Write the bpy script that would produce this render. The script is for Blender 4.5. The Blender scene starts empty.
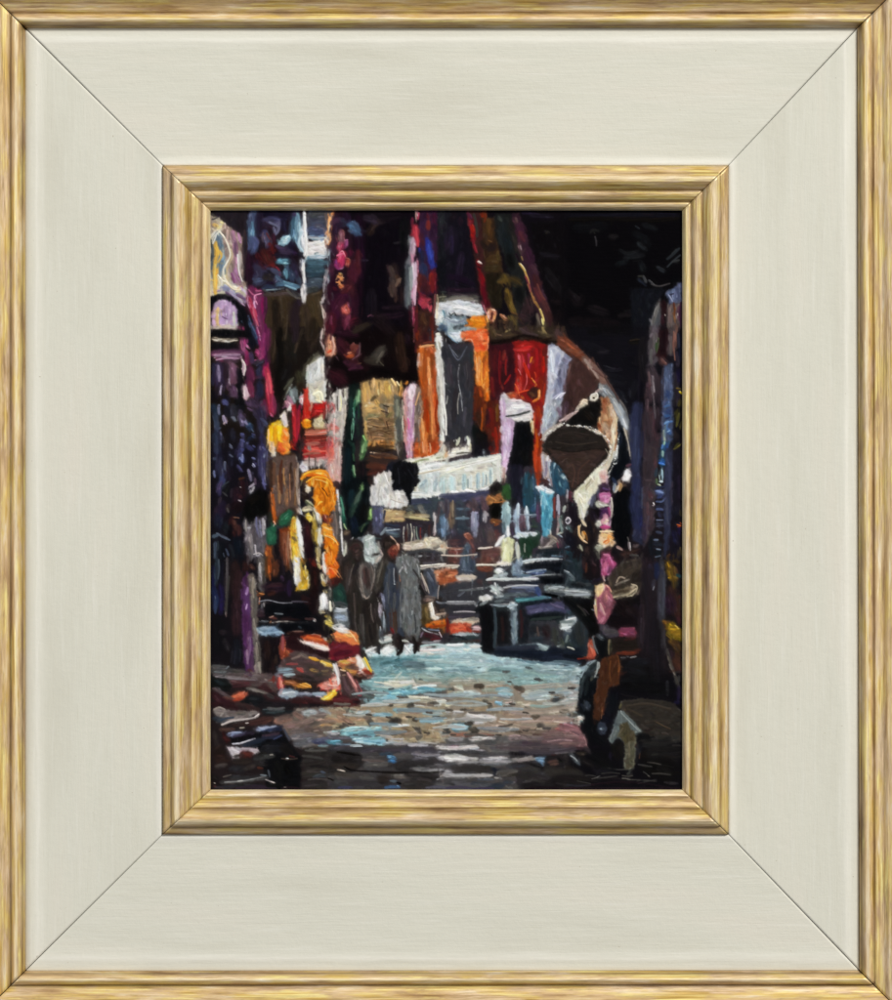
# A small oil painting of a covered market alley in a wide cream frame with gilt mouldings.
# Units: 1 picture pixel of the layout = K metres.
import bpy, math, numpy as np

K = 0.00044
CX, CY = 446.0, 500.0
rng = np.random.default_rng(7)

def P(x, y, z=0.0):            # layout pixel -> world (frame hangs in the XZ plane, facing -Y)
    return ((x - CX) * K, -z * K, (CY - y) * K)

# ---------------------------------------------------------------- brushwork of the painting
RELIEF, KEY, FILL, SAT = 1.0, 385, 85, .80
DATA = """
T 210 210 7.56
1c0e18 0 0 0 892 0 892 877 0 877
120a12 0 20 0 290 0 280 240 190 160 100 85 20 30
1c1024 40 60 20 160 110 240 180
2a1626 14 90 30 180 100 240 150
241418 26 215 60 245 230
4a3a30 8 268 40 258 220 262 400 250 520
c9bfa0 0 8 20 110 90 160 160 240 210 250 520 280 600 300 700 8 700
9a8a80 0 0 30 100 90 110 160 40 170 0 200
b9a98a 30 40 60 90 110 40 130
d8b060 24 30 110 55 120
e8d890 14 80 90 110 110 50 150
e0c8a0 12 15 140 50 160 100 140
3a3a48 8 15 70 55 55
30343c 12 5 220 8 380
5a7a94 60 60 190 70 330 60 480
6f93ab 40 95 200 120 330 90 420
46607a 30 30 270 20 400 25 500
c8a0b8 50 130 140 160 230 170 330
b8689a 30 160 150 190 300 185 420
c880b8 44 200 170 205 300 190 430 205 520
a04a80 22 185 260 190 400 175 480
b85070 14 165 330 185 400
d070a0 16 205 180 215 230 240 240
c8c0b8 26 215 300 230 400 240 500
e0dcd8 12 215 330 215 400 235 470 240 540
e898c0 20 165 440 200 530 240 570
c060b0 34 190 480 225 560 235 590
a03088 16 215 560 245 600
d8dcd8 10 250 540 270 580 280 600
d0a040 34 45 250 50 330 45 420 40 560
e8b848 18 50 260 85 330 60 380 45 420
d89828 18 60 300 70 340 45 400
f0d878 10 35 450 38 590
e8d8a0 12 90 280 95 340 70 380 45 430
f0ead0 12 75 160 60 180 100 230 130 280 155 340 145 390 105 430 100 480 115 540
e0c890 12 165 290 170 370 130 430 120 480 130 540
f6efd8 8 125 270 150 330 150 370
f6f0e0 7 10 190 35 160 90 145
f0f0e8 6 15 240 30 200 60 170
d8e8f0 8 95 250 150 300 170 240 185 235
f8f0d0 9 60 490 90 530 130 545
c89048 14 150 400 165 360 160 300
f0e0a8 10 50 500 70 560 55 600
e8e0d8 10 80 520 85 570 65 585
90a0c0 30 90 590 150 600 190 590
a8b0d0 20 110 570 170 620 210 630
cfc8e0 16 170 540 215 580 200 600
f0e0c0 14 130 550 175 580 235 590
f4e8b0 10 190 600 230 605
e0b890 10 240 570 205 600
806090 24 190 640 240 650 270 700
b890b8 20 160 650 220 690 260 720
c8b8d0 18 230 590 270 620 280 660
6a4a80 16 120 620 150 640 200 660
b09ab8 14 20 620 60 610 100 600
e8c050 12 30 610 45 640
0c0c14 0 0 670 60 640 130 645 200 690 250 760 300 830 330 877 200 877 200 800 190 730 130 690 70 680 30 720 0 770
c8a0d8 0 40 700 110 680 180 730 205 800 205 877 20 877 20 780
d0a0d0 44 110 700 130 790 130 860
c080c0 30 100 810 160 820
902a80 12 95 800 120 815
d8b068 44 50 740 60 800 55 877
e8c878 20 70 720 80 790 50 850
e8e0a8 10 30 780 50 860
c8c8b8 20 180 760 185 820
e0e0c8 12 160 800 190 870
201828 8 110 830 200 835
b898c8 18 120 860 190 865
0a1018 30 230 730 270 820 300 877
3a4a68 14 240 840 310 877
506088 12 290 800 320 877
7a8ab0 8 200 850 215 877
602878 20 330 820 360 877
8a2460 60 310 600 340 700 380 870
a02a50 40 290 660 320 750 350 820
c02848 24 300 680 320 750 330 800
d84868 14 330 720 350 800 360 870
781450 40 380 610 380 700 400 860
b02868 26 345 600 360 660 400 740
c87aa8 14 350 620 335 700 345 740
e0a0c8 8 290 650 285 700 300 740
d86a98 10 290 600 330 640 370 620
9a1058 24 400 660 400 760 400 877
d070b0 8 360 800 385 860
e0a8d0 6 335 830 350 877
60204a 20 430 640 430 760
3a3050 40 330 20 320 120
46587e 60 340 20 320 120 320 260
5a88a8 40 320 90 315 170 310 230
6aa8c8 18 320 140 318 190
4a5a88 60 310 220 325 270 310 310
5a5a90 24 340 210 360 240 340 290
24203a 50 370 60 400 90
1c1834 60 420 20 560 40 600 30
100c24 30 380 20 480 30
4a4a78 26 400 80 470 60 520 70
5a5878 22 430 90 500 100 530 90
34182c 40 410 110 450 130
6a6890 24 500 120 520 100 500 180
787aa0 18 480 130 490 190
1e1a3c 30 560 60 560 130 580 180
3c3a6a 26 380 190 420 160 420 240
585888 20 400 210 430 240 430 290
6a5870 14 400 170 400 240
8a6880 8 415 200 430 270
42182e 30 480 190 470 260 440 320
501414 60 400 330 440 400 470 420
6a1c1c 34 420 320 450 380 480 420
3c0c10 40 470 240 480 300 400 320
4a1018 30 350 330 380 380
301028 60 290 350 300 440 300 520
2c1a3c 50 350 400 370 470 350 520
44446e 50 360 430 400 440 440 450
3c4468 40 350 500 400 530 340 560
506088 24 330 520 370 530
201c28 50 420 500 470 500
2a2420 30 400 500 450 520
56587e 30 470 450 520 480 490 540
201030 24 430 560 480 550
1a1840 20 560 200 540 240
3a2050 26 520 290 600 310 650 330
5c4a74 20 500 270 560 300 620 310
160c20 50 620 260 640 280
1a1430 50 600 220 610 250 590 340
7aa8c8 0 520 240 550 200 600 190 615 210 590 250 560 270 525 262
a0c8dc 24 545 235 595 205
c8e0e8 8 570 215 605 195
4a7090 10 540 265 590 250
4c7890 40 510 385 560 380 600 390
6ab0c8 22 520 380 580 378
80c0d0 12 540 400 590 405
20182c 30 500 340 600 350
2c2038 40 620 380 650 440
a02838 10 500 430 520 450 530 490
701828 12 480 350 500 380
4a6a88 30 580 420 580 500
60a0b8 24 570 450 575 500
90b0c8 10 565 460 580 500
3a4c70 50 620 460 640 510
1c1c3c 18 540 530 600 520 640 510
5a88a8 26 520 560 590 560 650 570
78b0c8 20 550 540 610 560 680 580
88c0d0 12 600 560 660 590
4a6888 24 500 500 540 540 500 570
304060 30 400 590 450 580 500 590
8098a0 10 420 605 500 600 560 590
5a5a5a 12 400 600 460 630 560 610
3a4660 30 660 500 680 560
3c5070 70 650 40 650 120 640 200
5a90a8 36 630 90 630 170 640 220
88b8cc 30 660 30 670 100 680 180
4c3c68 24 630 30 660 60
70a0c0 22 640 170 660 240 680 290
b8d0dc 26 680 90 690 170 680 250 690 310
d8dce0 18 715 10 710 60 720 120 705 180
f0ece4 22 715 20 715 100 725 170 720 260 730 340 720 400
c8d0d8 24 690 150 700 240 710 320
5a6a88 12 700 40 690 120
101020 24 670 330 700 340
1c2430 14 700 320 720 350
e8e8e0 18 735 200 735 300 730 370
a0a8b8 26 690 370 690 420 700 460
d8d8e0 22 705 380 705 470 715 540 712 620
f0ece8 14 710 400 700 460 718 520
e0dcd8 0 700 560 722 560 730 640 735 700 715 715 685 710 690 640
f2eee8 16 705 650 710 700
4c5060 0 735 0 892 0 892 300 745 200
484a50 50 760 40 880 30
4a4c60 50 760 90 880 80
4e5c88 60 760 150 870 140
5070a0 24 760 180 870 190
7aa0c0 26 750 205 810 210 870 215
e8e0d8 0 740 240 870 225 880 340 740 350
f8f0e8 22 750 260 860 240
fff4f0 20 770 290 870 290
e8e0e8 20 750 320 860 320
f0d0c0 10 770 270 810 300
d0d8e0 16 745 350 870 345
4a7a90 60 745 390 880 370
3a6478 50 740 450 870 430
78b8c8 24 830 380 880 400
609ab0 18 740 360 880 358
345468 50 740 500 860 500
3c5260 30 790 400 860 470
485a70 50 740 560 830 570
5a6878 30 770 540 840 530
4a5050 40 740 610 800 590
201c18 60 440 680 450 877
3a2a18 0 420 630 600 610 700 660 700 877 420 877
4a3820 40 460 660 460 760 450 877
4a3826 40 540 640 560 760 550 877
2a1c14 40 500 690 500 800 500 877
3c2a20 30 600 700 610 877
20141c 60 650 700 640 800 650 877
28182c 30 670 680 690 720
5a4848 20 400 640 480 640 580 630 650 650
6a6460 16 580 600 620 640 680 670
3a3a40 24 620 610 690 650
40301c 0 740 640 850 600 840 700 850 800 860 877 690 877 690 730
4a3820 50 770 660 790 780 780 877
3c2c20 40 720 740 720 877
54422a 20 820 660 820 740
5c4a34 14 770 640 830 620
f0a070 24 885 170 885 280
2a1420 40 880 370 880 440
c8b8b8 16 880 450 865 520
9080a0 20 885 480 870 560
e0d8d0 14 890 540 870 640 845 700
c8b8b0 18 850 660 850 710
a89088 12 840 720 860 790 865 877
e8d8c8 8 850 740 860 820
301028 20 885 650 880 760
500818 24 880 780 885 877
T 210 326 7.56
1a120e 0 0 0 892 0 892 877 0 877
e0d4b8 0 10 0 200 0 200 30 10 20
0a0a10 50 10 50 200 60 290 50
b03870 24 210 10 280 20
0a0a12 30 280 10 320 160
10101c 0 280 0 330 0 370 140 300 180
44608c 22 320 0 360 110
283858 14 350 60 365 140
a02068 24 360 20 370 100 400 200
e080b0 8 355 10 380 110
701450 40 410 0 415 120 430 280
c83880 30 350 200 390 220 370 250
e860a0 12 340 260 370 260 400 230
d8c8b0 26 20 95 110 110 200 105
f0e8d0 12 60 100 150 125
a09078 8 60 110 180 100
0c0c10 44 20 150 120 160 220 155
c05890 34 240 110 250 170 270 200
e070a0 14 260 130 300 170
804070 40 20 210 120 200 240 200
b06890 24 20 220 120 215 220 225
d8a0b8 10 100 225 200 245 240 230
b07088 40 150 280 190 330 180 420
8a5068 50 140 420 200 400
b89098 8 30 240 160 250 230 245
a01850 30 60 240 90 260
c84080 10 50 250 90 245
c03078 30 280 200 280 290
60407a 26 310 200 310 280
d04080 20 350 180 380 230
a82868 24 390 150 400 240
501040 30 430 150 435 260
602048 40 290 330 290 420 310 520
902850 26 300 420 310 540
c8a0a8 16 240 250 260 320 245 380
e8d8c8 9 235 230 255 290 270 300
f8e0d0 8 240 320 250 390 240 350
3a3040 30 340 280 380 270 400 260
50486a 9 350 300 400 270
202848 26 370 330 365 400
181c30 40 380 300 400 370
4a4070 14 360 330 370 390
30203a 60 370 440 370 560
100c14 0 200 320 240 340 240 400 270 410 260 340 275 400 230 450 190 360
0c0a0c 30 220 340 235 400
0c0c10 0 200 440 240 440 240 540 270 570 250 660 190 600
d0a8b8 0 240 455 270 445 280 490 300 520 275 565 250 540 245 500
f0d8d8 16 255 470 265 530
e8b8c0 10 275 500 285 530
2a2848 30 30 290 30 350 20 440
686090 22 60 290 75 360
8078a8 14 65 360 80 400
b0a0c8 12 90 440 80 490 65 520
8888b0 10 80 340 90 380
1a1424 40 110 300 120 370 110 440
403040 20 120 290 130 340
907890 16 150 300 150 380 130 460
b8a0b0 9 150 340 140 400 155 450
5c3850 24 120 400 140 480
c8a8b0 16 190 470 200 500 170 530
887088 12 160 530 200 520
402c40 40 180 480 150 520
100e1a 40 20 500 40 560
181424 34 100 520 140 560
5a60a8 30 100 570 130 590
7078c0 10 105 575 130 600
20304a 50 30 620 60 660
40506e 24 30 680 60 760
68789c 12 40 710 40 780 80 770
181828 50 130 620 130 690
a090b8 10 95 680 110 740
c8b0b8 8 100 740 125 710
806878 8 120 690 130 720
3a4460 26 170 620 180 700
7888a8 14 160 690 190 720
26303c 24 180 600 200 660
14141c 40 190 640 240 620
605880 30 225 660 240 750
a090b8 16 235 690 250 750
8070a0 20 270 720 240 750
283c58 34 280 740 310 760
5070a0 20 280 760 300 740
6880a8 10 310 770 330 800
1c2440 30 330 830 290 860
5a5898 20 240 820 250 830
6870b0 18 235 860 260 870
3a4878 16 320 830 340 840
181420 60 150 800 170 870
2c2c50 50 50 800 50 870
5a5a80 12 80 800 90 870
241c28 60 370 780 380 860
404468 40 380 700 390 800
6a7090 16 410 740 430 760
38304a 30 330 640 370 700
583c60 34 280 580 340 600
705078 14 285 620 320 640
443860 40 390 580 400 660
c02060 50 420 310 430 380
e04060 30 430 340 440 440 445 540
d83050 40 440 420 450 560 460 640
f06070 12 450 360 455 470
ff8080 6 430 400 440 520
b01c58 22 410 560 430 680
e06090 14 455 660 480 690
a84070 12 470 620 480 660
100c14 30 460 700 490 710
302030 14 440 690 460 720
241820 30 510 680 520 690
3a2a1c 50 470 0 470 120 460 260
2a2018 40 560 40 570 200
0c0a08 40 520 60 530 300
1c1814 80 600 100 620 250
3a2c20 20 700 20 640 200
30242c 30 650 30 640 120
281c18 60 780 60 770 180
3a2c20 20 820 60 760 200
0e0a08 80 540 320 520 440 530 540
141010 60 600 300 560 420
4a4048 16 480 540 490 640
2a1c24 30 500 580 520 660
383420 50 670 360 680 460
281c10 40 690 440 670 520
5a5a48 14 560 480 620 400
605c48 14 630 390 570 540
8a8c80 10 620 440 560 560
708080 0 600 480 650 460 665 560 640 600 600 540
9ab0b0 16 620 500 640 570
506064 18 580 520 590 560
c07890 0 560 580 600 530 640 600 590 630
d890a0 14 570 570 610 590
8a5070 12 550 620 580 600
f0ece4 0 590 620 610 590 630 610 610 650 590 650
e8e0e8 0 680 530 695 515 712 540 710 580 690 600 680 570
ffffff 10 690 540 700 570
5c5844 0 700 340 740 260 820 190 840 240 760 330 740 400 700 380
8a8870 24 740 310 820 220
4a4030 14 710 300 770 240
d8d8d0 0 740 300 860 220 880 400 870 580 740 580 730 360
b8bcb8 40 800 290 760 350 750 420
f4f4f0 30 830 250 830 320 790 400
d8dcdc 30 770 340 770 420
c8c0a8 50 770 460 800 480 840 430
e8e0d0 30 850 300 855 420
b0a890 20 740 440 750 560
e0d8b0 50 820 500 830 560
f8f0c8 18 780 520 830 500 850 560
f8ecc0 12 800 560 850 580
d0b8a0 14 760 570 800 590
1a0810 30 890 240 890 420
c8b0a8 16 850 20 840 110 870 190
5a1c28 30 880 30 880 140
f08868 16 885 160 880 230
d8b8b0 8 880 600 880 700
14100c 0 560 640 600 650 600 877 580 877
382c24 30 590 660 610 780 620 877
c02028 0 620 600 650 590 660 877 630 877
e02c38 20 630 620 640 760 650 860
202010 12 660 560 660 600
b01c40 20 680 600 660 740
d84060 14 670 700 680 860
301018 16 690 780 700 700
e83c30 0 710 480 740 470 740 560 765 600 760 700 700 720 720 560
f0503c 20 725 500 735 640
e02820 30 740 600 740 680
c81c20 12 705 640 700 740
b01c1c 0 770 590 870 585 870 680 770 690
d82420 40 800 620 850 620
f04040 10 800 640 850 645
c08070 14 770 580 760 640
601c18 26 790 690 860 690
a04038 16 870 640 860 700
d0c090 0 775 740 800 700 850 680 870 720 870 770 800 780
e8dcb8 20 820 720 850 700
a88c60 12 790 770 860 775
f09020 0 690 730 730 705 765 720 765 765 710 775
ffb040 20 720 720 750 720
ff8820 20 710 750 750 755
241410 30 680 780 700 860
d06048 30 730 790 890 790
e08068 16 720 820 880 810
b84838 24 730 860 880 850
f0b0a0 7 740 805 880 800
802820 14 730 840 880 838
f0e0d0 0 530 680 570 640 580 700 590 760 560 780 540 720
e8d8e0 16 555 670 570 740
f8f0d8 8 530 690 550 670
e8a820 0 440 770 480 730 530 715 560 770 590 780 590 877 430 877
ffc020 40 470 770 460 860
f8d860 20 490 740 530 750
ffd820 34 520 770 520 850
e89018 16 490 790 495 870
ffe070 12 500 740 470 770
ff8030 40 570 790 570 870
ff9c60 20 560 790 590 830
e06820 16 540 830 545 877
f8c890 10 440 780 435 877
T 210 442 7.56
14101a 0 0 0 892 0 892 877 0 877
1c1c34 50 50 20 60 120 50 240
44507c 24 40 20 50 80
606c94 12 30 10 40 30
4a5880 14 30 130 40 120
40487c 40 70 180 100 240 80 340
7a80a8 20 80 190 90 240
a8a8b8 10 110 150 120 220
6870a0 14 30 220 35 265
3a3460 30 60 330 70 400
50406c 20 60 360 90 300
8080a8 14 150 20 165 50
8890a8 14 150 100 175 110
201828 40 130 200 140 280
444074 30 230 20 220 120
5a68b0 24 240 0 250 30
7890d8 16 240 120 250 150
5060a8 30 235 100 240 150
a8b8f0 8 235 130 245 150
5a5898 20 210 180 240 220
38386c 26 280 30 320 60
686ca8 14 270 15 290 5
7880b8 14 320 120 340 130
b0b0d8 9 320 175 335 190
403c70 20 330 150 340 190
3c3450 30 300 230 310 290
7c7494 18 290 210 310 290
9c90a0 14 300 340 340 310
b0a8b0 22 330 340 300 390
604860 16 340 280 345 320
262040 30 370 30 380 200
444478 60 400 40 400 180 400 260
5c5c98 24 390 20 400 60
8088a8 12 415 60 410 120
6464a4 20 400 200 405 300 415 350
6c6ca8 14 395 310 425 320
8080b0 7 430 200 430 260
201428 20 360 300 370 360
382c3c 20 80 420 70 480
281c30 50 60 500 60 600
181c30 50 60 560 60 640
221832 40 100 460 90 560
141618 40 130 330 110 380
384048 8 90 340 140 300
48484c 8 95 380 130 410
585050 12 130 500 140 530
30242a 26 140 480 130 520
281420 50 200 360 200 460
1a0c10 60 230 480 180 520
381820 26 210 400 240 420
a09098 8 215 440 235 450
b0a8a8 7 225 340 235 345
4c2818 14 220 280 260 270
281018 40 240 300 260 400
3c1818 40 170 580 180 700
583028 26 180 600 200 660
7c5440 8 180 570 220 575
4a2424 30 220 640 220 700
0c0a10 40 150 640 150 740
181c24 40 120 620 120 680
60708a 12 50 690 100 720 150 740
50647c 16 20 720 60 700
405068 24 40 760 40 870
485470 12 120 810 140 860
606c88 8 100 840 110 870
0c1018 60 90 780 90 870
0c1420 60 200 740 220 860
1c2028 20 150 780 180 870
2c3840 8 60 750 60 820
080808 0 270 440 300 400 350 370 390 360 430 380 445 440 440 560 400 580 340 580 320 625 290 615 270 570 240 590 250 500
100c0a 40 300 440 360 420
686068 0 260 570 290 620 330 625 340 580 420 560 430 780 400 877 280 877 265 760
8c8488 26 290 640 300 760
9c9090 16 310 700 320 840
8484a4 26 370 600 380 720
7474a0 10 350 570 360 700
a09ca0 14 290 650 300 650
5c5458 24 330 640 340 760
a8a0a8 14 400 580 405 700
d0ccd0 7 415 590 420 640
b0a8b0 10 340 780 350 860 380 850
c8c0c0 8 330 850 370 840 400 860
78706c 10 400 760 410 820
a09890 8 270 590 275 680
5c4c44 60 460 120 460 300
4a2c1c 0 450 100 640 80 650 200 660 560 600 540 520 620 480 640 450 560
2c1c20 40 480 120 480 200
3c1c18 40 540 110 530 260
6c4020 16 490 140 500 240
c05818 30 480 380 480 480 490 600
e07028 12 470 350 478 470
f08848 7 460 380 470 500 490 600
602818 14 500 380 510 560
b07848 34 515 260 520 380 525 500
c89060 12 510 270 520 420
8a4824 16 555 160 560 320
c06828 30 570 200 565 340
b87040 30 570 380 570 480
e0a070 10 560 440 580 400
c8a088 16 600 230 600 330 600 460
a07858 20 590 340 610 400
683420 20 620 140 620 320
3c1c18 24 640 360 630 500
9c6848 20 640 260 650 340
c89878 10 630 250 640 330
704028 10 600 140 600 200
907868 20 640 110 650 240
c0b0a0 16 660 160 665 330 670 460
a8a098 12 650 110 665 240
b89c88 24 650 480 670 540
e0d8d0 14 665 360 675 500 690 545
c8d0e0 8 680 500 695 550
2c2c34 20 640 540 600 500
202820 30 450 540 450 610
1f6c48 0 520 590 560 530 600 510 630 540 600 600 560 640 520 640
2f8458 24 550 590 590 560
4c9070 8 540 590 590 540
185038 14 560 630 600 620
206848 0 430 650 480 630 500 650 500 740 480 780 440 770 425 720
308058 30 450 690 460 740
98b098 8 485 620 480 640
383c44 20 500 640 540 650
e0a080 8 480 600 495 625
8a3c1c 0 520 660 620 640 620 877 560 877
a04820 26 560 680 570 800
b86838 10 540 700 550 780
601c14 20 590 720 595 860
181014 30 510 780 510 860
b05828 40 440 800 450 877
d07838 16 425 830 430 877
3c2820 20 470 790 480 870
e8b838 0 615 580 640 560 665 600 660 700 680 800 690 877 610 877 610 700
e08818 24 630 590 635 680
ffd868 8 625 640 630 680
c8a830 24 640 700 640 780
a88c28 14 630 690 650 700
e8c848 30 640 790 660 860
f8e8a8 14 650 800 675 860
907018 12 620 860 615 800
d8d8d0 0 655 560 680 600 700 680 710 800 720 877 690 877 670 780 655 680
f8f0e8 20 670 610 690 700
e8e4d8 16 690 720 705 830
706860 10 680 660 685 740
1a0810 0 690 560 770 560 780 760 770 877 720 877 700 760
38141c 30 730 620 740 740
b08880 5 700 650 750 645
100a10 30 740 760 740 840
a88080 24 720 150 710 210
e0d8e0 0 670 190 700 150 740 170 740 220 710 230 680 215
c0b8c0 20 700 180 720 200
2c2420 30 680 40 680 120
f0e0c8 0 445 0 500 0 490 100 470 105 445 60
e8a858 14 450 10 455 70
f8d8b8 14 475 20 480 90
f08030 0 500 0 590 0 612 30 590 90 560 95 500 60
f06830 30 520 20 550 60
ffb040 24 570 30 580 70
ffc860 8 590 10 605 40
e05818 14 510 60 560 70
b02018 30 620 20 650 50
c02828 0 700 0 892 0 892 130 710 130
e85848 30 740 60 880 60
f08070 10 720 50 880 70
c84840 20 740 90 880 100
d08080 20 720 130 880 120
40282c 20 700 10 700 50
888078 20 740 20 760 60
a05048 20 820 30 860 30
8c2424 26 760 15 880 15
c8b8b0 40 750 160 890 150
908c8c 20 790 150 790 190
787878 16 855 150 860 200
e8d8c8 10 760 150 765 200
e8e0c8 12 820 140 825 200
a09090 20 880 160 885 200
241410 0 710 230 892 220 892 500 760 480 700 440 700 300
e88820 0 690 280 700 240 760 215 830 205 892 225 892 270 840 250 770 245 720 270 695 300
e8b040 12 690 285 720 240 780 220
f8c040 24 800 230 880 245
ffe080 8 810 225 890 240
e06010 20 740 255 830 260
f09838 12 830 212 890 222
b8b070 8 685 330 700 260
a08060 30 730 320 750 280
5c4020 16 770 280 810 290
281c28 24 780 310 790 400
d8c8a8 0 720 330 745 320 765 350 750 380 725 380
f8f0d8 14 735 345 745 360
c88020 34 820 330 820 420
e8a030 16 810 350 830 400
604010 10 860 360 850 400
f07018 0 840 290 892 280 892 360 870 350 850 320
ff9030 20 860 310 885 330
f08828 30 870 430 885 440
e8a850 14 850 460 860 400
7c2010 12 830 450 860 470
c8c8a8 12 725 440 780 480
909460 20 700 510 760 490
606850 12 720 460 760 500
e8e8c0 6 735 440 775 475
b0a890 30 710 510 760 510
e0e0d0 30 800 500 820 560 830 600
f4f0e8 16 790 490 820 520 830 590
e8c038 0 720 550 745 540 770 570 775 600 750 600 725 575
ffe070 14 740 560 765 585
c8a840 30 780 580 790 660 790 740
a88420 20 795 640 800 720 810 780
d8d0a8 20 820 660 830 700
f0f0e8 34 830 700 840 780
d8c880 14 780 530 790 600
c8b888 30 820 800 830 870
a09058 14 800 800 800 870
401010 20 850 540 860 640
b04030 30 870 560 890 570
d89880 10 860 540 885 600
f8c858 0 845 625 892 610 892 670 870 665
f09028 30 880 690 890 740
e06018 30 870 760 890 740
f0a030 20 870 840 890 830
601810 20 860 780 880 800
T 210 558 7.56
141016 0 0 0 892 0 892 877 0 877
181c4c 24 25 60 25 300
2c3c4c 24 50 0 45 200
506070 8 65 10 60 160
1c2854 40 30 240 40 380
607090 6 38 290 40 310
304068 14 40 320 40 420
20184c 30 80 200 80 420
141424 30 90 40 90 200
544c50 16 130 0 130 120 125 300
44403c 14 145 140 130 260 120 430
806060 7 120 410 122 445
281818 60 190 40 190 300
341c20 50 220 120 210 340
3a1c1c 40 270 40 270 100
502c24 24 310 60 330 80
301a20 60 200 340 200 560
101014 60 60 480 60 700
242024 30 110 620 140 700
181a24 50 200 640 200 800
221a20 30 80 560 120 560
5c2c64 0 250 150 280 120 300 140 300 240 320 500 330 700 330 860 280 877 260 780 245 600 245 300
6c3c80 30 270 240 290 420
a878b8 14 285 225 275 280
b890c8 10 280 350 270 390
4c1c4c 24 270 440 280 560
7a4c78 24 300 560 300 700
401840 24 270 150 280 200
8c6090 12 300 600 290 760
9c7498 14 280 700 285 800
5c3858 20 310 740 310 860
7c7068 0 290 130 330 115 350 160 360 400 360 560 380 640 390 877 340 877 330 640 310 400 300 220
988c7c 14 325 150 330 300
686058 20 340 240 345 500
8c8478 12 330 460 350 560
a89c88 8 350 640 365 800
5c544c 16 370 660 370 780
a09484 16 370 790 380 870
706050 26 300 140 320 135
6c6460 0 360 20 420 0 420 200 400 270 370 240
a8a4a4 12 375 40 380 120
888084 20 370 100 390 190
c8b8a8 6 380 40 370 60
4a4440 16 410 100 405 200
603818 30 430 0 430 140
a04820 26 450 20 450 120
c06028 12 445 60 455 170
8a4420 34 490 40 490 130
582c1c 30 510 20 500 120
201820 20 560 0 560 130
4a2818 20 590 20 580 100
7c4420 14 580 0 600 80
281424 60 420 220 560 220
3c2028 20 430 220 540 200
402848 20 540 140 550 170
2a1838 30 600 180 600 280
3c1c18 30 450 270 480 260
9a5028 20 360 280 405 270
d88848 8 370 265 410 275
c87c58 8 375 300 370 350
7a5040 10 350 250 360 260
8a8c98 8 370 330 440 320 530 340 620 340
606068 14 395 350 390 380
a8a0a0 7 405 340 410 370
544450 40 390 400 380 410
38242c 30 370 430 400 430
605868 8 620 330 740 335
080a10 0 420 350 700 345 800 400 820 480 640 470 420 440
7c8890 10 490 420 550 425
703830 20 450 450 500 460
a87858 14 460 480 450 500
b08878 7 450 450 480 440
b8b0a8 10 470 490 560 480 650 490 740 485
e0d8d0 7 560 490 640 492
301818 16 540 460 680 470
503030 14 720 460 780 460
b0a098 14 780 460 800 480
788088 8 390 475 440 480
50545c 8 370 480 430 490
080a10 0 370 500 560 495 760 500 830 580 800 600 560 560 360 520
303c48 14 670 520 690 530
7898b8 0 350 530 400 515 480 515 520 540 560 570 530 590 400 590 365 570
a0b8d0 18 380 535 470 530
6888a8 20 400 570 500 575
90b0c8 12 390 580 520 560 555 570
a0b0b8 8 355 535 370 560
784438 16 590 570 700 560
b08070 8 600 560 710 555
3c2424 14 560 600 640 590
181014 0 380 600 520 595 540 640 500 720 510 860 400 877 380 700
2c1a18 40 430 640 430 760
281818 20 480 780 470 860
301420 0 570 600 680 580 700 640 860 700 860 780 640 720
883028 0 530 620 550 590 570 620 570 680 640 700 640 760 570 780 530 740
b05858 16 545 600 550 700
d06848 10 560 720 570 640
a84828 30 590 720 560 760
c87050 8 560 740 540 760
e08850 7 620 730 560 780
3a2820 20 500 740 500 800
e8e0dc 0 670 600 720 590 800 580 870 610 892 640 892 710 800 680 700 640
d05030 40 740 600 840 620
e87040 20 760 610 850 620
b83c28 16 860 640 892 660
fff0e8 10 690 620 760 650 860 680 892 700
e8c0a8 8 720 590 800 580 880 610
603028 14 680 620 740 640
501420 16 660 650 760 680 880 720
5c4448 0 560 780 640 720 760 700 860 740 892 780 892 877 520 877 530 810
6c6468 40 680 720 690 760
807470 20 740 710 740 740
4a3434 30 640 780 720 800
8c3038 20 590 810 640 830
c04848 14 580 800 620 820
503c48 30 620 760 640 740
905c48 8 540 790 620 750
7898a8 0 515 840 560 820 620 840 640 877 515 877
a0b8c0 16 530 850 590 840
c04838 24 660 830 700 870
e89080 8 660 830 680 860
f0c860 20 760 750 820 760
f8e080 16 830 780 890 800
e09830 10 750 740 790 780
d0a040 24 860 760 890 820
806048 12 750 800 760 830
c8a068 20 760 850 820 860
c87838 8 740 850 800 830
2c1c20 20 840 840 880 860
4c4440 14 740 860 700 870
48181c 20 810 720 880 740
4a4848 0 10 810 120 830 260 850 300 877 10 877
606060 14 20 815 140 825
788088 8 140 820 120 840
504c48 16 180 850 260 860
70787c 10 30 860 120 860
5c2c2c 20 290 850 320 860
e8e4e0 0 630 0 680 0 690 180 660 220 640 200
d8d0cc 24 660 60 660 160
e8c060 14 640 10 660 30
f8f8f0 10 640 90 645 180
d8a830 0 680 20 700 100 740 100 750 220 730 240 650 250 660 210 690 180
f0d880 12 720 60 720 140
d8b848 24 710 180 680 230
b08820 20 710 130 705 200
f8f0c8 8 745 160 745 230
f8e8b0 7 680 240 730 235
c88828 16 690 0 710 50
1c0c0c 0 760 60 820 60 820 250 820 400 780 420 750 380 760 220
6a1c14 30 760 10 800 60
401814 20 790 100 800 200
3c1814 30 700 290 740 340
281418 40 700 300 790 330
180c10 30 780 300 790 440
f8f0e8 20 870 30 870 90
e8a890 16 850 60 880 130
d06838 10 880 150 890 190
e8d8b0 24 840 120 860 200
c8a050 20 870 210 850 180
f4f0e8 0 830 280 870 260 892 300 892 380 830 390
ffffff 14 850 290 860 370
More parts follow.
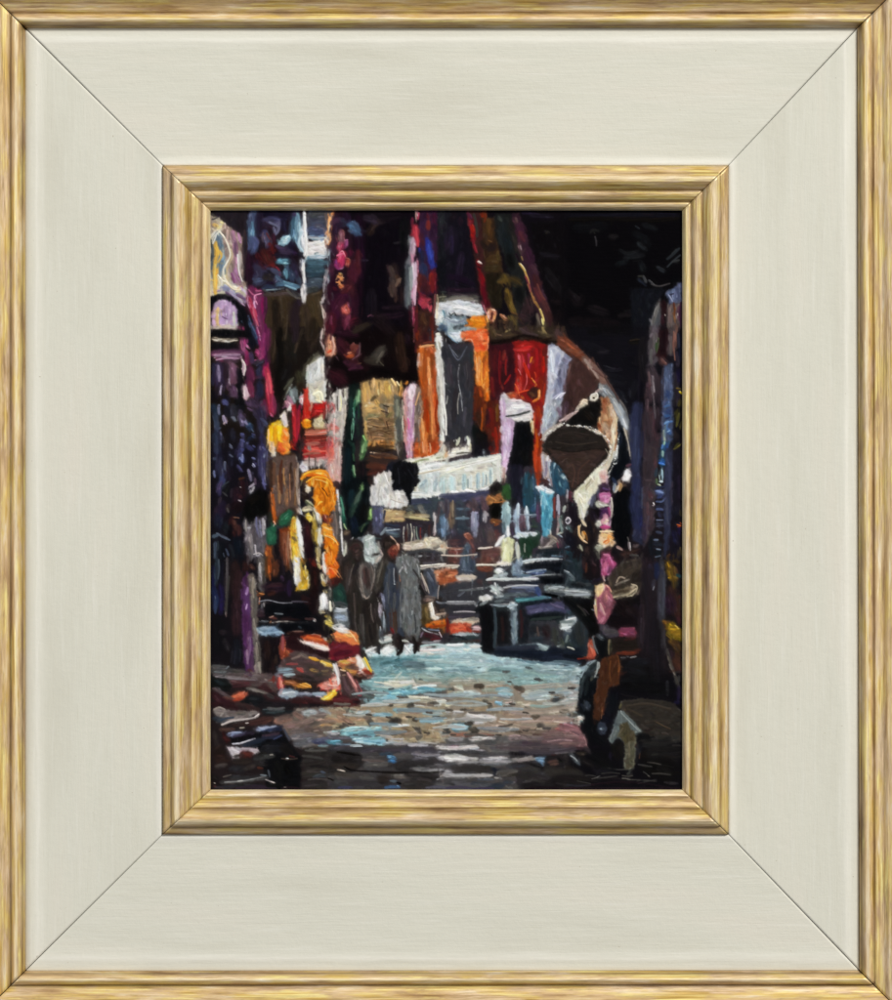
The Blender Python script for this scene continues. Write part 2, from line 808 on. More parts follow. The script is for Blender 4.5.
d0b870 20 860 250 890 260
c8b890 20 830 410 870 410
a08840 16 870 440 890 440
d8b858 20 870 480 890 500
f0e8b0 7 860 490 880 470
504c48 12 880 410 890 420
T 210 674 7.56
241a1c 0 0 0 892 0 892 877 0 877
604c4c 0 20 0 520 0 520 120 360 100 140 70
7c7074 24 30 10 180 30 350 40
908488 10 40 20 200 40 340 45
5c3438 20 160 60 340 60
58282c 30 170 90 300 80
6c5854 30 360 20 500 60
705c5c 14 380 60 500 60
101414 0 20 30 120 40 160 90 150 140 60 120 10 90
202c30 20 40 50 110 80
4c2024 40 380 110 500 110
3c1c20 30 400 90 480 100
787068 20 280 110 380 130 480 180
8a8078 9 340 130 430 150 500 190
5c4848 14 20 110 100 150 200 200
706068 24 40 110 120 160
d06848 0 150 175 220 130 280 140 270 190 210 215 160 205
e87858 20 190 170 250 150
b84830 14 180 200 250 185
905c50 20 100 180 160 190
3c1820 50 30 150 80 200 180 230
301418 40 20 230 240 270
14181c 0 200 220 300 160 400 170 400 230 340 260 240 250
24282c 20 300 190 360 190
402024 40 420 170 560 210 640 200
1c181c 50 380 230 520 240 640 230
c04040 0 505 10 530 0 550 60 560 110 530 130 510 100
e86050 12 520 20 535 80
f0a890 12 540 60 545 110
803028 20 480 20 480 60
90b0b8 16 560 10 640 10
182428 30 660 20 800 40
b06030 30 560 70 640 70
c07838 30 640 90 740 90
e8a040 16 700 75 760 100
f0b858 8 720 70 760 90
4c2818 30 620 40 700 50
903820 14 560 60 620 60
3c2018 24 780 80 830 90
e87868 0 820 90 860 60 892 50 892 120 850 115
ff9880 16 850 90 890 90
c83030 9 830 120 892 120
8090a0 0 510 160 540 110 620 110 680 140 660 175 560 190
a8bcc8 24 550 145 640 145
c8b8b8 8 520 165 545 130
706c78 24 680 170 780 155
98b0c0 24 780 150 850 160
c8a8b0 10 800 170 850 180
f8c830 0 840 190 892 150 892 200
ffe860 9 860 180 892 165
3c1418 40 640 200 760 200 892 220
581c20 20 680 190 740 230
1c1418 20 640 240 892 240
783034 8 720 175 790 195
502028 20 830 205 892 205
182024 30 400 290 560 290 660 300
384448 14 430 290 560 280
506064 8 400 270 500 275
606060 20 440 260 560 260
7c6c60 0 640 260 892 250 892 560 700 560 600 480 520 380 480 330 620 320
8c7c78 40 700 290 892 290
a8b4b4 0 700 290 740 270 800 275 800 300 740 315 710 310
98a4a8 20 830 270 892 275
906c60 30 640 300 700 340
a07060 40 500 360 600 350
b08070 30 520 350 580 340
907068 50 560 400 680 390
78645c 40 700 400 780 360
8a8070 20 740 330 830 350
605850 24 750 380 820 360
a88868 20 780 420 892 380
c89858 12 840 390 892 370
b08878 16 800 350 892 350
847470 30 620 440 780 430
706c70 40 620 480 800 470
64646c 40 640 520 780 500
a0a8a0 12 860 440 892 440
585c78 30 780 510 892 490
404468 20 790 520 892 520
80a0a8 14 820 545 892 545
7c8088 24 640 540 780 540
505464 14 560 420 600 500
3c2828 30 200 230 360 270
3c2424 30 280 240 380 300
887c78 0 20 280 60 260 200 290 340 280 380 300 260 340 160 360 90 390 60 340
706460 30 140 300 280 300
9c9088 12 30 270 70 255 110 270
2c3844 30 30 340 120 350
38485c 10 80 350 180 330
c0b4b0 14 90 385 160 360 260 345 340 330 370 305
d8ccc8 8 340 325 368 305
4c2c28 40 300 370 460 340
5c3830 20 400 380 470 340
3c2420 30 180 390 300 370
d8c8c0 7 270 372 290 370
b0a898 10 225 410 260 407
583c34 24 80 420 180 420
141418 20 240 440 340 430
8c98b8 0 330 420 380 400 500 390 520 400 480 430 360 440
b0bcd8 9 380 410 500 395
283458 20 380 445 540 420
1c2440 30 480 440 540 400
0c0c10 0 150 480 260 460 360 440 550 440 600 520 660 600 690 640 680 877 440 877 400 700 360 560 160 520
7c88b0 0 120 460 160 435 260 440 240 465 170 475
a0b0d8 9 140 450 240 445
3c3048 24 180 480 330 440
100c10 30 170 500 300 470
b0b0c0 12 170 530 230 525 340 490
d0d0d8 6 190 528 240 520 300 500
202838 40 260 540 400 500
282c44 24 400 480 540 465
404c78 8 480 495 540 465
503848 16 400 465 520 450
1c1c24 60 420 560 560 560
181414 60 560 560 600 600
080808 60 560 660 600 760
101010 60 500 680 520 780
1c1c20 40 400 580 480 560
c0b4bc 0 120 550 200 560 360 560 370 590 320 610 260 590 220 640 170 640 150 590
d0c8d0 20 160 580 220 600
b0a0a8 14 240 565 360 580
501c18 0 225 590 280 580 320 600 310 630 260 640 225 630
6c2c20 20 250 610 300 610
301010 20 100 440 130 520
481c1c 30 110 480 140 500
302828 30 30 440 60 560
241814 50 40 600 100 560
2c1c18 60 60 640 120 640
4c4440 30 50 700 120 690
2c2420 40 180 660 300 660
28282c 40 160 720 260 720
3c3430 30 260 720 340 690
201c18 40 360 620 440 620
302c2c 40 340 660 420 680
5c2c20 12 360 710 400 715
c0b0a0 7 450 612 475 612
383838 30 340 640 480 620
f0f0ec 12 575 643 590 643
ffffff 7 580 645 590 645
4c2020 7 600 620 640 630
504038 7 540 640 660 640
2c2826 60 720 600 892 590
302c2a 60 700 680 892 660
38342f 60 720 760 892 740
302c2c 60 720 840 892 830
484440 16 700 620 850 640
5c5854 12 720 580 880 580
48505c 20 780 780 880 770
505c70 14 840 740 870 750
201c1c 14 760 700 892 710
5c5450 8 740 800 890 800
181414 50 20 780 100 840
6c6058 9 100 780 160 765
585858 24 80 820 260 805 430 790
888888 9 110 820 250 810 420 775
b8b8b8 7 210 812 250 808
7c8890 9 380 765 430 770
48505c 12 440 730 450 780
a09898 8 420 800 490 825
e8e0e0 6 460 815 490 825
2c2c30 20 120 770 380 770
1c1c1c 30 200 840 400 850
302434 16 200 865 500 868
201018 12 540 865 680 868
c0b0a0 6 30 825 40 828
582c30 9 30 850 100 860
2c2c34 14 40 860 200 845
807870 6 560 858 572 858
101010 30 440 850 540 840
T 328 210 7.56
100812 0 0 0 892 0 892 877 0 877
260e1c 0 20 20 130 0 180 200 200 400 200 600 240 877 0 877
30142c 60 70 100 60 200 50 300
24102a 60 130 40 140 100
401a38 40 40 250 40 330
20081e 70 230 60 240 300 260 500
3a0c20 60 190 400 190 560
4c1020 40 170 470 200 520
200818 60 240 560 230 700
3a0c28 60 160 640 60 660
2c0820 60 30 500 30 620
400c2c 60 40 700 60 800
380e22 50 180 600 200 700 190 800
0c0610 0 290 100 560 60 600 300 440 400 450 700 560 877 330 877 260 700 290 400
140c14 60 330 50 520 40
20141a 30 340 100 420 90
18101a 60 330 620 330 800
22101e 40 400 800 560 790
241420 26 420 740 560 730
181218 30 560 100 550 240
201c22 16 500 250 560 240
0c0c10 60 580 80 580 300
2c2034 16 200 380 300 380
f0a060 0 0 20 45 15 35 80 20 180 10 260 0 280
ffb070 14 15 40 8 200
f8c898 10 35 40 20 130
c87040 8 45 20 25 150
b8d0e0 20 5 300 5 380
6aa0b8 20 8 380 5 450
c0d0d8 16 6 460 4 540
2c2c48 40 70 110 110 110
34344c 40 90 70 140 110
3c5078 0 140 110 170 80 220 100 250 160 250 195 210 200 170 170
5078a8 24 200 130 235 180
46608c 20 170 110 200 150
6a88b0 8 180 85 200 90
201828 20 260 160 290 160
b07868 16 90 160 85 220
d8a890 9 80 170 95 200
a06050 14 110 150 120 200
6a3040 12 60 190 70 240
c86878 10 120 210 130 250
c03060 40 110 250 90 300
e03050 26 95 240 80 290
c04888 24 140 230 130 280
e080a0 8 120 230 150 225
d02c50 50 110 340 80 390
f05060 22 90 330 110 380
f890a0 9 90 320 110 310 130 350
d81c68 20 80 400 120 410
a03890 20 60 380 60 420
c05a98 18 70 440 110 430
e0a0c8 7 65 430 100 445 120 430
a0284a 20 150 370 140 420
e05048 20 145 385 160 400
f08868 7 130 360 160 370 170 400
601030 30 170 340 170 300
e8a050 16 85 480 105 490
f0b070 10 80 490 70 510 60 530
c85a38 20 90 530 110 520
f0a060 8 60 545 90 550 75 570
e8b078 7 110 500 90 520 120 510
401018 10 80 515 100 535
e07048 24 95 580 110 575
f8d0a8 7 95 565 115 590 100 605
ffb080 8 105 580 120 580
501020 20 60 600 40 590
8a2040 50 130 740 130 790
d05848 0 105 740 130 715 155 730 160 770 135 800 108 780
e87060 22 130 750 140 770
f09080 8 125 730 145 745
4a1030 20 90 700 110 690
a04060 14 150 700 160 740
701838 30 120 830 160 860
1a0810 40 190 830 230 850
8a4a60 8 300 805 330 790
5a3048 10 330 800 410 805
a85a4a 20 30 840 20 877
d88060 10 40 820 35 870
e0b098 10 2 830 5 877
40282c 24 450 420 480 500
2a1c1c 50 500 420 510 500
4a3024 30 520 500 530 560
5a4038 40 480 560 490 640
7a5c50 22 490 540 480 600 485 650
8a7068 14 530 540 545 530
3a2420 30 510 640 510 690
a88a80 9 540 525 548 545
241418 40 560 600 560 700
0c0a10 40 580 450 580 560
2a2c34 30 600 380 600 440
707078 0 610 200 640 200 640 330 640 500 640 680 600 740 585 720 590 500 590 400 610 330
505860 26 605 420 600 560
8a8e90 16 620 480 610 600 600 700
a0a4a4 12 610 650 605 720
9a8c94 20 625 230 620 330
802040 20 640 60 640 130
a02838 0 640 110 680 110 700 220 690 290 665 270 640 200 625 190
d83848 26 655 130 670 200 680 260
e04048 14 650 140 650 180
b87890 0 640 200 665 260 665 340 680 370 675 600 650 700 650 850 635 700 640 500 630 380
e0c0d0 20 645 240 645 330
d0a8c8 26 655 400 650 500 660 600
f0d8e8 12 640 420 645 480 655 540
e0b8d0 10 650 600 645 680
d07088 10 680 380 678 500
301028 14 655 370 665 350 655 400
e08898 12 675 10 680 60
f0b0a8 8 665 5 668 90
c04060 12 690 20 680 70
a83050 16 650 730 650 877
e0788a 12 660 820 655 877
c85a70 10 640 740 650 800
3c0c1c 16 620 720 625 877
3a1838 0 700 0 830 0 830 620 700 650 690 500 690 300
40204a 50 720 90 720 150
501828 30 700 180 720 260
6a1c30 26 750 30 760 60
8a2c28 30 755 90 750 140
a04028 12 760 110 760 130
501030 40 800 40 800 160
28102c 20 740 30 720 80
2c1430 40 800 120 790 200
2c34a0 16 690 290 695 320
1c2040 40 710 320 710 400
303050 40 720 420 730 520
7a2014 50 700 500 690 570
8a2818 20 680 560 690 620
481418 50 740 560 750 620
2c3cc0 0 740 190 765 230 780 320 800 380 815 420 785 450 765 400 750 330 735 250
3a4ce0 20 755 240 765 320 785 400
2430b0 14 745 210 750 270
1a1c60 12 810 400 820 430
8a1c24 50 800 470 800 600
a82c24 20 780 480 770 560
6a1020 30 820 520 820 620
c03850 50 710 680 730 720
d84060 26 700 690 730 740
e05868 16 750 680 770 760
c84858 16 780 720 770 780
901c38 20 690 620 700 650
8a4848 16 810 640 800 780
c8a080 8 825 640 825 760
6a2028 30 800 790 790 877
3a1c14 0 670 760 740 750 780 800 790 877 660 877
5a2c18 26 720 790 720 877
802818 12 670 720 665 790
241c14 30 750 830 770 877
1c1c24 0 830 0 892 0 892 360 830 380
24282c 30 860 20 860 150
14141c 40 860 200 860 330
101018 0 820 380 892 370 892 640 830 630
2c3030 12 860 620 892 620
5a5840 0 820 650 892 645 892 690 820 710
84806a 10 840 660 892 655
d8d8d0 0 815 710 892 690 892 877 815 877
f0f0e8 26 830 740 840 800
f8e8c8 12 820 750 820 820
a0b8c0 24 870 770 880 790
486880 16 850 720 880 720
c8d8e0 14 880 700 892 740
203040 16 850 830 880 820
f4f4f0 16 840 810 860 850
80b0c0 20 830 860 880 860
5a90a8 16 870 840 892 870
T 328 326 7.56
100608 0 0 0 660 0 680 400 560 400 400 390 240 400 120 450 0 540
2c0c1c 70 60 30 200 60
3c1028 50 80 100 100 200
401424 40 160 300 240 310
2c1018 60 30 400 120 400
501c38 20 160 330 240 300
5a2840 10 200 320 260 320
1c080c 50 240 200 300 360
2c1c18 30 200 20 250 10
3c2c24 10 190 45 260 15
100608 60 300 60 330 130
3a3028 40 360 220 420 160
585044 22 350 250 400 200 430 150
706850 8 370 240 400 280 420 300
302820 40 300 270 400 280
140a0a 80 460 80 480 240
3a1810 24 580 230 590 330
50281c 8 560 320 600 240
1a0a14 50 600 60 600 140
0a0406 60 300 370 400 350 520 380
0a0404 50 560 370 680 400
c07050 0 0 70 30 80 60 130 55 210 20 240 0 235
e89070 24 10 120 20 190
f0b8a0 9 30 80 55 160 45 220
f8c8b0 10 0 200 30 190
601c24 16 15 130 18 160
ffd0a8 7 25 170 45 215
50303a 10 60 230 80 260
7a3028 30 180 150 200 200
a05048 14 190 130 220 180
c88888 8 180 140 210 160
c85028 0 130 210 150 190 195 195 190 230 160 245 130 235
f88850 22 150 215 185 215
ffb080 8 160 200 190 215
602838 14 230 150 220 220
7c5040 8 190 300 250 280
ac8a58 0 240 430 320 410 480 400 520 420 540 560 510 877 300 877 260 680
e8b878 24 345 400 340 460
6a5038 12 315 420 310 500
c89c58 50 280 440 290 560
d8a860 40 380 420 390 520
d0a050 40 440 430 450 530
f0c880 12 480 400 510 450
f8e070 9 465 450 470 500
5c4c30 20 330 560 370 530
d8b070 34 280 600 350 600
c8a060 40 300 640 400 620
e0b060 24 360 560 400 640
a08858 30 440 580 420 530
807850 50 300 700 380 680
706850 30 400 600 430 620
a09068 20 430 590 490 600
7a6c40 26 440 700 480 660
685848 18 440 600 440 680
4a3028 8 400 640 460 660
302418 8 420 600 460 610
44384a 10 310 720 340 740
f0ece0 10 390 720 410 730
3a2c24 9 330 750 400 740
c87858 30 340 760 400 820
d8906c 14 360 740 430 830
6a2c1c 30 440 720 460 770
a06048 26 450 740 480 800
c88c54 30 400 860 330 860
e8a060 12 320 850 440 870
8a4828 20 460 830 480 860
503828 12 410 800 440 860
b08850 18 480 800 480 870
c8a060 16 280 720 290 800
a88c50 16 275 780 290 860
f0c060 20 555 420 550 480
e0a050 24 560 470 545 540
f8e0a8 8 520 420 540 450
c07830 16 600 420 590 440
707060 0 500 520 540 540 560 700 570 877 510 877 500 700
909078 14 520 560 520 680
585c58 26 530 700 540 850
a8a088 10 560 560 575 700
f0e4c8 6 565 680 572 800
a89c88 10 505 760 515 860
d89890 0 570 500 600 460 600 877 570 877 575 700
e0a098 26 580 560 590 700
d07068 20 590 720 600 830
c06860 8 570 680 590 760
c890a8 0 600 470 640 430 670 440 650 877 600 877
d8b8c8 26 630 580 625 700
f0d8e0 0 600 480 630 450 665 440 650 520 630 570 605 530
d888c0 30 620 780 630 860
e070a8 12 605 700 610 780
c8a0a8 16 600 520 600 560
b080b0 10 650 600 640 760
907868 0 670 460 710 470 730 640 720 877 660 877 650 700
6a5c58 26 680 520 680 660
705850 26 670 740 670 860
b08868 20 700 520 715 640
c09068 12 720 640 690 770
8a6a60 20 690 700 690 800
d0a070 8 660 600 690 500
b45424 0 680 140 820 140 830 400 840 877 700 877 720 600 690 420
d86828 40 700 180 700 220
e88850 20 740 250 720 300
c85c20 40 710 340 730 460
a83c14 26 740 560 730 700
d87030 40 720 740 730 860
e8a060 12 710 700 720 860
6a2810 20 720 220 740 240
f07838 20 690 140 700 170
d0683c 20 760 140 790 200
e09058 24 760 280 770 420 770 520
d88048 30 770 480 790 640 790 860
c85020 22 800 300 810 560 820 700
b83c10 14 750 640 755 800
f0a868 8 760 300 765 440
a03010 12 825 560 830 800
e8c0c0 14 700 300 690 210
d8c8c8 16 690 210 680 310
601c20 14 665 140 660 200
90484c 12 650 20 650 120
501c18 0 660 0 820 0 820 130 760 150 660 140
7a2814 24 680 20 680 100
802c18 14 790 40 795 120
3a1018 30 730 60 740 100
3c3038 16 770 80 780 120
8a4030 10 720 130 790 120
d0d0c8 0 810 60 850 50 870 120 880 400 892 877 850 877 840 600 820 300
e8e4d8 26 840 150 850 300
f0ece0 14 830 80 840 180
d0d0c8 20 860 320 870 560
e8e8dc 16 850 360 870 700 870 860
a09c88 12 835 120 850 170
fff8e0 16 820 60 850 60
b0a898 14 830 380 845 560
405870 30 860 20 890 20
8098b0 16 830 20 850 30
101c34 40 885 160 888 280
2c2c30 24 888 380 890 560
b0a8a0 0 0 540 80 480 160 460 130 700 110 877 0 877
e8e0d8 20 45 510 40 600 50 680
f4ece0 16 90 490 90 570 80 640
f8f0a0 7 95 530 100 590 90 640
d8d8c0 14 130 480 130 560
302420 8 70 530 70 580 75 640
503c38 8 115 480 118 540
d8c8b8 16 110 600 110 720 100 860
e8d8c0 10 130 600 120 760
c85858 40 20 600 30 640
d0a8a0 24 20 700 60 720
c86860 40 30 760 60 780
e88078 14 10 780 80 770
b03c3c 26 20 840 60 860
f0b8b0 8 50 700 50 860
0a1414 0 160 440 240 430 230 560 200 877 120 877 150 640
183c34 20 180 520 160 700
10201c 40 190 460 190 540
70a070 0 230 480 245 480 245 570 210 600 200 560
90c888 10 235 490 230 570
2c7050 14 205 560 200 640
50987c 12 190 620 200 700 185 780
70b890 7 190 700 180 860
1c1c24 0 240 590 260 700 270 860 200 860 200 720
2c2844 12 240 600 220 660
1c4030 14 225 600 230 700
20382c 20 220 740 230 830
58a050 30 270 840 275 870
90d070 10 265 830 285 870
T 328 442 7.56
2c2428 0 0 0 892 0 892 877 0 877
d09890 0 0 0 110 0 100 300 0 300
c03848 24 20 0 30 40
e06858 50 10 70 30 110
e88878 16 10 130 60 130
c8a098 30 70 40 70 200
e0c8b8 14 90 30 85 200
d8b0a0 26 30 160 40 240
c8a890 24 60 250 70 270
f07010 0 0 280 30 290 45 360 30 440 0 520
ffa030 20 5 310 20 400
f8c040 9 0 440 35 420
c03818 8 20 290 45 350
4a1820 24 60 310 70 350
6c5048 0 40 300 70 300 90 877 50 877 0 560 0 520 40 430
a08c88 24 40 430 50 520
806c68 30 60 560 60 680
504448 20 60 720 70 860
c8b8b0 9 50 500 30 560
f4f0f0 16 70 360 80 460 90 540
e8e8e8 14 90 560 100 680 115 850
1f6850 0 90 400 110 420 140 660 120 650 100 560
50a080 8 95 420 120 560
a8c080 8 120 620 140 660
806850 30 130 690 150 680
a09888 30 130 760 140 840
c8c8b8 14 120 860 140 780
f07818 0 0 620 40 660 50 740 20 820 0 800
ffb048 12 5 620 35 670
ff9020 24 15 700 20 780
3a1018 14 10 550 30 600
d86018 30 10 560 10 590
e85010 0 0 820 40 850 60 877 0 877
f89030 9 10 830 50 870
081014 0 110 0 200 0 200 200 290 100 330 260 320 480 340 560 260 720 190 720 150 640 130 480 100 360
0c2028 40 150 60 140 300
102830 40 180 380 180 480
101c30 40 190 580 200 680
1c4030 20 190 10 190 90
4a8858 20 190 180 200 260
80a878 9 195 180 205 250
305c38 10 190 90 195 140
6ca060 0 250 0 300 0 290 50 260 140 240 140
90c078 16 270 20 260 80
3c6838 14 255 130 275 80
6c9858 0 240 350 265 310 265 360 235 410
284438 34 240 400 190 500 170 560
506858 14 250 370 200 470
80b058 0 310 500 330 490 345 540 330 590 300 580
a0d070 12 322 510 325 560
1c3428 20 240 660 310 600
486040 10 280 620 250 680
0c0c0c 60 280 480 260 580
e09040 0 310 0 500 0 510 60 420 30 310 30
c88848 20 330 20 500 30
1c1008 12 300 50 400 70 500 60
f0c8a0 10 320 80 400 90 420 100
3c2414 30 310 50 400 40 500 40
a87048 20 420 90 520 120
4a2c20 60 300 130 380 120 480 130
603020 40 300 180 380 180 440 190
4a2018 40 310 240 400 220
8c5838 10 320 100 400 120
6c3c20 12 430 120 500 130
201418 60 240 160 240 260
301c18 30 310 280 330 330
7c7468 30 530 20 540 100
9c8c80 10 520 30 540 120
3a3430 20 560 60 540 140
4a3c30 14 550 0 570 50
f08098 0 585 0 640 0 650 60 640 120 600 120
c090a8 30 610 20 620 100
a85868 14 640 40 650 110
c85420 0 650 0 850 0 840 70 780 110 650 115
e07838 30 690 10 700 100
d88850 26 740 0 740 90
b03c18 20 800 0 800 70
e8a070 8 715 0 720 80
d8a078 8 770 10 775 80
f0e8d8 24 870 10 860 60 830 100
c8b8a8 14 890 20 880 80
e8e8d0 0 560 150 600 130 680 120 780 110 840 85 892 80 892 140 800 150 660 180 600 170
f8f4e0 12 560 155 680 140 800 100
a0a878 12 640 160 760 130
604838 8 800 155 892 135
b0b088 12 820 120 890 105
ccd4d0 0 640 180 892 150 892 420 780 410 640 440 610 420 630 350 650 260
f4f4ec 30 680 200 880 170
f8f8f0 20 680 240 880 220
d0c8b0 10 640 250 780 220 880 200
b8c8c8 50 740 300 730 370
98b0b8 20 740 290 700 340
a0b8c0 30 820 290 810 360
e0e8e8 18 780 290 780 380
d8d0b8 30 660 290 670 380
c8d0c8 24 870 290 860 370
f0f0e8 16 620 400 720 400 780 415
f8f8f0 14 800 400 870 405
c8ccc8 8 630 380 740 390
181c28 0 440 180 480 150 560 160 640 170 655 310 630 340 625 400 580 510 555 400 540 380 440 390 450 280
2c3448 8 490 180 560 180
0c0c10 40 500 230 480 320
050508 40 600 260 590 380
e0dcd8 0 345 260 400 245 440 245 440 380 545 385 560 420 570 500 500 500 400 480 330 480 320 340 355 330
f4f4f0 30 370 270 390 310
f8f8f8 20 400 260 420 330 390 400
c8c8c8 40 350 360 340 460
eceae8 40 440 420 530 460
a8a8a8 8 375 340 380 360
e8e8e8 26 400 400 480 400
c0c4c0 14 420 450 480 440
404c58 0 580 420 620 440 740 430 800 420 892 440 892 600 820 620 700 520 600 480
404868 30 610 460 760 450
686c68 40 600 500 640 520
7c7c74 40 700 500 720 540
5a5040 16 560 500 600 490
505470 0 330 490 420 480 420 620 400 700 340 680
686c94 20 400 500 395 640
585880 30 360 500 370 620
8088a0 9 410 500 415 600
383c58 14 430 520 420 580
b89868 0 430 510 580 520 580 600 480 620 430 600
d0b078 24 440 550 540 540
c8a870 14 480 580 560 590
a89468 30 580 560 680 560 760 560
c0b078 16 620 570 760 590
8c8460 20 600 540 640 530
342c38 0 430 610 780 600 780 720 560 740 540 680 440 640
303850 20 440 620 540 640
506078 30 430 660 520 680
7c98a8 20 440 690 540 710
80909c 16 400 700 440 650
b0c0c8 8 440 670 540 660
c8c0b0 8 575 640 575 760
a0a090 10 600 620 600 720
582c28 14 590 680 590 760
e0d8b8 8 625 620 625 770
b8b8a8 7 650 640 655 740
88a088 8 670 640 690 760
a03830 8 700 650 705 740
2c2428 30 730 630 740 700
787c80 20 740 700 740 740
4c2c2c 20 770 630 770 700
b0a0a0 24 805 540 805 700
d0c8c8 8 810 560 810 680
5c4c50 20 840 460 820 620
5c80a0 0 845 570 880 550 892 700 860 720 850 660
90b8d8 12 880 570 870 680
384860 20 830 620 840 700
706870 30 860 460 880 520
c8b8a0 0 560 770 600 760 720 740 740 720 820 720 892 760 892 850 640 820 580 820
e8d8b0 30 740 740 760 780
f0e0c0 16 780 740 820 730
e8d8c0 24 660 790 720 780
a89878 14 640 760 700 750
d0a880 20 860 790 880 780
f4f0d0 9 750 800 770 770
807870 16 800 800 840 790
303440 24 600 840 720 820 860 840
b8b8b8 12 660 865 880 860
2c2430 14 740 850 860 850
7c8890 0 260 720 310 700 360 730 380 820 340 877 280 877 200 740
a8b8c0 26 290 720 330 730
d0dce0 16 320 790 340 800
889898 24 300 800 290 870
f0f4f4 7 310 740 330 750
b8c0c0 12 310 840 340 860
e8e8e4 10 335 780 320 830
3c4c50 10 350 730 400 730
a09890 26 380 760 390 830
504c50 20 370 850 420 850
2c1c20 0 155 800 190 740 240 740 275 800 270 877 170 877
402830 26 190 790 240 780
5c3c3c 14 230 820 220 870
201418 16 200 770 240 760
c0b8b8 8 180 740 190 720
241814 0 400 770 440 720 500 730 530 790 520 870 440 870 430 810
3c2c28 24 440 760 490 750
7c3c30 0 460 810 510 790 535 820 520 877 450 877
a86048 10 480 800 510 830
f0c8b0 9 470 710 510 750 540 800
e8a890 8 530 800 540 780
a8a8a0 20 560 830 600 860
d0b8a8 30 570 800 620 800
T 328 558 7.56
2c2420 0 0 0 892 0 892 877 0 877
e05818 0 0 0 50 0 80 60 60 140 20 150 0 100
f87838 20 20 30 50 100
ff9858 7 20 10 60 60
c03c14 12 40 140 75 80
601814 40 40 180 70 180
401818 30 60 200 90 120
1c1818 30 80 100 80 60
5c4c48 20 100 0 90 60
1c4038 0 40 230 100 200 150 250 150 360 60 360 40 300
285848 30 80 250 100 280
484c50 30 60 340 130 360
d8e0e0 20 0 60 5 180
e0dcc8 20 10 220 15 300
f0e8d0 14 15 330 20 400
b09850 20 10 440 20 500
e8d890 10 10 470 25 490
70787c 0 40 380 150 370 170 430 160 530 60 520 40 460
b8c4d0 24 60 400 130 395
f0f0f0 8 60 380 120 390 145 380
90a0b8 40 70 440 130 460
a0b4d0 16 60 450 120 440
606470 14 80 500 150 520
4c5460 10 150 400 160 480
c8ccc8 10 30 520 100 500
201c1c 0 100 20 180 0 290 0 240 160 220 280 260 320 340 300 340 500 380 640 380 680 260 680 250 760 230 700 180 560 150 360 130 160
2c2420 60 180 60 180 240
1c1818 60 200 300 200 480
302824 40 150 60 160 120
181414 30 220 60 200 100
383434 40 240 480 250 560
585454 14 255 470 265 560
3a3c40 24 250 600 260 700
38302c 30 290 340 300 420
241c1c 50 320 500 320 620
141010 40 300 560 340 660
584c50 26 350 380 340 440
7a6a70 10 350 370 355 420
5c544c 14 370 500 360 560
6c6860 12 375 540 370 600
2c2424 40 230 390 220 560
3c2c2c 40 210 260 200 300
606060 0 250 20 380 10 400 60 350 200 350 270 300 300 260 300 230 240 230 120
544c4c 30 260 60 260 140
808078 10 240 90 235 180
4a3434 30 310 90 310 160
6c5850 14 350 90 340 160
3c2828 20 300 120 310 220
706868 16 270 200 290 280
988c80 8 260 270 290 220
a89888 7 250 260 270 300
807870 14 310 300 330 220
747068 12 350 30 370 80
5c3838 8 330 60 350 180
c8d4d0 30 290 5 390 5
e8f0f0 12 270 15 330 10
a8b4b0 16 350 30 390 40
202020 0 380 40 440 30 460 100 440 220 400 240 350 240 360 140
3c3430 16 390 80 380 180
2c2418 20 420 120 410 200
181014 0 340 250 380 260 380 320 350 360 320 320
d0c8c0 7 370 300 380 330
8c8cb0 16 400 270 420 340
a0a0c8 8 420 280 430 400
9c90a0 24 400 360 400 420
b8a8b0 12 390 340 390 400
586068 20 400 440 420 520
7c8890 14 420 440 430 560
d8d8e0 7 395 520 405 580
484450 12 410 540 410 600
343c4c 0 440 60 540 40 560 200 540 400 580 600 500 600 450 560 440 400 430 200
3c4454 50 480 240 490 300
2c3444 50 470 140 480 180
384060 30 500 260 520 360
241814 40 490 420 480 520
301818 30 500 560 490 460
503020 20 510 400 520 460
3c1818 14 460 560 510 580
38404c 12 445 420 460 540
889098 12 455 40 490 60
a8b0b8 8 490 80 495 190
e8e8e8 6 490 190 505 195
141010 0 500 60 525 60 525 180 505 180
501c10 20 480 5 500 20
888c90 30 530 20 560 20
b8c0c0 12 520 10 560 0
505050 0 550 60 620 40 680 80 690 200 700 400 690 560 680 640 600 640 560 520 550 400 570 260 540 160
9c9490 0 560 90 640 110 665 210 620 230 590 200 560 160
c8b8b0 14 620 200 655 195
b0a8a0 20 600 120 620 170
a07868 14 560 100 555 140
885c4c 14 540 110 535 180
707474 26 590 260 600 380
8c8c88 14 600 240 610 360 620 480
a0a8b8 10 645 240 650 340 660 400
b8c0c8 8 680 280 670 380 670 440
787470 16 580 220 600 280
3c4044 40 590 440 600 560
344048 24 560 440 570 540
68686c 26 630 440 650 600
586878 12 680 500 680 600
a08c88 7 650 400 650 500
444040 30 640 580 650 640
646468 14 630 300 640 380
4c5450 0 560 30 620 0 690 20 700 100 690 180 650 120 600 80
343c3c 30 600 60 660 100
8c7c7c 14 640 30 680 50
a89890 8 650 10 690 60
242828 20 640 110 680 150
505450 20 580 20 590 50
342820 30 690 200 700 240
101418 0 690 220 720 210 745 270 720 290 700 270
54484c 20 700 140 730 240
887870 14 720 130 750 220
b8a8a0 8 710 140 745 250
c8b8b0 8 730 180 770 270
505868 0 720 90 800 80 830 180 840 280 800 310 760 300 760 200
384050 30 780 140 800 240
6c7488 16 750 110 790 180
88848c 12 780 80 800 100
d08c68 0 800 100 892 80 892 200 850 200 820 160
e0a080 20 850 110 880 150
b86848 20 830 160 880 190
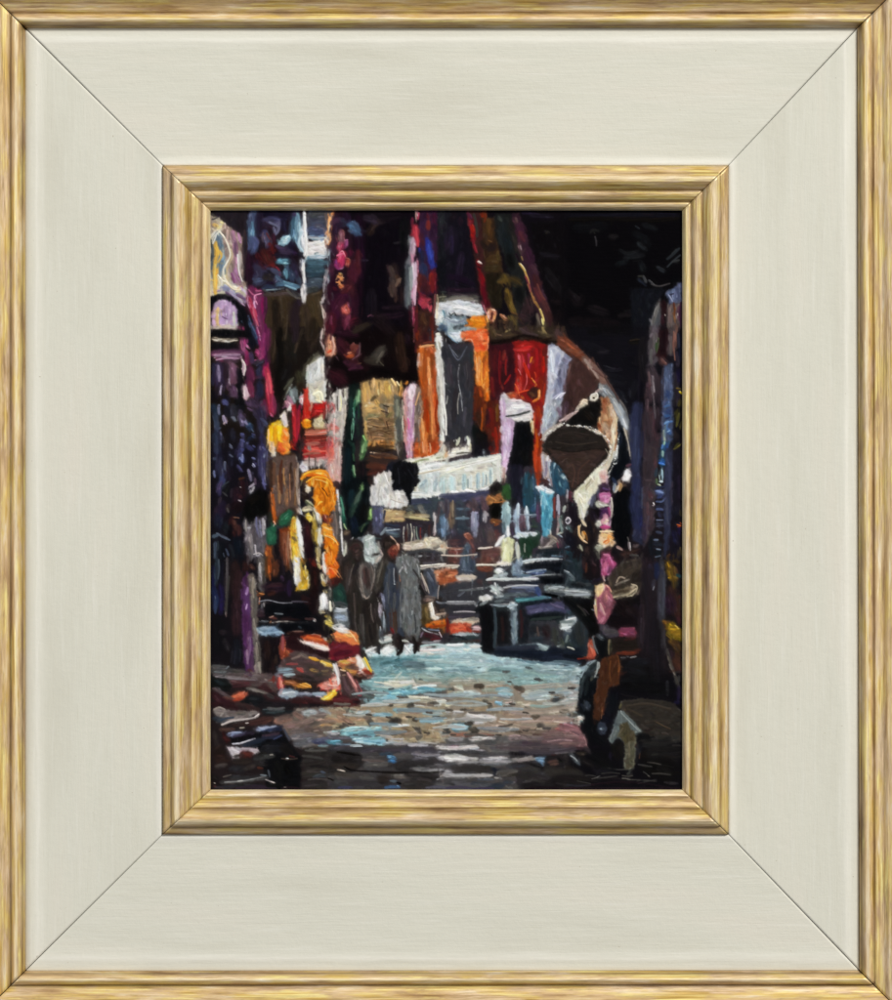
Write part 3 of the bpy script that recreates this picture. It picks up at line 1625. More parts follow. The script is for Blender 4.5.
d8c8b8 20 700 80 760 65 860 60 890 55
e8e4d8 10 700 60 800 50 892 45
403438 30 700 10 892 20
605860 14 720 40 840 30
302428 20 820 30 890 30
383c44 40 850 260 880 300
a89890 8 840 210 830 310
68707c 14 830 340 892 340
282c34 20 850 370 890 360
787c88 12 820 330 860 345
b08878 24 730 320 800 310
706058 14 740 290 810 300
5c4820 0 710 360 760 340 780 480 740 510 700 500 700 420
80683c 20 740 380 750 450
403014 26 720 460 750 490
f0e0c8 0 765 340 790 330 810 430 850 450 810 470 780 460
fff8e8 8 780 340 800 440
503c34 20 810 380 820 430
c8a890 14 820 430 892 420
907868 20 850 400 890 395
d06820 0 740 500 800 480 892 460 892 520 780 530 740 520
e88038 16 780 490 880 475
b04818 14 770 520 890 510
384048 10 720 530 800 540
d0d8e0 10 710 530 760 560 840 580
80889c 10 760 540 840 550
501420 30 730 580 840 600
6c2028 14 780 620 850 610
c8b0b8 8 840 560 860 600
98809c 10 700 600 720 560
a89088 8 710 640 780 640
302c38 30 850 640 890 580
80848c 24 720 640 860 650
b0a8b0 10 800 630 850 625
241418 0 500 600 560 600 600 620 650 640 690 640 680 700 660 730 640 720 620 650 560 660 560 700 540 740 500 740 520 680
100c10 24 660 660 660 710
141014 24 540 690 520 730
180c10 24 380 660 390 730
b8ccc8 0 380 620 440 590 490 610 480 640 430 650 390 640
e0e8e4 14 400 625 470 615
a8a090 12 460 590 480 600
c0c0b0 20 570 630 590 620
e0e4d8 10 575 625 610 635
b8d8dc 0 270 680 380 665 400 700 500 680 520 720 560 690 580 660 640 650 650 720 892 660 892 760 700 760 300 750
f0f4f4 30 300 700 370 690
d0e0e0 14 320 710 330 740
e8ece8 40 420 700 500 690
c0dce0 20 430 680 480 730
f0f0ec 40 590 680 620 710
c8dce0 16 580 660 600 700
304048 7 320 700 340 710
e8dcd8 16 700 700 880 690
c0c8c0 16 700 725 890 720
b8d8d8 14 700 670 890 665
f8e8d8 9 720 710 800 725
70a0a8 0 270 760 400 745 680 740 892 745 892 877 340 877 320 800
5c8c94 24 330 775 480 770
508088 24 400 800 560 790
488890 12 480 780 640 770
80b0b8 20 360 840 480 830
4c7c88 16 500 820 620 810
a8d0cc 20 680 780 890 770
88c0c0 16 640 810 800 800
b8d8d0 12 600 840 740 835 890 845
d0e0d8 8 780 855 890 860
589098 14 480 865 600 860
98c8c8 14 800 820 890 815
384850 20 290 760 310 780
f4f0f0 0 60 540 110 510 150 550 220 570 200 600 100 590
e8a048 0 70 570 100 560 180 560 225 590 235 660 180 660 130 620 80 620
f8b868 20 150 590 210 590
ff9040 20 100 590 140 620
f07838 20 80 600 120 580
ffc880 10 180 570 220 640
e06840 16 60 600 100 620
fff0e0 12 40 530 110 550
080810 0 0 540 40 530 50 560 20 600 0 600
8c1830 0 40 640 120 620 180 660 240 670 230 740 160 740 80 780 20 760 20 700
a02848 26 60 690 120 650
6c1028 30 120 720 160 700
7c1834 20 200 700 220 690
4c0c1c 24 60 760 110 750
d86048 8 150 630 180 680
201018 14 80 780 180 770
f08880 10 0 640 10 700
301018 12 230 690 250 750
8a5c28 20 0 640 20 620
c87848 0 80 780 200 750 260 760 280 780 340 860 350 877 80 877
f0c860 26 10 800 60 850
f8e080 14 110 790 170 780
e87060 24 170 770 200 780
f0a0a0 8 160 750 200 790
402c28 20 80 830 100 850
502c2c 26 170 820 210 810
e8b838 24 120 840 180 860
fff8f0 0 210 750 240 740 280 800 270 850 240 860 225 800
e8d8c8 14 230 770 250 820
d8a828 20 270 770 310 830
f8e070 10 280 760 330 860
e06838 12 260 850 300 840
802018 20 290 860 340 870
c8c0c8 20 50 850 60 800
802028 14 220 860 260 870
T 328 674 7.56
5c5450 0 0 0 892 0 892 877 0 877
78a8ac 0 300 0 892 0 892 120 600 160 300 120 230 90
8c9c94 40 500 30 892 30
70a8a8 24 340 20 680 15
a8c8c8 12 320 30 560 30 680 12
90a898 24 700 20 892 60
98a090 30 640 50 892 90
c8c8b0 0 400 60 520 45 660 65 560 100 440 90
e0dcc0 14 420 70 640 75
88b8bc 24 280 60 380 70
60787c 24 250 90 320 110
b0c0bc 14 340 90 560 110
dcd8c8 8 350 60 480 90
90b8b8 20 620 90 740 100
a8dce0 14 660 110 820 90
d8f0f0 7 720 100 810 88
607070 8 630 100 660 95
6cb0c0 0 440 140 560 110 600 130 700 120 820 110 800 130 660 150 600 150 520 190 400 190
a0dce0 16 480 150 600 130
c0e8ec 8 540 120 600 140
80c0d0 24 360 180 500 175
88c0c8 16 680 130 800 115
e0ecd8 8 350 155 440 160
dce8c8 8 600 165 750 185
c8c8a8 14 620 185 780 200
a0c0c0 30 300 220 460 210
88b8c0 24 280 200 400 200
a89878 0 0 250 300 240 560 220 892 200 892 520 500 520 300 420 0 420
b0a890 30 540 215 740 215
c0b8a0 20 560 195 620 200
b8b098 14 380 230 560 230
d8d8c8 10 680 220 740 240
c8d0c8 20 640 240 880 210
dce4e0 12 820 200 892 205
80a8b4 24 500 270 640 280
88b0b8 20 520 290 600 290
70a0b0 24 340 310 480 310
98a898 20 160 280 280 300
80b0b8 20 180 285 240 290
a88468 30 20 280 140 290
c08c68 24 0 340 120 360
d09868 20 170 340 270 345
e8a868 9 190 330 260 335
b88858 12 0 380 40 380
a07860 30 80 320 200 390
9c8060 40 200 260 340 280
a08870 40 300 350 460 360
a89070 40 540 300 700 310
98805c 40 480 380 640 420
907860 40 540 450 660 450
a08460 40 740 400 860 400
a8906c 50 740 470 860 480
988464 30 700 440 800 440
88a0a4 20 680 280 880 280
98b0b0 16 720 300 860 305
9c8c70 24 640 340 760 330
78a0b0 20 700 355 870 355
90b8c8 12 720 350 860 350
b8c8c0 9 800 330 880 325
a8a8a0 30 850 430 892 500
d8dcd8 14 460 392 540 385 615 388
c8d8dc 8 480 395 600 390
908878 20 380 400 470 420
58808c 14 540 160 580 170
484038 0 450 380 470 345 510 335 550 345 550 375 500 380
3c3430 14 480 355 540 355
5c5044 0 600 250 615 225 640 220 660 235 640 250 615 258
3c302c 8 605 245 635 228
5c6058 0 750 240 780 215 810 205 840 230 830 242
48483c 10 770 235 820 232
54483c 20 650 340 680 345
403830 10 640 350 670 360
485050 14 765 170 790 170
2c3434 7 770 175 795 178
5c6c70 12 460 115 495 110
485858 9 690 42 715 44
605c54 14 455 240 485 235
504840 12 470 245 490 238
3c3c3c 8 790 325 875 330
2c2c30 8 840 328 870 330
5c5448 14 665 410 690 430 700 450
4c443c 12 690 400 695 430
646058 24 680 490 700 470
5c544c 9 640 400 680 420
7c6c5c 24 470 450 515 455
605448 9 480 455 520 458
445058 16 870 440 892 445
506064 10 870 420 892 420
485458 24 310 160 320 190
303c44 12 300 190 310 210
505858 8 320 140 318 160
5c5850 12 160 260 140 290
4c4c48 10 145 300 130 330
504840 30 310 360 335 370
5c5448 14 310 350 350 375
3c3830 7 310 385 335 385
504840 16 90 400 140 392
504840 9 60 405 120 403
78b0b8 0 80 430 160 405 300 400 410 400 400 430 360 470 200 475 120 470
a0d8e0 14 120 425 240 405
c0e8f0 8 160 410 230 408
60a8b8 20 150 455 360 455
e0e8e4 9 240 400 310 405
a8d8e0 14 320 410 400 410
80c8d8 16 230 435 380 430
485c64 7 240 415 270 415
c0c0c0 14 0 440 90 435
a8a8ac 20 0 450 80 450
706c78 24 0 470 140 480
605c68 24 160 480 320 480
a09888 20 360 450 470 470
b0a8a0 14 400 470 480 480
4890a8 24 0 520 100 515
68b0c8 9 20 510 90 505
80a0b8 14 60 530 170 530
90c8dc 0 180 500 230 485 380 485 430 500 450 525 400 535 300 530 220 515
70b0cc 20 280 508 430 518
d0ecf4 7 190 495 240 490 260 485
b0dce8 8 230 520 360 530
a8a8a8 20 460 510 600 520
b0aca8 14 480 495 570 495
90a0a8 20 420 530 540 535
a8b8bc 14 170 545 250 545
dce8ec 7 190 550 260 548
303038 24 40 550 140 548
8c8c90 20 600 530 720 530
a8a4a0 14 500 530 700 540
989494 24 780 560 892 560
b0aca8 12 700 520 820 530
c0b8b8 9 820 540 892 545
4a4648 0 0 555 300 545 700 550 892 560 892 877 0 877
38343a 60 30 840 860 840
282424 0 0 570 140 570 260 620 260 680 200 740 0 760
14100c 14 70 590 160 600 200 610
0c0808 9 100 595 180 610 240 615
1c1818 40 40 640 200 660
302824 40 40 700 220 700
3c3a40 30 20 565 280 560
504a58 24 260 590 400 570
4c4848 40 280 620 440 620
3c3c44 24 380 590 560 590
48404c 20 400 570 800 565
5c3c44 10 700 550 820 570
343038 10 600 565 780 560
5c545c 30 560 590 740 590
605c5c 30 500 620 640 620
8c8890 24 640 600 840 610
a09ca4 12 740 590 892 590
b0acb0 9 660 630 892 640
504c54 30 700 660 860 660
68646c 16 640 650 740 640
3c3838 40 780 650 820 670
7c7880 20 820 630 892 650
70605c 14 260 650 420 660
64605c 30 300 690 440 690
585450 20 460 670 560 680
2c2828 50 520 700 620 720
342c2c 20 460 700 600 660
384858 24 400 610 480 610
4888c0 24 455 630 510 640
3878b8 20 460 660 510 665
6098c8 9 450 620 480 622
a8a4a8 20 620 710 720 715
b0acb0 16 680 725 880 720
c8c4c8 8 620 715 760 720
807c80 16 740 690 892 700
100c0c 10 140 715 200 730 360 740 500 745 800 745
1c1814 16 400 745 640 750 840 740
0c0808 8 120 700 170 725
c8b8a8 8 70 725 130 738
e8d8c8 5 90 728 120 735
504840 30 60 760 200 770
4c4844 24 180 770 340 775
605c58 16 240 780 340 790
2c2420 60 400 790 460 800
1c1814 40 740 790 830 790
28241c 40 680 820 760 830
787068 20 500 775 560 780 660 780
8c8880 10 480 765 560 765
706860 14 580 790 670 775
504a48 30 560 830 660 820
14100c 10 0 790 40 805
080808 14 520 820 550 830
607080 12 470 810 520 815
4068a0 16 430 860 540 855
70a0d0 6 520 845 535 850
3c3c5c 14 80 860 180 860
383438 30 160 830 360 840
484848 30 60 820 140 830
302c30 24 280 860 420 860
807878 30 850 760 870 820
989494 14 850 780 892 750
a09c9c 9 820 800 892 790
5c5c70 14 740 860 892 858
34302c 20 600 860 700 862
e06850 0 0 0 0 60 30 120 100 120 90 60 80 0
302020 16 0 10 20 40
d8d0d0 20 75 0 85 70
f0a898 24 45 20 50 100
e88070 14 30 80 60 110
58383c 0 100 0 160 0 190 160 120 150 110 80
483034 20 130 60 160 150
c88078 20 160 10 200 110
d88070 30 185 20 235 150
e8a8a0 8 170 10 220 140
b05058 20 210 60 245 150
c84850 12 250 120 250 160
381818 30 220 30 300 20
5c2018 20 240 10 340 5
24120f 24 200 20 250 60
f0a890 10 300 30 330 20
4c1418 0 0 180 80 140 180 170 240 200 230 235 100 250 30 240
7c2830 30 40 200 100 190
300c10 30 0 225 60 240
8c3038 14 60 230 130 225
201014 20 180 210 240 215
5c2c30 24 120 190 180 190
b85850 14 90 130 100 160
f8d830 0 0 130 60 120 65 150 30 180 0 190
fff0a0 7 0 140 50 130
e89020 12 0 165 50 160
e84838 10 60 130 80 110
50585c 20 200 160 290 180
8090a0 14 240 190 300 190
908878 9 170 172 210 175
383438 14 240 180 300 170
T 446 210 7.56
100a12 0 0 0 892 0 892 877 0 877
14101c 0 0 0 170 0 190 300 240 640 0 640
22182c 60 40 150 30 300
281c3c 24 40 200 40 330
2a1424 30 110 60 110 110
1a1018 40 60 40 40 60
241830 40 120 330 90 560
1a0c20 40 30 500 200 560
2c1428 24 0 600 220 600
3c2c34 20 20 630 240 640
5a5450 0 0 650 240 650 270 720 100 690 0 690
847c70 16 0 675 200 670
9a9488 10 120 670 240 690
d8dce4 0 0 700 100 680 270 720 290 780 210 810 150 790 0 700
f0f4f8 26 10 710 140 730 260 770
ffffff 14 60 720 160 725 250 750
b8c8d8 20 60 750 160 770 230 800
d8e4ec 12 40 740 150 755 230 780
e8f0f4 14 100 700 200 720 270 730
101418 9 25 780 45 795
181c24 8 45 795 75 775
8aa0b0 0 0 740 20 760 60 800 150 800 160 840 100 877 0 877
c8d4dc 26 10 800 50 840 110 850
6a8088 24 90 810 150 820
50606a 20 20 800 40 810
e0e8ec 12 0 760 20 770
506870 14 100 870 150 850
f09030 0 170 840 210 820 290 800 300 877 180 877
ff9030 24 210 850 290 850
ffb050 10 180 835 240 825
c07020 10 200 860 240 870
d8601c 14 260 860 300 877
401c1c 0 150 0 250 0 300 300 350 600 360 740 290 760 240 500 200 250
5a1830 16 165 20 180 70
8a1820 0 170 60 200 80 220 170 215 240 195 230 175 150
b8201c 26 195 120 200 200
c83020 10 200 110 210 160
6a2048 10 180 30 195 60
3a3430 16 210 30 230 120 235 200
8a1c28 16 205 230 230 320
b03040 7 215 260 235 320
781018 24 240 380 255 460
900c18 30 260 480 290 560 285 640
600818 40 300 560 300 660 310 730
a84060 12 270 690 300 760
c87080 8 285 720 310 790
d0a8a0 12 240 390 270 405
f8f0e0 7 245 385 262 400
4a1c10 30 300 10 280 60
a02c10 24 265 20 285 60
7a2c14 16 300 30 290 90
3c2414 0 270 60 370 60 400 300 430 480 300 460 280 250
5a3818 40 320 80 330 200
4a2c14 30 350 150 340 240
6a4424 9 320 230 345 240
241814 30 270 240 300 290
201418 40 330 290 360 270
4c3418 50 320 380 400 370
3c2c14 60 320 440 390 440
5a4420 20 390 310 400 380
2c2010 40 320 500 330 600
1c1c14 60 330 560 370 680
20180c 0 300 480 420 480 420 740 360 740 320 660
1a1c1c 0 370 30 500 30 560 300 600 560 640 877 520 877 520 700 480 480 420 300 370 200
3a403c 20 400 50 420 80
1c2428 50 430 120 440 260
141c20 60 460 200 480 330
0c0c0c 50 480 350 500 430
2a2420 40 510 180 530 300
241c1c 40 500 80 500 140
3c3424 40 460 500 400 540
5a4418 50 440 500 470 560
6a5020 26 400 540 470 520
4a3818 50 500 520 560 560
7a5c20 34 460 600 480 700 510 770
8a6a28 12 490 620 500 700 530 780
4a3414 30 460 640 470 700
1c1814 40 560 620 570 700
0c0e10 50 550 600 560 680
2c1c20 60 600 740 580 830
3c2428 60 620 680 640 780
342024 60 550 820 620 850
d88868 0 310 755 370 745 380 780 375 840 350 850 320 820
f0a890 16 320 770 320 820
601c18 12 350 770 340 830
f8c8a0 8 345 750 370 760
e8a060 12 370 790 365 830
e08c48 14 305 800 315 850
4a1c18 20 340 850 370 870
a06840 30 420 800 460 830
c88058 14 410 790 440 800
e0a080 8 430 800 450 820
604028 20 400 840 470 860
8a7030 10 470 800 480 830
6a5428 40 500 810 530 860
8a5c30 10 490 770 540 790
3a1c2c 0 500 20 550 20 640 300 740 620 820 877 730 877 650 660 600 480 560 330 530 200
58303c 24 510 60 530 100
6a4448 14 525 60 540 90
4a1c34 50 560 120 590 220
5c2430 30 560 170 590 230
3c1830 40 620 300 650 400
583040 30 650 420 680 480
4a1c20 40 670 500 700 580
7a3c34 12 690 560 720 640 750 680
6a2c30 40 680 600 730 700
5a2c2c 40 740 700 780 830
3c1c1c 40 780 780 800 877
7a5058 20 555 250 570 330
9a7880 10 560 270 570 300
8a6a40 10 570 350 580 380
b89448 14 555 400 590 450 610 500
f0d890 8 560 405 600 460
c08848 10 600 480 630 560
a8703c 12 620 560 650 640 670 700
a87c3c 14 670 690 710 750 730 800
d8c068 14 710 750 735 820 735 877
f0e890 8 725 820 735 870
7a6858 24 690 790 710 877
a04048 10 600 500 640 620
20101c 14 530 330 560 400
2a1c3c 20 580 20 700 30
1c1624 26 640 40 800 50
0c080c 0 640 100 892 80 892 877 840 877 760 600 680 380
1a161a 16 750 160 780 170
28241c 8 755 175 770 160
18141c 30 720 330 850 350
141014 50 760 450 850 600
1a1014 30 800 690 870 700
140c10 60 860 780 840 860
T 446 326 7.56
200c0c 0 0 0 892 0 892 877 0 877
8aa0a8 0 0 0 300 0 230 40 120 40 0 60
b8c4c8 20 130 10 220 5
f09030 30 240 20 300 25
504c50 20 60 15 120 10
181418 0 0 60 120 120 210 120 210 300 210 560 200 877 0 877
3c3440 0 20 140 200 130 210 500 200 877 0 877 10 400
48404c 40 60 180 80 300
3a3038 40 50 330 50 500
444048 30 140 260 160 330
342c34 40 160 360 160 520
504850 26 130 560 140 700
3c3438 30 40 560 40 760
585058 20 170 460 180 600
484448 20 60 600 65 740
54505c 26 160 640 170 760
585c68 14 60 170 100 250 150 170
6c7080 8 40 220 100 260 150 200
787c88 7 20 140 90 220
8a8884 7 110 280 95 400 95 480
b0aca0 8 95 440 95 500 115 560 120 620
a8a498 7 90 500 100 560
787468 7 115 620 90 760 95 860
101820 30 20 200 25 300
183030 24 190 260 195 310
c0d0d8 0 20 60 60 35 120 40 130 90 110 120 70 115 30 90
e8f0f4 26 50 60 100 60
80a8c0 10 15 70 60 110 90 130
f8f8ff 8 100 40 125 80
f06830 0 120 50 240 20 310 30 325 100 315 200 270 205 220 190 200 110 130 110
ff7848 34 230 60 290 70
ff8850 20 150 70 220 60
f85838 40 260 110 270 170
f8b080 8 130 105 200 110 215 180
ffa878 10 300 120 315 160 295 195
e04820 14 220 90 230 160
e88030 20 130 60 160 90
e07020 0 215 210 320 200 325 400 330 560 300 580 230 430
ff9850 20 240 230 240 330 235 420
f8a880 10 215 220 225 300
e06018 24 290 240 290 330
ffb050 10 260 260 265 380 270 430
c84c18 20 300 340 300 420
d87828 30 260 380 250 440
e86820 24 300 480 305 550
ffa030 12 300 500 320 540
6a2410 0 210 460 280 430 290 560 320 600 280 800 210 700
8a3418 24 230 470 240 540
a84c18 20 280 450 290 500
4a1c14 24 250 560 240 700
6c3c14 20 290 600 300 700
301418 30 300 620 320 720
3c1018 0 320 150 510 130 530 480 440 500 400 560 330 560
501c20 40 360 180 370 300
6a1c24 24 350 300 360 440
7a1818 30 390 350 380 480
681418 30 340 460 350 540
801c18 20 420 200 440 180
3a1018 40 480 200 490 330
2a1018 40 430 250 440 440
501018 20 400 240 400 400
8a3020 10 460 170 460 220
a02018 12 380 400 410 380
1c1010 20 340 140 480 120
981c18 0 500 110 660 120 700 140 780 150 770 400 740 600 700 877 660 877 660 700 600 570 520 540 500 400
d02c2c 50 540 140 620 150
f04848 16 500 180 640 185
e03c38 40 540 220 560 300
d84860 30 570 240 580 320
f06868 9 560 190 570 330
e03828 40 540 400 540 500
f08888 7 580 330 610 380 600 440
e8a0a0 6 560 340 545 420
c02818 30 640 300 620 440
e87028 12 630 220 660 250 640 290
f08838 8 650 210 670 260 640 290
c81c28 30 690 240 690 380
e03840 12 690 250 710 400
801418 20 740 200 740 300
6a2014 24 760 200 760 360
9a1c14 30 740 400 750 440
a82c14 20 680 150 760 170
c83820 20 660 340 680 400
f8a040 8 660 390 690 440
ffc060 7 630 410 680 440
d05818 20 600 450 640 440
3a2418 0 600 490 650 470 690 490 680 550 630 570 600 540
7c3c1c 20 620 500 640 540
ff9838 16 705 470 710 520 690 570 650 580
ffc878 7 700 460 715 510 690 560
e86820 12 640 560 690 560
b83818 40 480 530 540 540
f07030 20 570 520 580 540
d84c28 30 460 500 520 520
ff8848 10 555 500 590 540
c02810 40 700 640 700 740
8a2c10 24 680 800 680 860
e85818 10 660 600 700 620
602410 30 740 560 720 640
c07c20 16 670 740 690 700
5c1c10 0 320 570 400 560 420 877 330 877 280 780
8a1c1c 40 330 640 320 740
6a3010 24 380 600 390 700
b03018 14 400 760 410 860
b87820 10 380 620 385 720
901814 30 360 820 390 830
281014 30 300 640 290 740
0c0c0c 60 260 800 300 860
0c1414 40 220 760 230 860
a85020 14 250 720 270 790
c0a0c0 0 410 540 440 500 460 560 460 680 510 720 510 877 430 877
e0c8e0 24 430 540 435 640
d0b0d0 40 460 720 450 860
f0e0f0 8 420 560 425 720
b080c0 10 500 760 490 860
d8d0cc 0 455 560 560 560 610 590 660 610 650 720 560 730 520 720 450 680
f8f0ec 34 480 620 560 600 620 620
e8c0c8 20 490 570 560 570
f4e8f0 30 490 590 550 580
484c54 14 460 685 560 665 630 650
c8c4c4 16 600 590 640 600
e8e4dc 20 540 690 630 670
909498 10 480 670 560 650
f0ece8 16 520 710 620 710
e8d8a8 20 650 720 660 780 645 860
f8f0c8 8 640 700 640 740
080c10 0 515 740 550 725 600 740 630 720 640 877 505 877
3c2c20 0 310 0 892 0 892 120 800 130 680 110 560 100 480 90 360 110 330 100
5a4024 30 350 20 360 80
7a6040 16 340 10 380 70
8a7040 14 450 40 490 20
604830 24 440 70 500 60
806048 10 380 60 420 70
4a3038 40 580 30 640 60
503c3c 20 560 20 620 60 690 70
a89058 14 730 10 760 60
6a5838 24 700 40 790 80
5a3c3c 40 840 30 860 80
100806 24 340 120 480 105 580 75 680 90 760 115 880 125
28140c 14 600 100 700 110 800 90
2c1c18 20 500 40 560 50
d8d0a0 6 465 10 485 35
9898b4 0 770 150 800 140 880 180 892 200 892 660 800 760 740 877 705 877 740 650 770 450
c8d0e0 24 795 170 790 300 780 420
a8b4c8 26 830 220 820 330 810 430
787c9c 30 860 230 860 330
706080 26 880 280 860 400
b8b0cc 10 860 240 870 360
8c8ca8 40 820 460 830 560
b8b8d0 16 850 500 890 480
60485c 40 880 440 870 520
d8d8e8 10 760 430 770 500
a0a8b8 30 780 560 770 660
8890a0 30 800 640 780 740
c0c4cc 12 740 640 720 760
d8dce0 8 735 680 715 840
807080 40 860 580 840 640
685060 30 880 640 830 700
a8a0b8 10 840 540 890 510
b8a8a0 20 892 720 830 770 770 840
d8ccc0 10 870 750 850 765
e0d0c0 10 810 790 790 810
908480 14 740 830 720 870
1c1410 40 850 860 890 820
281814 20 800 870 860 800
e8e4c0 12 90 850 85 877
e8ecd8 16 170 830 185 877
a0a4a8 12 150 830 150 870
d8dcc8 10 60 870 75 855
30101c 20 870 170 890 180
T 446 442 7.56
3c3440 0 0 0 892 0 892 877 0 877
141018 0 190 0 340 0 340 120 200 120
504038 30 20 20 180 30
a0a0a0 14 120 20 150 20
d8e0b8 16 90 0 80 20
f0e8d8 0 0 90 60 50 190 30 190 80 100 110 0 130
fff8e0 14 10 80 180 50
e8e0b0 12 180 10 185 70
504c40 10 80 90 180 80
f0a060 20 0 60 5 110
3c2c34 20 20 140 200 110
101018 30 220 60 240 100
708088 18 285 60 290 110
a8b0b8 8 280 70 285 100
601410 30 340 40 350 70
a82818 20 390 20 380 80
c03c28 10 340 90 400 80
c4d2d2 0 0 160 140 130 415 95 418 300 350 310 320 330 280 360 100 390 0 400
f8f8f0 26 20 190 200 150 400 130
f4f0d0 14 0 215 120 190 230 180
e8f4f4 24 220 160 400 150
b8d8d8 20 20 260 20 340
a8c0c0 30 90 250 95 350
e0f0f0 16 60 250 60 370
c8e4e4 24 140 240 150 340
a8c8d0 16 180 230 180 330
98a8ac 12 220 230 220 360
d8f0f4 26 250 220 255 350
b8d0d4 14 290 210 290 340
e0e8e4 26 330 210 330 300
e8ece8 24 390 180 385 290
c8c8c0 12 370 200 370 300
ffffff 16 35 385 90 382
fcfcfc 16 150 375 230 370
f8f8f8 14 280 365 310 350
d0d8d8 16 0 370 30 380
484c6c 0 0 400 40 395 180 390 240 385 310 370 340 400 330 440 200 440 0 460
5c6088 20 60 410 180 400
6c5c78 50 220 440 300 430
6a5858 50 20 480 30 560
8a7460 40 50 480 50 600
a08868 16 70 560 60 620
504c60 60 30 640 30 720
88a8c8 16 8 580 10 660
586070 60 110 500 120 540
8090a0 14 80 500 160 500
90a4a8 14 80 580 160 580
404858 40 110 530 130 560
384454 50 120 620 110 680
6c7880 16 90 660 180 660
7c5c60 50 200 460 200 520
9c94b8 0 190 540 240 530 245 700 215 720 190 640
b0a8c8 20 205 560 215 640
7c88a8 14 230 620 230 710
2c3040 26 265 480 260 600
7a5860 40 290 470 295 520
b0a8b0 30 295 540 295 600
d0c8c8 10 290 540 300 560
505058 40 260 680 330 700
804c48 60 180 760 200 800
a86048 30 150 700 170 720
c88068 9 140 700 170 690
685860 50 320 640 350 720
743c3c 40 380 680 390 760
604850 40 60 780 80 800
607080 30 160 770 170 840
8898a0 14 150 780 165 820
504048 50 240 780 240 720
8c4c44 50 290 840 400 830
b86858 20 280 860 400 850
c8a898 14 0 800 140 805
d0b8a8 16 250 805 350 800 420 795
e8e0d0 14 0 865 120 860 230 855
803c34 34 20 835 200 830
201814 14 230 820 300 815
b0a090 16 20 740 20 770
181814 0 335 310 380 300 420 310 425 370 380 390 340 370
2c2020 20 380 370 410 370
b07040 0 310 400 420 380 425 440 330 470 300 440
e09858 12 330 410 360 440
e09050 9 380 400 400 440 420 450
603020 14 350 450 370 410
080804 0 335 480 370 465 415 460 415 560 370 580 340 570
1c1408 24 370 490 380 540
b06038 30 340 600 400 600
a85830 16 370 630 400 620
e8a860 8 350 590 370 610
2c5c28 0 430 330 490 320 500 380 490 435 440 440 425 400
408038 24 450 350 460 400
5c9858 10 480 320 485 360
1c3c18 14 440 400 450 430
d8b0d8 0 425 0 505 0 500 80 470 180 450 240 420 240
f0d8f4 24 450 20 440 100
e8c8e8 16 480 20 465 120
c088b8 10 430 20 425 110
b89080 24 440 200 440 300
c8b0a8 10 425 180 430 300
604840 20 430 280 430 320
0c0c10 0 505 0 650 0 665 170 600 180 560 210 500 180 470 180
1a1828 0 470 180 580 170 590 480 520 490 500 420 490 300
2c2038 26 480 240 490 280
282438 20 560 190 560 260
14202c 20 510 440 520 420
101010 40 580 60 600 140
244c60 0 585 260 640 230 680 250 700 400 680 560 620 560 590 480 580 400
306880 20 600 280 600 340
60889c 8 600 230 600 270
406880 24 640 290 660 360
205878 30 610 420 600 480
3868a0 24 650 440 655 520
6890b8 8 655 260 660 360
287090 12 590 400 620 400
1c2c38 30 680 400 690 500
4a2420 14 640 210 640 260
b03c18 0 650 0 710 0 720 300 690 340 680 250 665 170
c85428 14 660 20 690 100 700 200
802410 20 700 120 705 260
d07848 8 680 40 690 70
401c20 30 740 300 760 330
c0b0a8 0 710 0 740 40 790 140 800 220 800 340 740 280 715 180
989090 20 740 120 730 240
e8e0e0 9 720 80 715 240
e8c8b8 8 750 70 775 110
8c788c 16 760 180 750 260
c8c8d8 10 790 130 780 200
b0b4c8 16 770 280 795 330
2c2014 0 730 0 892 0 892 200 820 150
3c2420 40 820 40 880 120
4a2c28 30 860 170 890 180
4a3028 14 740 60 800 130
285878 0 790 200 820 150 850 190 892 220 892 400 820 380 800 320
306c90 24 820 190 830 280
183850 24 840 320 850 280
78a0b8 10 800 190 810 160
5890a8 14 880 200 885 240
a0b8c8 8 850 210 860 260
90b8c8 20 870 280 892 290
487c90 20 880 320 880 370
e8f0f0 0 680 345 700 335 740 340 815 375 800 400 750 385 710 365
ffffff 9 700 345 750 355 800 380
58b0c8 0 710 365 750 385 800 400 805 560 780 700 745 700 730 600 720 480
98d8e8 30 740 400 740 460
80c8dc 20 760 480 755 560
2890b8 30 780 440 770 540
48a8c8 24 730 560 740 640
3088a8 16 760 600 755 690
c8e8f0 9 720 420 760 400
482030 30 820 420 830 540
802c30 20 810 480 820 520
c0c0d0 14 845 400 840 520
b09898 20 850 540 840 690
d0c8c0 16 790 560 790 700
403844 30 870 420 870 520
c8d8c8 8 860 600 880 620
90a098 10 880 660 840 640
303c34 14 870 640 860 680
b8c0b0 14 840 700 892 680
5c7068 24 880 560 880 600
5c3c60 30 700 460 705 600
303c48 30 690 620 690 680
486038 14 640 640 690 640
101c28 60 530 640 640 640
98c0c8 0 420 470 450 445 485 450 490 560 480 640 440 680 425 600
b8e0e0 26 460 470 465 530
c8f0f0 10 470 480 475 540
809ca8 20 440 560 460 640
4a6478 14 430 620 430 690
a8c0e0 0 510 560 530 500 550 460 562 500 550 600 560 700 540 720 520 660
c8d8f0 20 545 480 540 560
e8f0ff 9 548 465 545 520
a0b8d0 20 530 600 540 690
c0d4e8 26 610 500 610 580
e8f0f8 9 612 490 618 600
b0b8c8 22 615 600 625 660
a8b0c8 8 560 560 680 550
8090a8 9 640 570 690 555
c0d8f0 0 525 710 560 680 590 685 700 690 680 715 600 730 540 725
e8f4ff 12 540 715 640 705
604a8c 10 500 600 505 700
e8f0ff 0 440 700 460 650 470 640 480 660 480 720 460 720
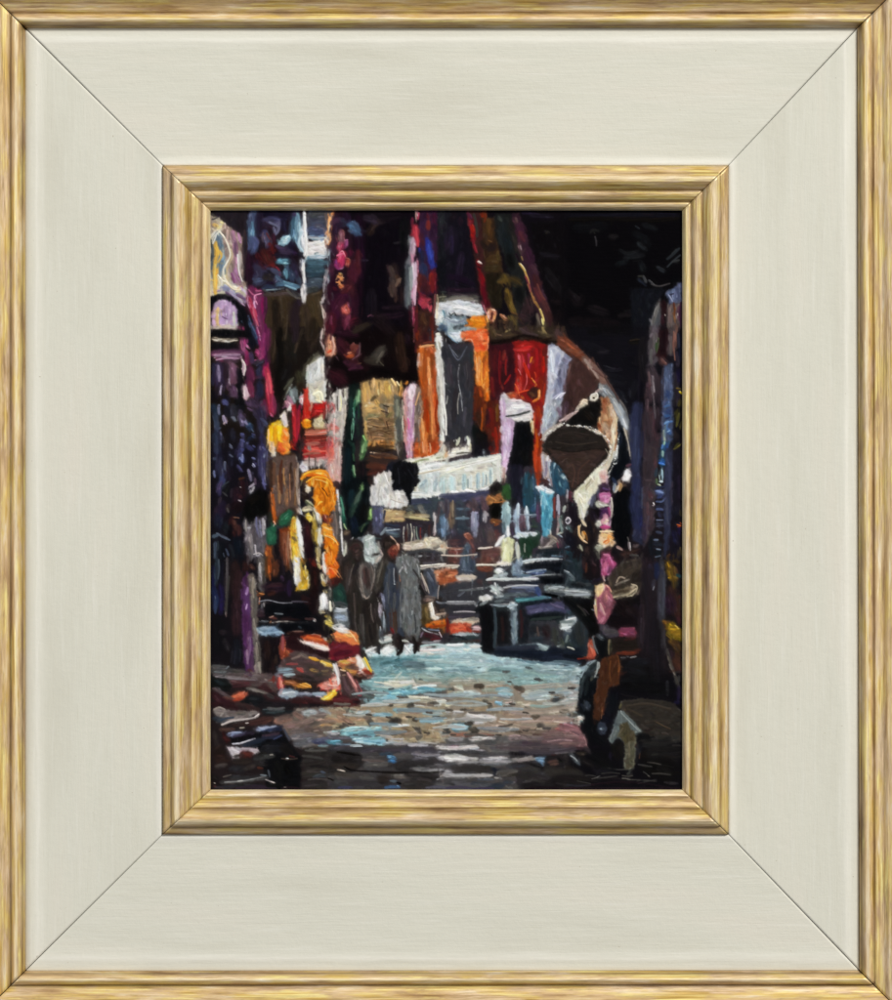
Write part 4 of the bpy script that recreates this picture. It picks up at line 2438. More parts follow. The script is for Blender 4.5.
f0f0f4 24 430 720 400 770
e0e8f0 16 420 750 370 790
ffffff 14 470 660 460 700
184028 0 560 740 640 725 710 700 710 760 650 800 640 877 570 877 560 800
2c5c3c 16 600 740 700 730
0c2418 20 660 760 640 800
808c80 10 590 790 580 860
a0a8a0 8 630 780 625 850
3c4440 14 600 820 605 870
e0e4a8 0 425 740 470 720 510 740 510 800 490 877 420 877
f8f8c8 24 450 770 460 860
f0f0b0 16 480 740 500 770
b8c080 14 435 820 430 870
605848 10 510 760 510 860
d8e0d0 26 535 770 545 860
f8fcf0 8 530 760 535 830
605458 0 720 710 840 720 860 760 820 800 720 810 700 760
a89890 24 760 790 830 740
c0b8a8 16 700 800 740 800 800 790
8c7c88 14 730 710 720 770
c8c0b8 12 790 740 830 730
583c50 20 850 740 870 790
101c24 40 700 840 890 830
607c90 12 800 860 880 865
405060 14 660 860 740 850
90a0b0 8 850 700 880 720
803c50 10 840 760 850 800
T 446 558 7.56
3c3c44 0 0 0 892 0 892 877 0 877
5c3c38 0 0 0 420 0 400 60 240 50 0 60
683c34 24 240 20 380 15
3c302c 20 10 20 80 30
c8b8a0 14 0 70 80 65 180 60 280 50 380 60
e8d8c0 8 0 75 90 70
4a5468 0 100 0 220 0 220 100 170 130 100 110
607088 24 140 20 150 80
384458 20 190 20 200 90
7c8ca0 10 120 90 200 105
b07058 0 0 80 90 100 90 170 60 195 0 200
c88870 24 40 110 50 150
985040 14 0 150 60 180
a05848 8 20 100 20 180
b8a898 0 75 140 120 125 200 125 230 150 200 170 120 180 85 175
d8c8b8 16 90 160 180 160
c8b8a0 10 100 140 220 140
70382c 40 260 80 340 80
3c2c2c 40 330 110 340 160
503c40 40 250 180 330 190
44404c 50 60 240 60 260
302c34 40 30 230 20 290
585860 40 150 200 160 260
686c78 14 90 290 140 250
808890 10 200 160 190 280
303438 30 240 280 320 270
a8a4a4 8 110 250 220 230 350 220
c8c8c8 7 120 240 180 240
383c40 30 260 240 300 300
8c8c90 16 0 340 100 345 220 340
b0b0b0 8 10 330 100 330 210 330
2c2c34 30 40 380 220 380
a8a0a4 10 60 410 140 405 220 410
403848 24 20 430 200 430
504858 14 20 450 130 450
c8b098 0 30 480 100 460 240 460 260 480 200 500 60 500
a8a090 20 130 470 240 465
e0c8a8 8 80 490 200 485
c84c30 0 20 510 60 495 180 495 195 560 120 570 30 570
e06848 24 50 530 140 530
b03c28 16 160 530 180 560
781c18 16 10 460 10 560
d0a8a8 0 200 520 260 510 270 540 220 555 200 545
e0c0c0 10 210 525 255 530
983c30 14 200 555 260 560
181c24 16 30 590 160 620
a8b8bc 0 50 580 110 565 210 570 250 580 160 595 70 595
283c40 24 60 610 240 600
482c28 20 200 630 250 625
201c24 20 20 620 40 610
38302c 16 120 635 240 640
e8e0a8 26 440 5 490 5
f8f8d0 12 430 10 480 15
fff8f0 0 390 40 430 20 500 40 480 60 420 60
f0f0e8 0 585 40 600 15 660 10 740 5 800 5 760 25 700 30 620 55
e0e8e8 12 600 40 680 20
b8c0c8 8 700 20 880 10
080c14 0 600 70 660 40 740 30 892 30 892 120 820 110 760 60 660 70
202838 20 640 60 730 70
1c2434 20 820 80 880 70
3c3438 14 520 40 510 80
8ca4b8 0 500 60 530 20 570 10 590 60 590 110 540 130 500 120
b0c0cc 24 550 40 540 100
d8e0e0 10 545 5 550 40
687c90 16 510 110 580 120
5070a0 14 600 100 680 100
889cc0 14 620 110 740 110
b0c8d8 9 690 85 760 90
405080 20 630 120 740 125
6888a8 16 510 130 640 135
2c3840 30 770 110 790 110
a8b0b0 8 440 150 560 155 720 130 880 125
e0e8e0 0 370 95 390 78 415 90 415 115 390 120 370 110
ffffff 12 385 95 400 90
a8b4b4 20 440 100 450 140
5c7078 20 430 110 470 120
b0bcbc 20 400 140 460 120
e8ece8 14 310 165 370 150 440 160
c8ccc8 20 340 160 420 165
a8b8b8 16 440 165 560 155 700 160
d0d8d8 8 450 170 560 165 640 175
c0c0d0 20 600 160 690 155
201c24 10 590 190 700 180
04060c 0 700 170 740 145 892 140 892 200 780 200 720 190
101828 12 600 185 720 180
e0e4e0 16 370 190 380 230
c8d0d0 24 360 220 430 240
f0f4f0 14 340 250 400 240
a8b0b0 20 340 250 420 270
8c9ca0 14 390 200 400 290
c0b8b8 9 440 230 520 215 640 210 700 210
a09ca8 12 460 210 620 215
485068 30 480 250 640 250
605870 24 500 280 660 290
3c4458 30 600 260 620 290
3c5088 30 690 230 700 270
6078b0 14 660 230 690 240
485898 20 700 260 720 290
7c94a0 0 740 210 800 200 892 210 892 260 800 275 750 250
a8b8bc 10 760 220 860 230
5c7880 14 780 255 880 250
080810 30 740 270 800 280 880 300
04060a 24 840 290 890 310
607078 20 360 290 480 300
98a4a4 14 380 300 440 280
d8dcd4 0 250 300 300 285 350 290 340 320 280 335 250 325
f0f0e4 10 270 310 330 300
a8a8a8 20 220 340 240 370
687078 10 220 360 250 320
101418 20 250 360 290 360
b8c0c4 8 330 355 400 350 470 350
283038 30 340 330 440 330
484c58 12 420 320 480 330
14181c 40 230 400 300 390
343c44 0 330 365 470 360 470 400 380 400 350 700 330 700
5c686c 16 350 380 460 375
081014 0 260 370 330 360 350 500 350 710 260 715 280 560
382428 16 300 440 300 660
38404c 24 355 420 350 660
5c6870 14 370 410 370 640
889498 7 375 440 372 520
080a0c 0 385 410 490 405 490 640 385 650
281414 16 410 460 410 600
b8c8cc 0 465 360 500 330 540 355 530 390 470 395
98b0b8 14 480 380 530 370
d8e0e0 8 500 345 530 360
4a6068 0 490 400 535 395 540 640 510 665 495 640
708890 14 515 420 515 640
5c7078 20 520 600 510 640
303c48 10 490 600 500 660
182028 0 540 365 600 360 620 500 620 640 550 640
382024 24 570 380 570 560
1c1818 30 580 560 590 620
409098 0 520 310 560 300 680 300 740 300 710 320 560 330 530 330
60b8b8 12 540 318 600 322
5890b0 14 620 310 720 308
303c54 12 560 290 700 290
0c141c 0 560 345 640 325 800 315 810 340 740 355 600 360
c8c8c0 8 740 300 790 298
505078 0 600 370 700 360 830 330 892 340 892 400 760 390 700 410 600 430
686090 20 620 390 720 370
58507c 24 800 360 850 360
7a7098 8 780 350 880 350
0c1418 0 610 440 680 420 760 410 880 410 892 440 860 470 740 470 640 475
2c3c3c 14 640 470 800 465
202830 60 660 520 660 600
3c3c3c 30 690 520 700 560
5c504c 12 690 530 700 600
2c1c1c 40 760 530 770 570
302830 30 740 610 780 600
343838 30 840 560 840 640
505854 24 830 540 840 580
607470 12 800 620 860 640
8c9494 20 860 520 892 500
d8e0e0 14 870 540 892 530
1c2c30 30 850 480 880 480
283440 40 640 620 740 620
101828 0 350 720 500 690 640 660 800 680 892 700 892 790 780 790 640 760 520 750 380 740
1c2840 30 540 720 800 720
141820 20 380 715 520 730
141c2c 24 700 750 880 760
344858 14 480 670 600 670
a8c0c4 0 640 655 700 645 780 680 760 695 700 690
88a0a8 14 560 660 700 655
505c5c 14 540 650 600 650
a0a498 14 840 670 880 660
0c0c10 14 260 715 340 715
a8c8cc 0 0 650 250 645 265 700 280 720 400 745 540 760 640 780 760 795 892 800 892 877 0 877
e8ecec 16 10 660 130 655
d8dcdc 20 180 665 260 670
f8f8ec 0 130 680 170 690 210 670 170 700 145 695
c8dce0 24 20 690 120 700
b0ccd4 20 200 705 270 700
a0c4cc 20 30 730 240 730
88a8b0 12 20 760 200 765
90b8c0 20 200 790 400 780
b8d8d8 16 60 800 240 800
80a8b4 10 100 830 240 825
a0c8cc 20 420 790 560 800
88b0b8 16 560 810 720 820
608898 14 540 770 700 790
507488 14 700 790 880 805
98b8b8 20 320 840 540 850
a8c0b8 16 560 850 740 850
7c8c88 12 20 860 200 860
c0ccc0 10 240 870 400 860
607070 9 410 800 440 805
506468 9 240 830 260 828
4c5850 12 610 825 660 840
585c54 9 640 850 650 835
585850 16 430 855 480 860
505850 10 780 855 820 855
586460 10 30 850 75 850
5c6864 8 290 870 340 870
90b0b0 20 760 830 880 850
6c7c80 8 340 770 360 780
T 446 674 7.56
9c8c78 0 0 0 892 0 892 877 0 877
88a8a4 0 0 0 892 0 892 120 700 130 560 90 300 60 0 60
7c9890 20 20 30 180 25
90b8b8 20 140 10 380 15
6c9c98 14 20 15 130 15
98d0c8 16 340 30 420 30
a8d8d0 9 320 45 410 42
80b0b4 24 440 20 640 20
a0c8c4 14 520 40 680 40
90b4b4 20 700 30 892 30
88b0b8 24 780 60 892 70
80a8a8 30 560 70 700 60
78a0a8 20 700 100 892 110
a0a090 24 180 55 440 65
a09880 30 40 70 200 80
a89078 16 280 95 420 95
98a090 30 280 120 420 130
88b0b8 24 380 120 500 125
90c0cc 24 400 150 500 155
70a8b8 10 380 110 480 105
a0a898 30 60 150 240 150
c8d0b8 0 70 90 120 95 140 130 100 120
f0e8d0 10 60 95 130 120
c8dce0 14 140 135 260 150
b8ccc8 9 150 160 270 165
98a8a0 24 80 190 220 180
a8a890 24 240 170 380 180
a09478 30 20 130 70 160
c0b898 14 0 230 60 235
dcdcb8 8 0 240 50 235
988868 30 60 220 260 220
a08c6c 40 180 250 420 280
a8946c 20 100 190 260 200
b0b4a8 20 560 140 740 135
a0a8a4 24 580 165 760 165
98a8a8 20 600 190 780 190
b8c0b0 8 600 130 740 130
a49880 40 540 230 700 250
a8a08c 24 700 215 820 230
90b0a8 16 640 240 800 240
a0c0b8 8 660 235 780 232
a0b8b0 16 820 230 880 200
68a8c8 20 375 220 430 230
90c8e8 9 375 210 420 215
a8b8b8 20 440 225 520 215
d8b8b0 8 450 220 510 210
c0b0a0 8 440 195 500 200
505450 14 20 112 55 118
444840 8 20 118 60 120
5c5040 0 215 100 230 82 270 80 290 95 280 110 230 108
4c4030 10 240 98 280 95
706850 10 220 85 250 84
6c6450 20 290 205 310 208
7c7460 8 280 200 310 198
5c5c44 10 320 240 350 235
605838 12 330 265 320 278
4c3c2c 8 320 278 350 275
645444 0 440 250 470 240 505 250 500 280 440 280
54402f 9 445 258 500 255
6c5444 0 515 105 550 95 590 105 585 140 560 145 540 120
5c4838 10 560 110 575 135
8c5c4c 10 520 105 545 110
6c4c38 8 470 60 495 60
70605c 9 705 55 725 58
585c5c 10 690 40 705 30
687070 9 720 95 755 90
403c3c 14 800 142 820 146
505050 7 780 148 810 148
3c3430 0 805 200 810 180 835 175 860 190 855 215 830 215
5c6c6c 12 830 170 835 190
4c5058 8 815 170 850 175
2c2824 8 815 212 850 210
5c3c2c 9 90 235 125 225
4c5044 12 110 270 145 270
6c6c6c 8 150 280 210 270
504c4c 9 595 250 635 258
787468 8 590 262 630 262
5c5040 0 645 325 670 305 700 310 715 325 690 335 660 335
4c4030 8 660 328 705 326
6c7060 14 870 290 892 280
4c5048 8 870 300 892 300
c8c4c0 0 120 340 160 300 280 305 380 330 340 350 260 380 200 370
dcd8d4 30 180 340 300 340
e8e4e0 14 200 315 320 325
b8b4ac 14 0 290 130 290
c0c0c0 9 20 282 130 290
989080 30 0 320 100 320
a8a090 20 20 350 120 350
a88c74 40 440 300 640 300
b09078 40 400 360 560 350
a48470 40 620 290 860 300
a88878 40 740 330 890 340
a89080 40 300 400 460 400
9c8470 50 400 440 600 440
d0d4c0 9 610 352 680 345
b8a890 14 540 290 600 285
a89078 20 740 370 880 370
984c50 14 860 380 892 380
905c5c 30 780 430 892 420
b07068 16 760 420 890 410
a04c54 9 840 420 892 425
806858 40 580 430 680 430
8c6050 12 680 455 760 455
5c4440 14 660 460 760 455
78605c 20 720 420 800 410
6c645c 0 690 400 700 375 730 370 740 390 720 410
505048 12 750 415 800 408
5c5450 8 690 410 740 400
685c48 9 400 400 420 403
605440 9 470 388 500 380
54483c 0 485 430 510 410 530 425 570 440 560 455 520 440
6c5c48 14 500 425 540 440
7c4c3c 8 330 430 370 425
58808c 0 20 400 60 375 160 370 180 400 160 430 60 435
98c8d8 20 60 395 150 390
b8e0e8 10 60 382 120 385
80b8c8 16 50 415 150 415
3c3c38 0 165 365 185 350 210 360 200 385 175 385
504c44 0 180 420 210 400 245 420 240 455 200 455
68625c 10 170 375 190 378
3c3830 12 200 440 235 440
3c4444 14 0 410 20 415
343838 16 0 440 30 440
303434 8 0 400 16 400
a86850 24 40 460 160 455
985c48 12 160 470 360 465
7c4840 9 140 475 380 462
6c6866 0 0 480 400 470 892 480 892 877 0 877
504c4c 0 0 590 400 600 892 560 892 877 0 877
302c30 0 480 600 892 560 892 877 560 877
3c3c40 40 20 850 400 850
c0b8b4 24 180 490 300 485
d0ccc8 12 200 480 340 485
88888c 20 20 490 140 490
a8a4a4 20 320 490 370 490
606060 24 40 520 180 520
4c4c4c 20 260 520 380 520
908c8c 16 20 500 120 500
8c7878 30 480 490 560 490
806c68 30 560 480 700 490
786468 24 700 490 892 470
a88888 9 480 470 560 468
747078 14 0 540 100 530
885060 20 20 560 100 555
c090a0 8 20 552 60 550
a8a8b0 20 20 580 200 580
b8bcc4 24 150 555 240 560
d8dce0 9 160 550 250 560
b0a8b0 14 220 585 300 585
989898 16 380 555 480 540
b0b0b0 9 390 545 470 535
605c60 24 340 560 500 565
585058 30 500 530 680 530
503c48 24 580 520 760 530
403840 30 660 540 892 530
585860 20 700 560 840 550
7c7880 10 620 560 720 575
6c5c5c 12 640 510 780 510
141014 20 480 600 600 605 740 600 890 575
1c181a 60 740 720 880 700
181416 60 600 850 860 840
1c181a 40 760 640 880 620
24202c 30 560 590 740 600
302830 24 700 580 892 590
2c2828 20 0 590 120 590
444448 20 40 595 300 600
58585c 24 260 620 480 620
e0dcd8 0 0 612 60 612 150 630 165 645 130 665 0 660
f0ecea 20 20 640 120 645
c0bcb8 12 60 605 200 640
a8a4a4 20 180 640 240 640
908c8c 24 60 675 240 665
989898 24 260 660 380 660
a0a0a0 24 340 665 480 660
707074 16 260 690 460 680
847c7c 12 300 640 480 630
88807c 0 500 640 600 625 660 630 620 650 560 670 500 665
a89c98 9 520 655 640 635
5880a8 0 670 640 745 630 745 660 730 690 700 655
90b0c8 7 660 640 740 640
70757c 8 735 660 735 700
1c181c 20 500 690 640 670
0c0a0c 16 640 680 730 710
583c34 24 780 670 840 665
684c40 12 790 690 850 680
381814 20 800 610 860 600
2c2824 0 80 710 200 690 300 700 350 720 340 745 180 750 90 740
383430 20 180 710 260 720
1c1818 14 160 735 240 735
443c3c 9 30 690 80 690
585a60 24 0 690 80 680
a8a8b0 24 0 730 60 730
b0b0b4 14 20 760 180 760
9c9ca0 20 100 760 340 770
c0bcbc 12 200 770 360 765
706c6c 14 0 780 140 790
a89088 7 250 765 330 768
141c2c 30 350 720 380 740
202430 30 370 760 400 730
3c4048 20 460 700 600 690
807c7c 16 390 745 480 740 545 735
98908c 8 380 760 420 745
a8a4a0 14 370 785 430 798
484440 30 420 760 500 760
28241c 20 470 770 540 760
504c4c 20 400 800 520 800
505054 30 0 810 140 810
606068 20 40 830 240 830
303844 30 200 830 440 840
5c6470 14 240 800 360 800
38404c 20 440 820 500 820
2c3848 30 280 860 420 855
443c60 16 0 862 200 866
3c3450 14 200 870 360 868
202024 24 0 830 60 840
343430 40 580 760 700 740
3c3a38 20 560 720 700 720
44444c 30 680 770 760 760
5c5c5c 10 600 810 680 800 750 790
686464 7 580 820 640 815
1c1a1c 40 600 850 800 850
504c4c 12 830 790 840 800
201c1c 30 800 740 840 760
080808 30 860 640 892 660
181418 30 760 820 892 800
606060 16 480 860 500 864
180c14 14 600 870 892 872
T 564 210 7.56
08060a 0 0 0 892 0 892 877 0 877
12101c 40 20 30 300 40 600 30 860 40
1c141c 10 600 30 680 35
100c08 24 40 70 300 65 700 75 860 60
0c0c10 60 100 130 300 120
14161a 30 600 110 700 140
101216 50 540 180 640 260
24221c 6 215 150 235 180
302c30 9 235 200 245 270
1a1a1a 16 200 170 220 150 260 160
181416 30 350 200 400 200
1c1e22 20 420 300 480 330 560 310
1a1c20 30 460 360 600 340
14181c 30 400 410 470 390
181c20 40 580 400 600 460
1c2024 26 560 250 620 300
20242a 10 540 120 570 140
282e34 16 870 290 820 340 780 370
2c3238 10 880 340 830 380 780 430
24282e 20 700 430 760 460
343638 14 820 390 870 380
1c2230 20 560 520 620 570
44464a 16 600 500 620 545
3c3c40 12 640 530 680 570
4a4648 9 660 560 720 575 800 555
30302c 10 560 500 600 500
06060a 40 850 500 840 540
101018 60 600 640 700 620
140e12 50 40 620 100 700 140 660
181216 50 200 740 320 780
1a1418 26 80 640 110 680
1c1618 30 420 800 520 780
140c10 60 60 840 200 850 400 860
10121a 0 500 600 760 600 700 700 640 877 520 877
5a648c 0 775 625 830 590 880 550 892 560 892 700 800 710 790 660
7080a8 20 830 600 830 690
4c5680 16 860 590 870 680
30304c 8 800 640 830 630
8a94b8 8 790 640 820 690
5a5c60 0 730 670 700 720 670 800 650 877 730 877 740 750
787470 20 720 700 690 790 670 870
84807c 8 700 730 680 800
240c10 40 755 700 755 790
3a1420 24 745 800 750 877
6a5a58 0 785 710 892 710 892 877 780 877
7a6460 30 800 730 800 877
8a5c38 14 840 740 840 850
6a3c50 20 870 730 870 830
c8b8a8 6 860 780 860 800
6a3018 10 830 700 835 800
3c1c38 16 885 700 888 877
9a8884 7 762 790 768 800
T 564 326 7.56
100e16 0 0 0 892 0 892 877 0 877
14121a 60 140 140 300 200
16161e 60 300 400 440 420
1a1c26 60 400 500 440 600
201c24 24 260 200 340 190
22202a 14 310 330 440 330
2a2a34 9 300 300 360 320
0c0a0c 50 200 40 500 40
14100c 30 500 120 560 110
2c2018 8 500 110 570 100
0e0c12 60 480 260 600 300
0c0a14 40 560 200 560 560
181418 50 600 100 600 400
1c1a22 30 300 620 460 540
181820 40 540 420 520 540
26262c 8 460 575 480 575
441c14 0 0 180 60 200 140 260 220 330 265 420 200 520 120 580 0 640
3c1c1c 60 60 260 100 340
4c2424 50 140 330 180 400
40201c 60 40 480 140 500
5c3438 20 200 420 120 540
34181c 60 40 560 40 600
585070 0 0 210 50 250 40 300 10 350 0 380
787ca0 14 10 220 30 260
6c5c74 16 20 320 60 300
503848 24 30 360 20 430
8a4a34 0 0 95 60 120 140 200 230 280 330 420 400 540 370 500 280 430 220 340 130 260 60 200 0 180
a05030 30 20 140 80 190
8a3c24 30 90 180 130 220
b06044 12 0 120 80 160
a88074 24 150 240 210 320 260 380
8c6860 20 230 300 300 400
c09c90 8 170 260 220 330
5a3028 14 260 350 300 400
74504c 14 320 420 390 520
4c3030 10 250 280 330 390
6a4030 20 140 220 170 240
707478 0 265 430 310 430 370 500 440 600 490 700 505 877 480 877 440 740 410 680 350 590 300 530 265 510
a8b0b8 26 300 460 350 540
9098a4 26 370 560 420 640
c8c8c0 20 280 450 275 500
b0b4bc 14 400 600 440 690
8090a0 14 440 680 470 760
c0bcb8 8 340 500 420 610
6c6460 16 420 560 480 680
a89880 20 480 740 495 860
908070 10 460 720 480 800
e0d4b8 10 270 440 300 500
140c0c 0 120 600 180 560 250 540 270 600 240 700 200 760 60 740 0 720
1c1210 60 60 700 160 660
100a0a 50 200 620 230 580
90786c 0 250 600 320 540 340 620 410 680 390 877 300 830 250 760
90503c 24 280 540 310 560
b07860 26 310 600 300 680
c89c80 20 360 620 340 720
a05030 26 260 720 290 740
d8c0a0 20 370 660 370 760
6a3420 24 300 740 260 700
c88868 16 320 700 330 780
f0e0c0 14 360 760 380 800 370 860
8a4028 14 330 800 350 820
c8b098 16 260 690 290 700
e8d0b0 12 300 770 340 780
c8c8b8 12 350 690 400 720
a8a898 20 390 760 390 860
c8a898 14 0 720 40 690 80 660
e0c8b0 14 90 650 110 630
d8c8b0 0 110 600 140 560 180 560 180 610 140 625
f0e8d0 14 130 580 165 590
f0e8c8 8 165 600 140 610
e0d8c0 18 200 540 220 525 245 540 225 560 205 545
3a2c20 12 215 545 230 540
c8a8a0 16 240 500 265 480
906068 16 20 690 60 650
d0b0a8 9 60 670 30 710
0c0808 20 90 690 200 600
2c2420 0 0 740 160 760 300 840 350 877 0 877
888480 12 30 750 10 760
b0a8a0 16 100 760 110 755
c8b8b0 14 160 760 180 770
b8a8a0 18 190 790 260 800
d8c8b8 9 250 790 280 810
b0a090 14 280 820 320 840
f0e8d8 16 330 850 370 870
404448 20 20 755 90 760
0c1420 0 410 730 440 760 470 877 410 877
404c5c 8 405 740 410 860
1c2438 0 520 580 580 600 600 877 510 877 510 700
343c60 20 540 600 545 760 550 870
283050 20 520 700 530 870
141020 20 590 640 600 860
100c10 20 600 540 560 600
5c5058 0 650 0 720 0 720 200 690 300 640 300 645 100
706868 30 690 60 690 180
50484c 24 660 100 665 300
3c5830 16 700 130 700 190
506040 8 715 90 700 200
686464 16 660 180 660 280
240c10 0 720 30 790 20 780 240 700 230 710 160
180810 30 760 50 750 200
605054 40 820 30 800 200
706060 20 800 80 810 220
8a584c 20 850 20 840 160
9a6050 8 830 40 840 260
303040 16 860 60 870 160
141830 20 885 60 885 260
5a3838 50 740 260 760 280
784c48 16 740 250 770 290
4c3c44 60 660 340 680 400
503840 60 650 440 650 560
3c2c34 60 720 400 710 560
74585c 14 640 350 650 440
8a7c84 14 670 380 680 500
604048 24 630 440 660 460
786870 10 660 460 680 560 690 680
6c5058 24 630 560 640 700
4c3038 60 660 640 650 800
2c2028 50 720 620 720 760
584c54 12 680 600 690 700
5c3c44 40 670 780 680 860
3c2c34 14 620 600 610 860
483038 40 720 830 700 870
4c587c 0 760 300 820 280 820 877 740 877 745 500
586890 40 780 330 785 460
304880 30 780 500 790 540
3c5c98 24 770 590 800 570
4870b0 14 760 610 800 600
304c88 40 790 640 780 700
3860a0 24 770 680 800 690
5080c8 12 770 770 790 730 820 720
6898d0 12 760 740 790 720
3c68b0 30 780 780 800 810
88b0d8 8 780 800 800 790
98a898 14 755 790 760 870
5c7890 12 770 750 765 840
283058 8 770 700 800 690
3c4c84 8 770 640 810 660
3a3440 10 750 320 748 560
342c34 30 840 360 840 600
241c2c 30 860 480 870 560
1c1440 40 870 340 880 430
302838 24 850 200 860 300
786020 10 850 470 885 480
c8b020 12 875 495 890 510
e0c030 8 880 500 890 500
4a4014 24 870 600 880 560
383410 30 850 700 860 640
5c5820 10 850 760 870 660
282020 30 840 800 850 860
58501c 10 890 720 880 780
T 564 442 7.56
1a141a 0 0 0 892 0 892 877 0 877
2a2020 0 0 0 340 0 340 60 280 160 180 240 60 380 0 330
201814 40 20 20 280 30
342424 50 100 60 280 80
442c28 60 80 160 200 160
3a2420 40 120 220 60 300
5a3424 12 110 150 180 100
4c342c 40 240 120 280 100
205068 40 15 290 20 360
a8b8c0 24 5 240 10 270
b0a8a8 14 25 380 20 450
d8b8c8 14 20 370 25 410
6a2838 24 45 380 50 440
802838 10 60 370 70 400
d0c8c0 20 5 490 5 520
141018 60 60 460 70 560
608888 12 65 450 60 490
100c14 30 60 520 100 600
b0a8b0 12 20 570 40 580 40 600 20 600
707480 24 30 590 32 594
c8c0c8 5 15 580 30 570 45 585
585c60 24 10 650 60 640
98b0b8 14 0 640 30 660
141420 60 40 720 50 760
304050 20 20 790 40 800
607890 9 10 800 40 790
205060 24 10 830 50 850
302420 20 80 700 100 640
d8c8a8 0 340 0 395 0 420 60 400 150 360 180 320 240 300 190 340 100
e8dcc0 14 370 10 380 60
c8ccc8 24 380 80 350 150 320 200
a8b0b0 14 410 20 405 100
f0ece0 10 370 100 330 180
b09870 14 345 10 345 60
0c0c14 0 420 0 480 0 500 160 450 250 400 310 360 290 350 220 410 120
e8e8e0 8 400 120 410 130
c0c8c0 14 385 155 395 165
d8d8d0 8 360 160 365 180
e8e8e0 12 355 210 360 240
c8d0d0 7 335 230 345 260
080810 40 460 40 460 160
141c2c 20 400 200 390 280
c0b090 16 495 0 510 60 510 100
a89480 9 480 10 500 80
584048 16 470 180 510 170
d8c8c8 0 440 270 470 210 500 200 510 230 490 290 450 300
f0e8e8 16 470 240 480 260
603040 12 480 170 490 190
989090 20 490 270 490 300
d8d0b8 0 70 380 180 290 190 235 230 240 260 270 290 310 240 380 200 440 160 560 130 590 110 560 110 500 80 440
f0e8d0 24 210 270 220 300
f0ecd8 24 180 340 130 380
e0d8c0 30 240 300 220 360
c8b890 20 100 370 160 320
fffff0 9 190 250 200 300
a89c80 12 140 420 200 380
e8e4dc 24 120 430 140 500
c0b8a8 14 180 440 200 400
c8ccd0 20 150 480 145 560
e0c8a8 20 200 420 220 390
e0b8a8 0 240 220 290 170 320 180 300 250 320 300 290 310 265 270
d0a0a0 20 260 220 280 190
f0d0c8 14 290 270 300 300
c8a8a0 16 300 200 310 250
b0b8c0 12 190 470 230 430
585868 16 200 480 240 400
808890 12 180 520 170 560
c8d0d8 8 205 450 215 490
d0ccd0 12 145 580 150 630
e8c090 12 110 640 115 700 140 740 175 765
f0d8a8 8 130 620 115 660 125 710
c08850 30 150 690 155 720
e0a868 14 140 680 150 730
8a5828 12 165 700 175 750
2c1c18 60 220 540 220 700
100c10 60 240 540 250 500
181014 60 210 760 200 820
a0a088 14 120 780 140 820
787460 20 110 790 130 800
3c2c28 30 170 800 180 860
502048 0 280 320 340 310 345 370 260 380
803068 14 290 330 320 360
4a5070 16 260 350 250 400
c86898 0 270 390 340 380 350 440 330 460 290 440
e890b8 20 300 400 330 410
e0a8c8 9 345 390 345 440
c0bca8 0 250 450 290 435 335 470 320 490 260 490 240 470
e0dcd0 14 260 460 310 470
401c48 0 270 500 330 490 340 560 280 570
703080 20 300 520 320 540
a03878 10 330 500 350 510
c8c8b8 0 240 590 270 580 290 610 270 640 240 630
e8e8d8 12 250 600 270 610
d890a8 0 290 560 320 540 340 600 340 640 310 650 280 620
e8b8a8 14 310 580 330 600
c03078 20 280 640 330 640
f0d0b8 12 290 600 320 610
b89cb0 12 350 460 350 640
806080 14 360 520 350 600
5c5c48 12 290 690 320 670
e0c098 0 270 700 330 660 380 680 390 760 340 820 280 800 260 760
f0d8b0 26 290 720 340 690
ff9850 12 330 720 340 750 310 770
f8b070 20 350 720 370 770
ffe0b0 9 310 740 350 700
a06838 12 350 680 370 700
e07838 10 300 760 330 740
a8a890 0 235 790 260 770 290 780 305 810 280 830 245 825
d0d0b8 10 250 780 280 790
b04870 0 280 840 320 820 350 830 360 877 290 877
d878a0 16 300 850 340 860
281818 40 340 810 300 830
c8d0e0 20 385 320 380 370
8898a8 14 380 300 380 380
b89878 0 400 310 430 300 445 330 420 370 400 360
e8c8a0 9 410 330 430 345
6a5044 16 450 330 470 330
604030 12 430 290 450 310
06080c 0 370 460 400 380 450 340 490 370 520 430 535 540 510 600 490 720 460 800 420 800 390 700 365 620
0c0c14 40 430 440 420 540
101018 20 480 440 500 540
0c0a10 16 480 660 500 560
06060a 60 420 660 440 760
605c58 8 480 720 490 760
c8b8a0 8 450 660 460 650
887878 12 490 760 500 820
d8d0d0 7 498 760 505 820
a07c74 14 400 790 440 815
c8a098 8 400 800 440 818
605050 24 530 790 560 780
3c2420 40 440 850 560 820
504c48 12 500 855 560 860
0c0c10 30 380 820 370 860
201418 30 560 700 540 760
282c48 0 515 0 590 0 600 300 590 780 520 740 540 560 530 420 510 340
343c64 30 545 40 550 200
3c4468 20 560 240 560 400
303458 20 560 440 570 600
20284c 30 580 500 580 660
4c5880 7 540 20 545 160
5a6480 8 590 350 590 500
1c2050 26 590 560 585 640
58506c 10 600 340 600 480
0c0c18 20 590 100 595 260
1e1820 24 590 180 590 330
40343c 0 600 0 720 0 700 250 680 640 600 800 600 400
4a4048 30 650 20 640 120
503838 30 680 60 690 160
5c3840 20 690 140 690 200
342830 40 620 160 630 260
504048 14 620 290 660 290
5c3840 30 640 380 660 430
6a4850 20 630 460 640 560
503840 30 660 520 650 620
3c3048 30 610 620 610 740
584858 12 640 560 630 700
402c38 24 650 660 640 640
fff0f0 7 675 460 682 475
c8b0b0 5 670 480 680 480
285070 0 740 0 800 0 790 40 770 160 740 200 720 160 735 80
2060d0 24 770 10 775 60
5090e8 14 750 20 740 50
88b8a0 12 760 0 755 20
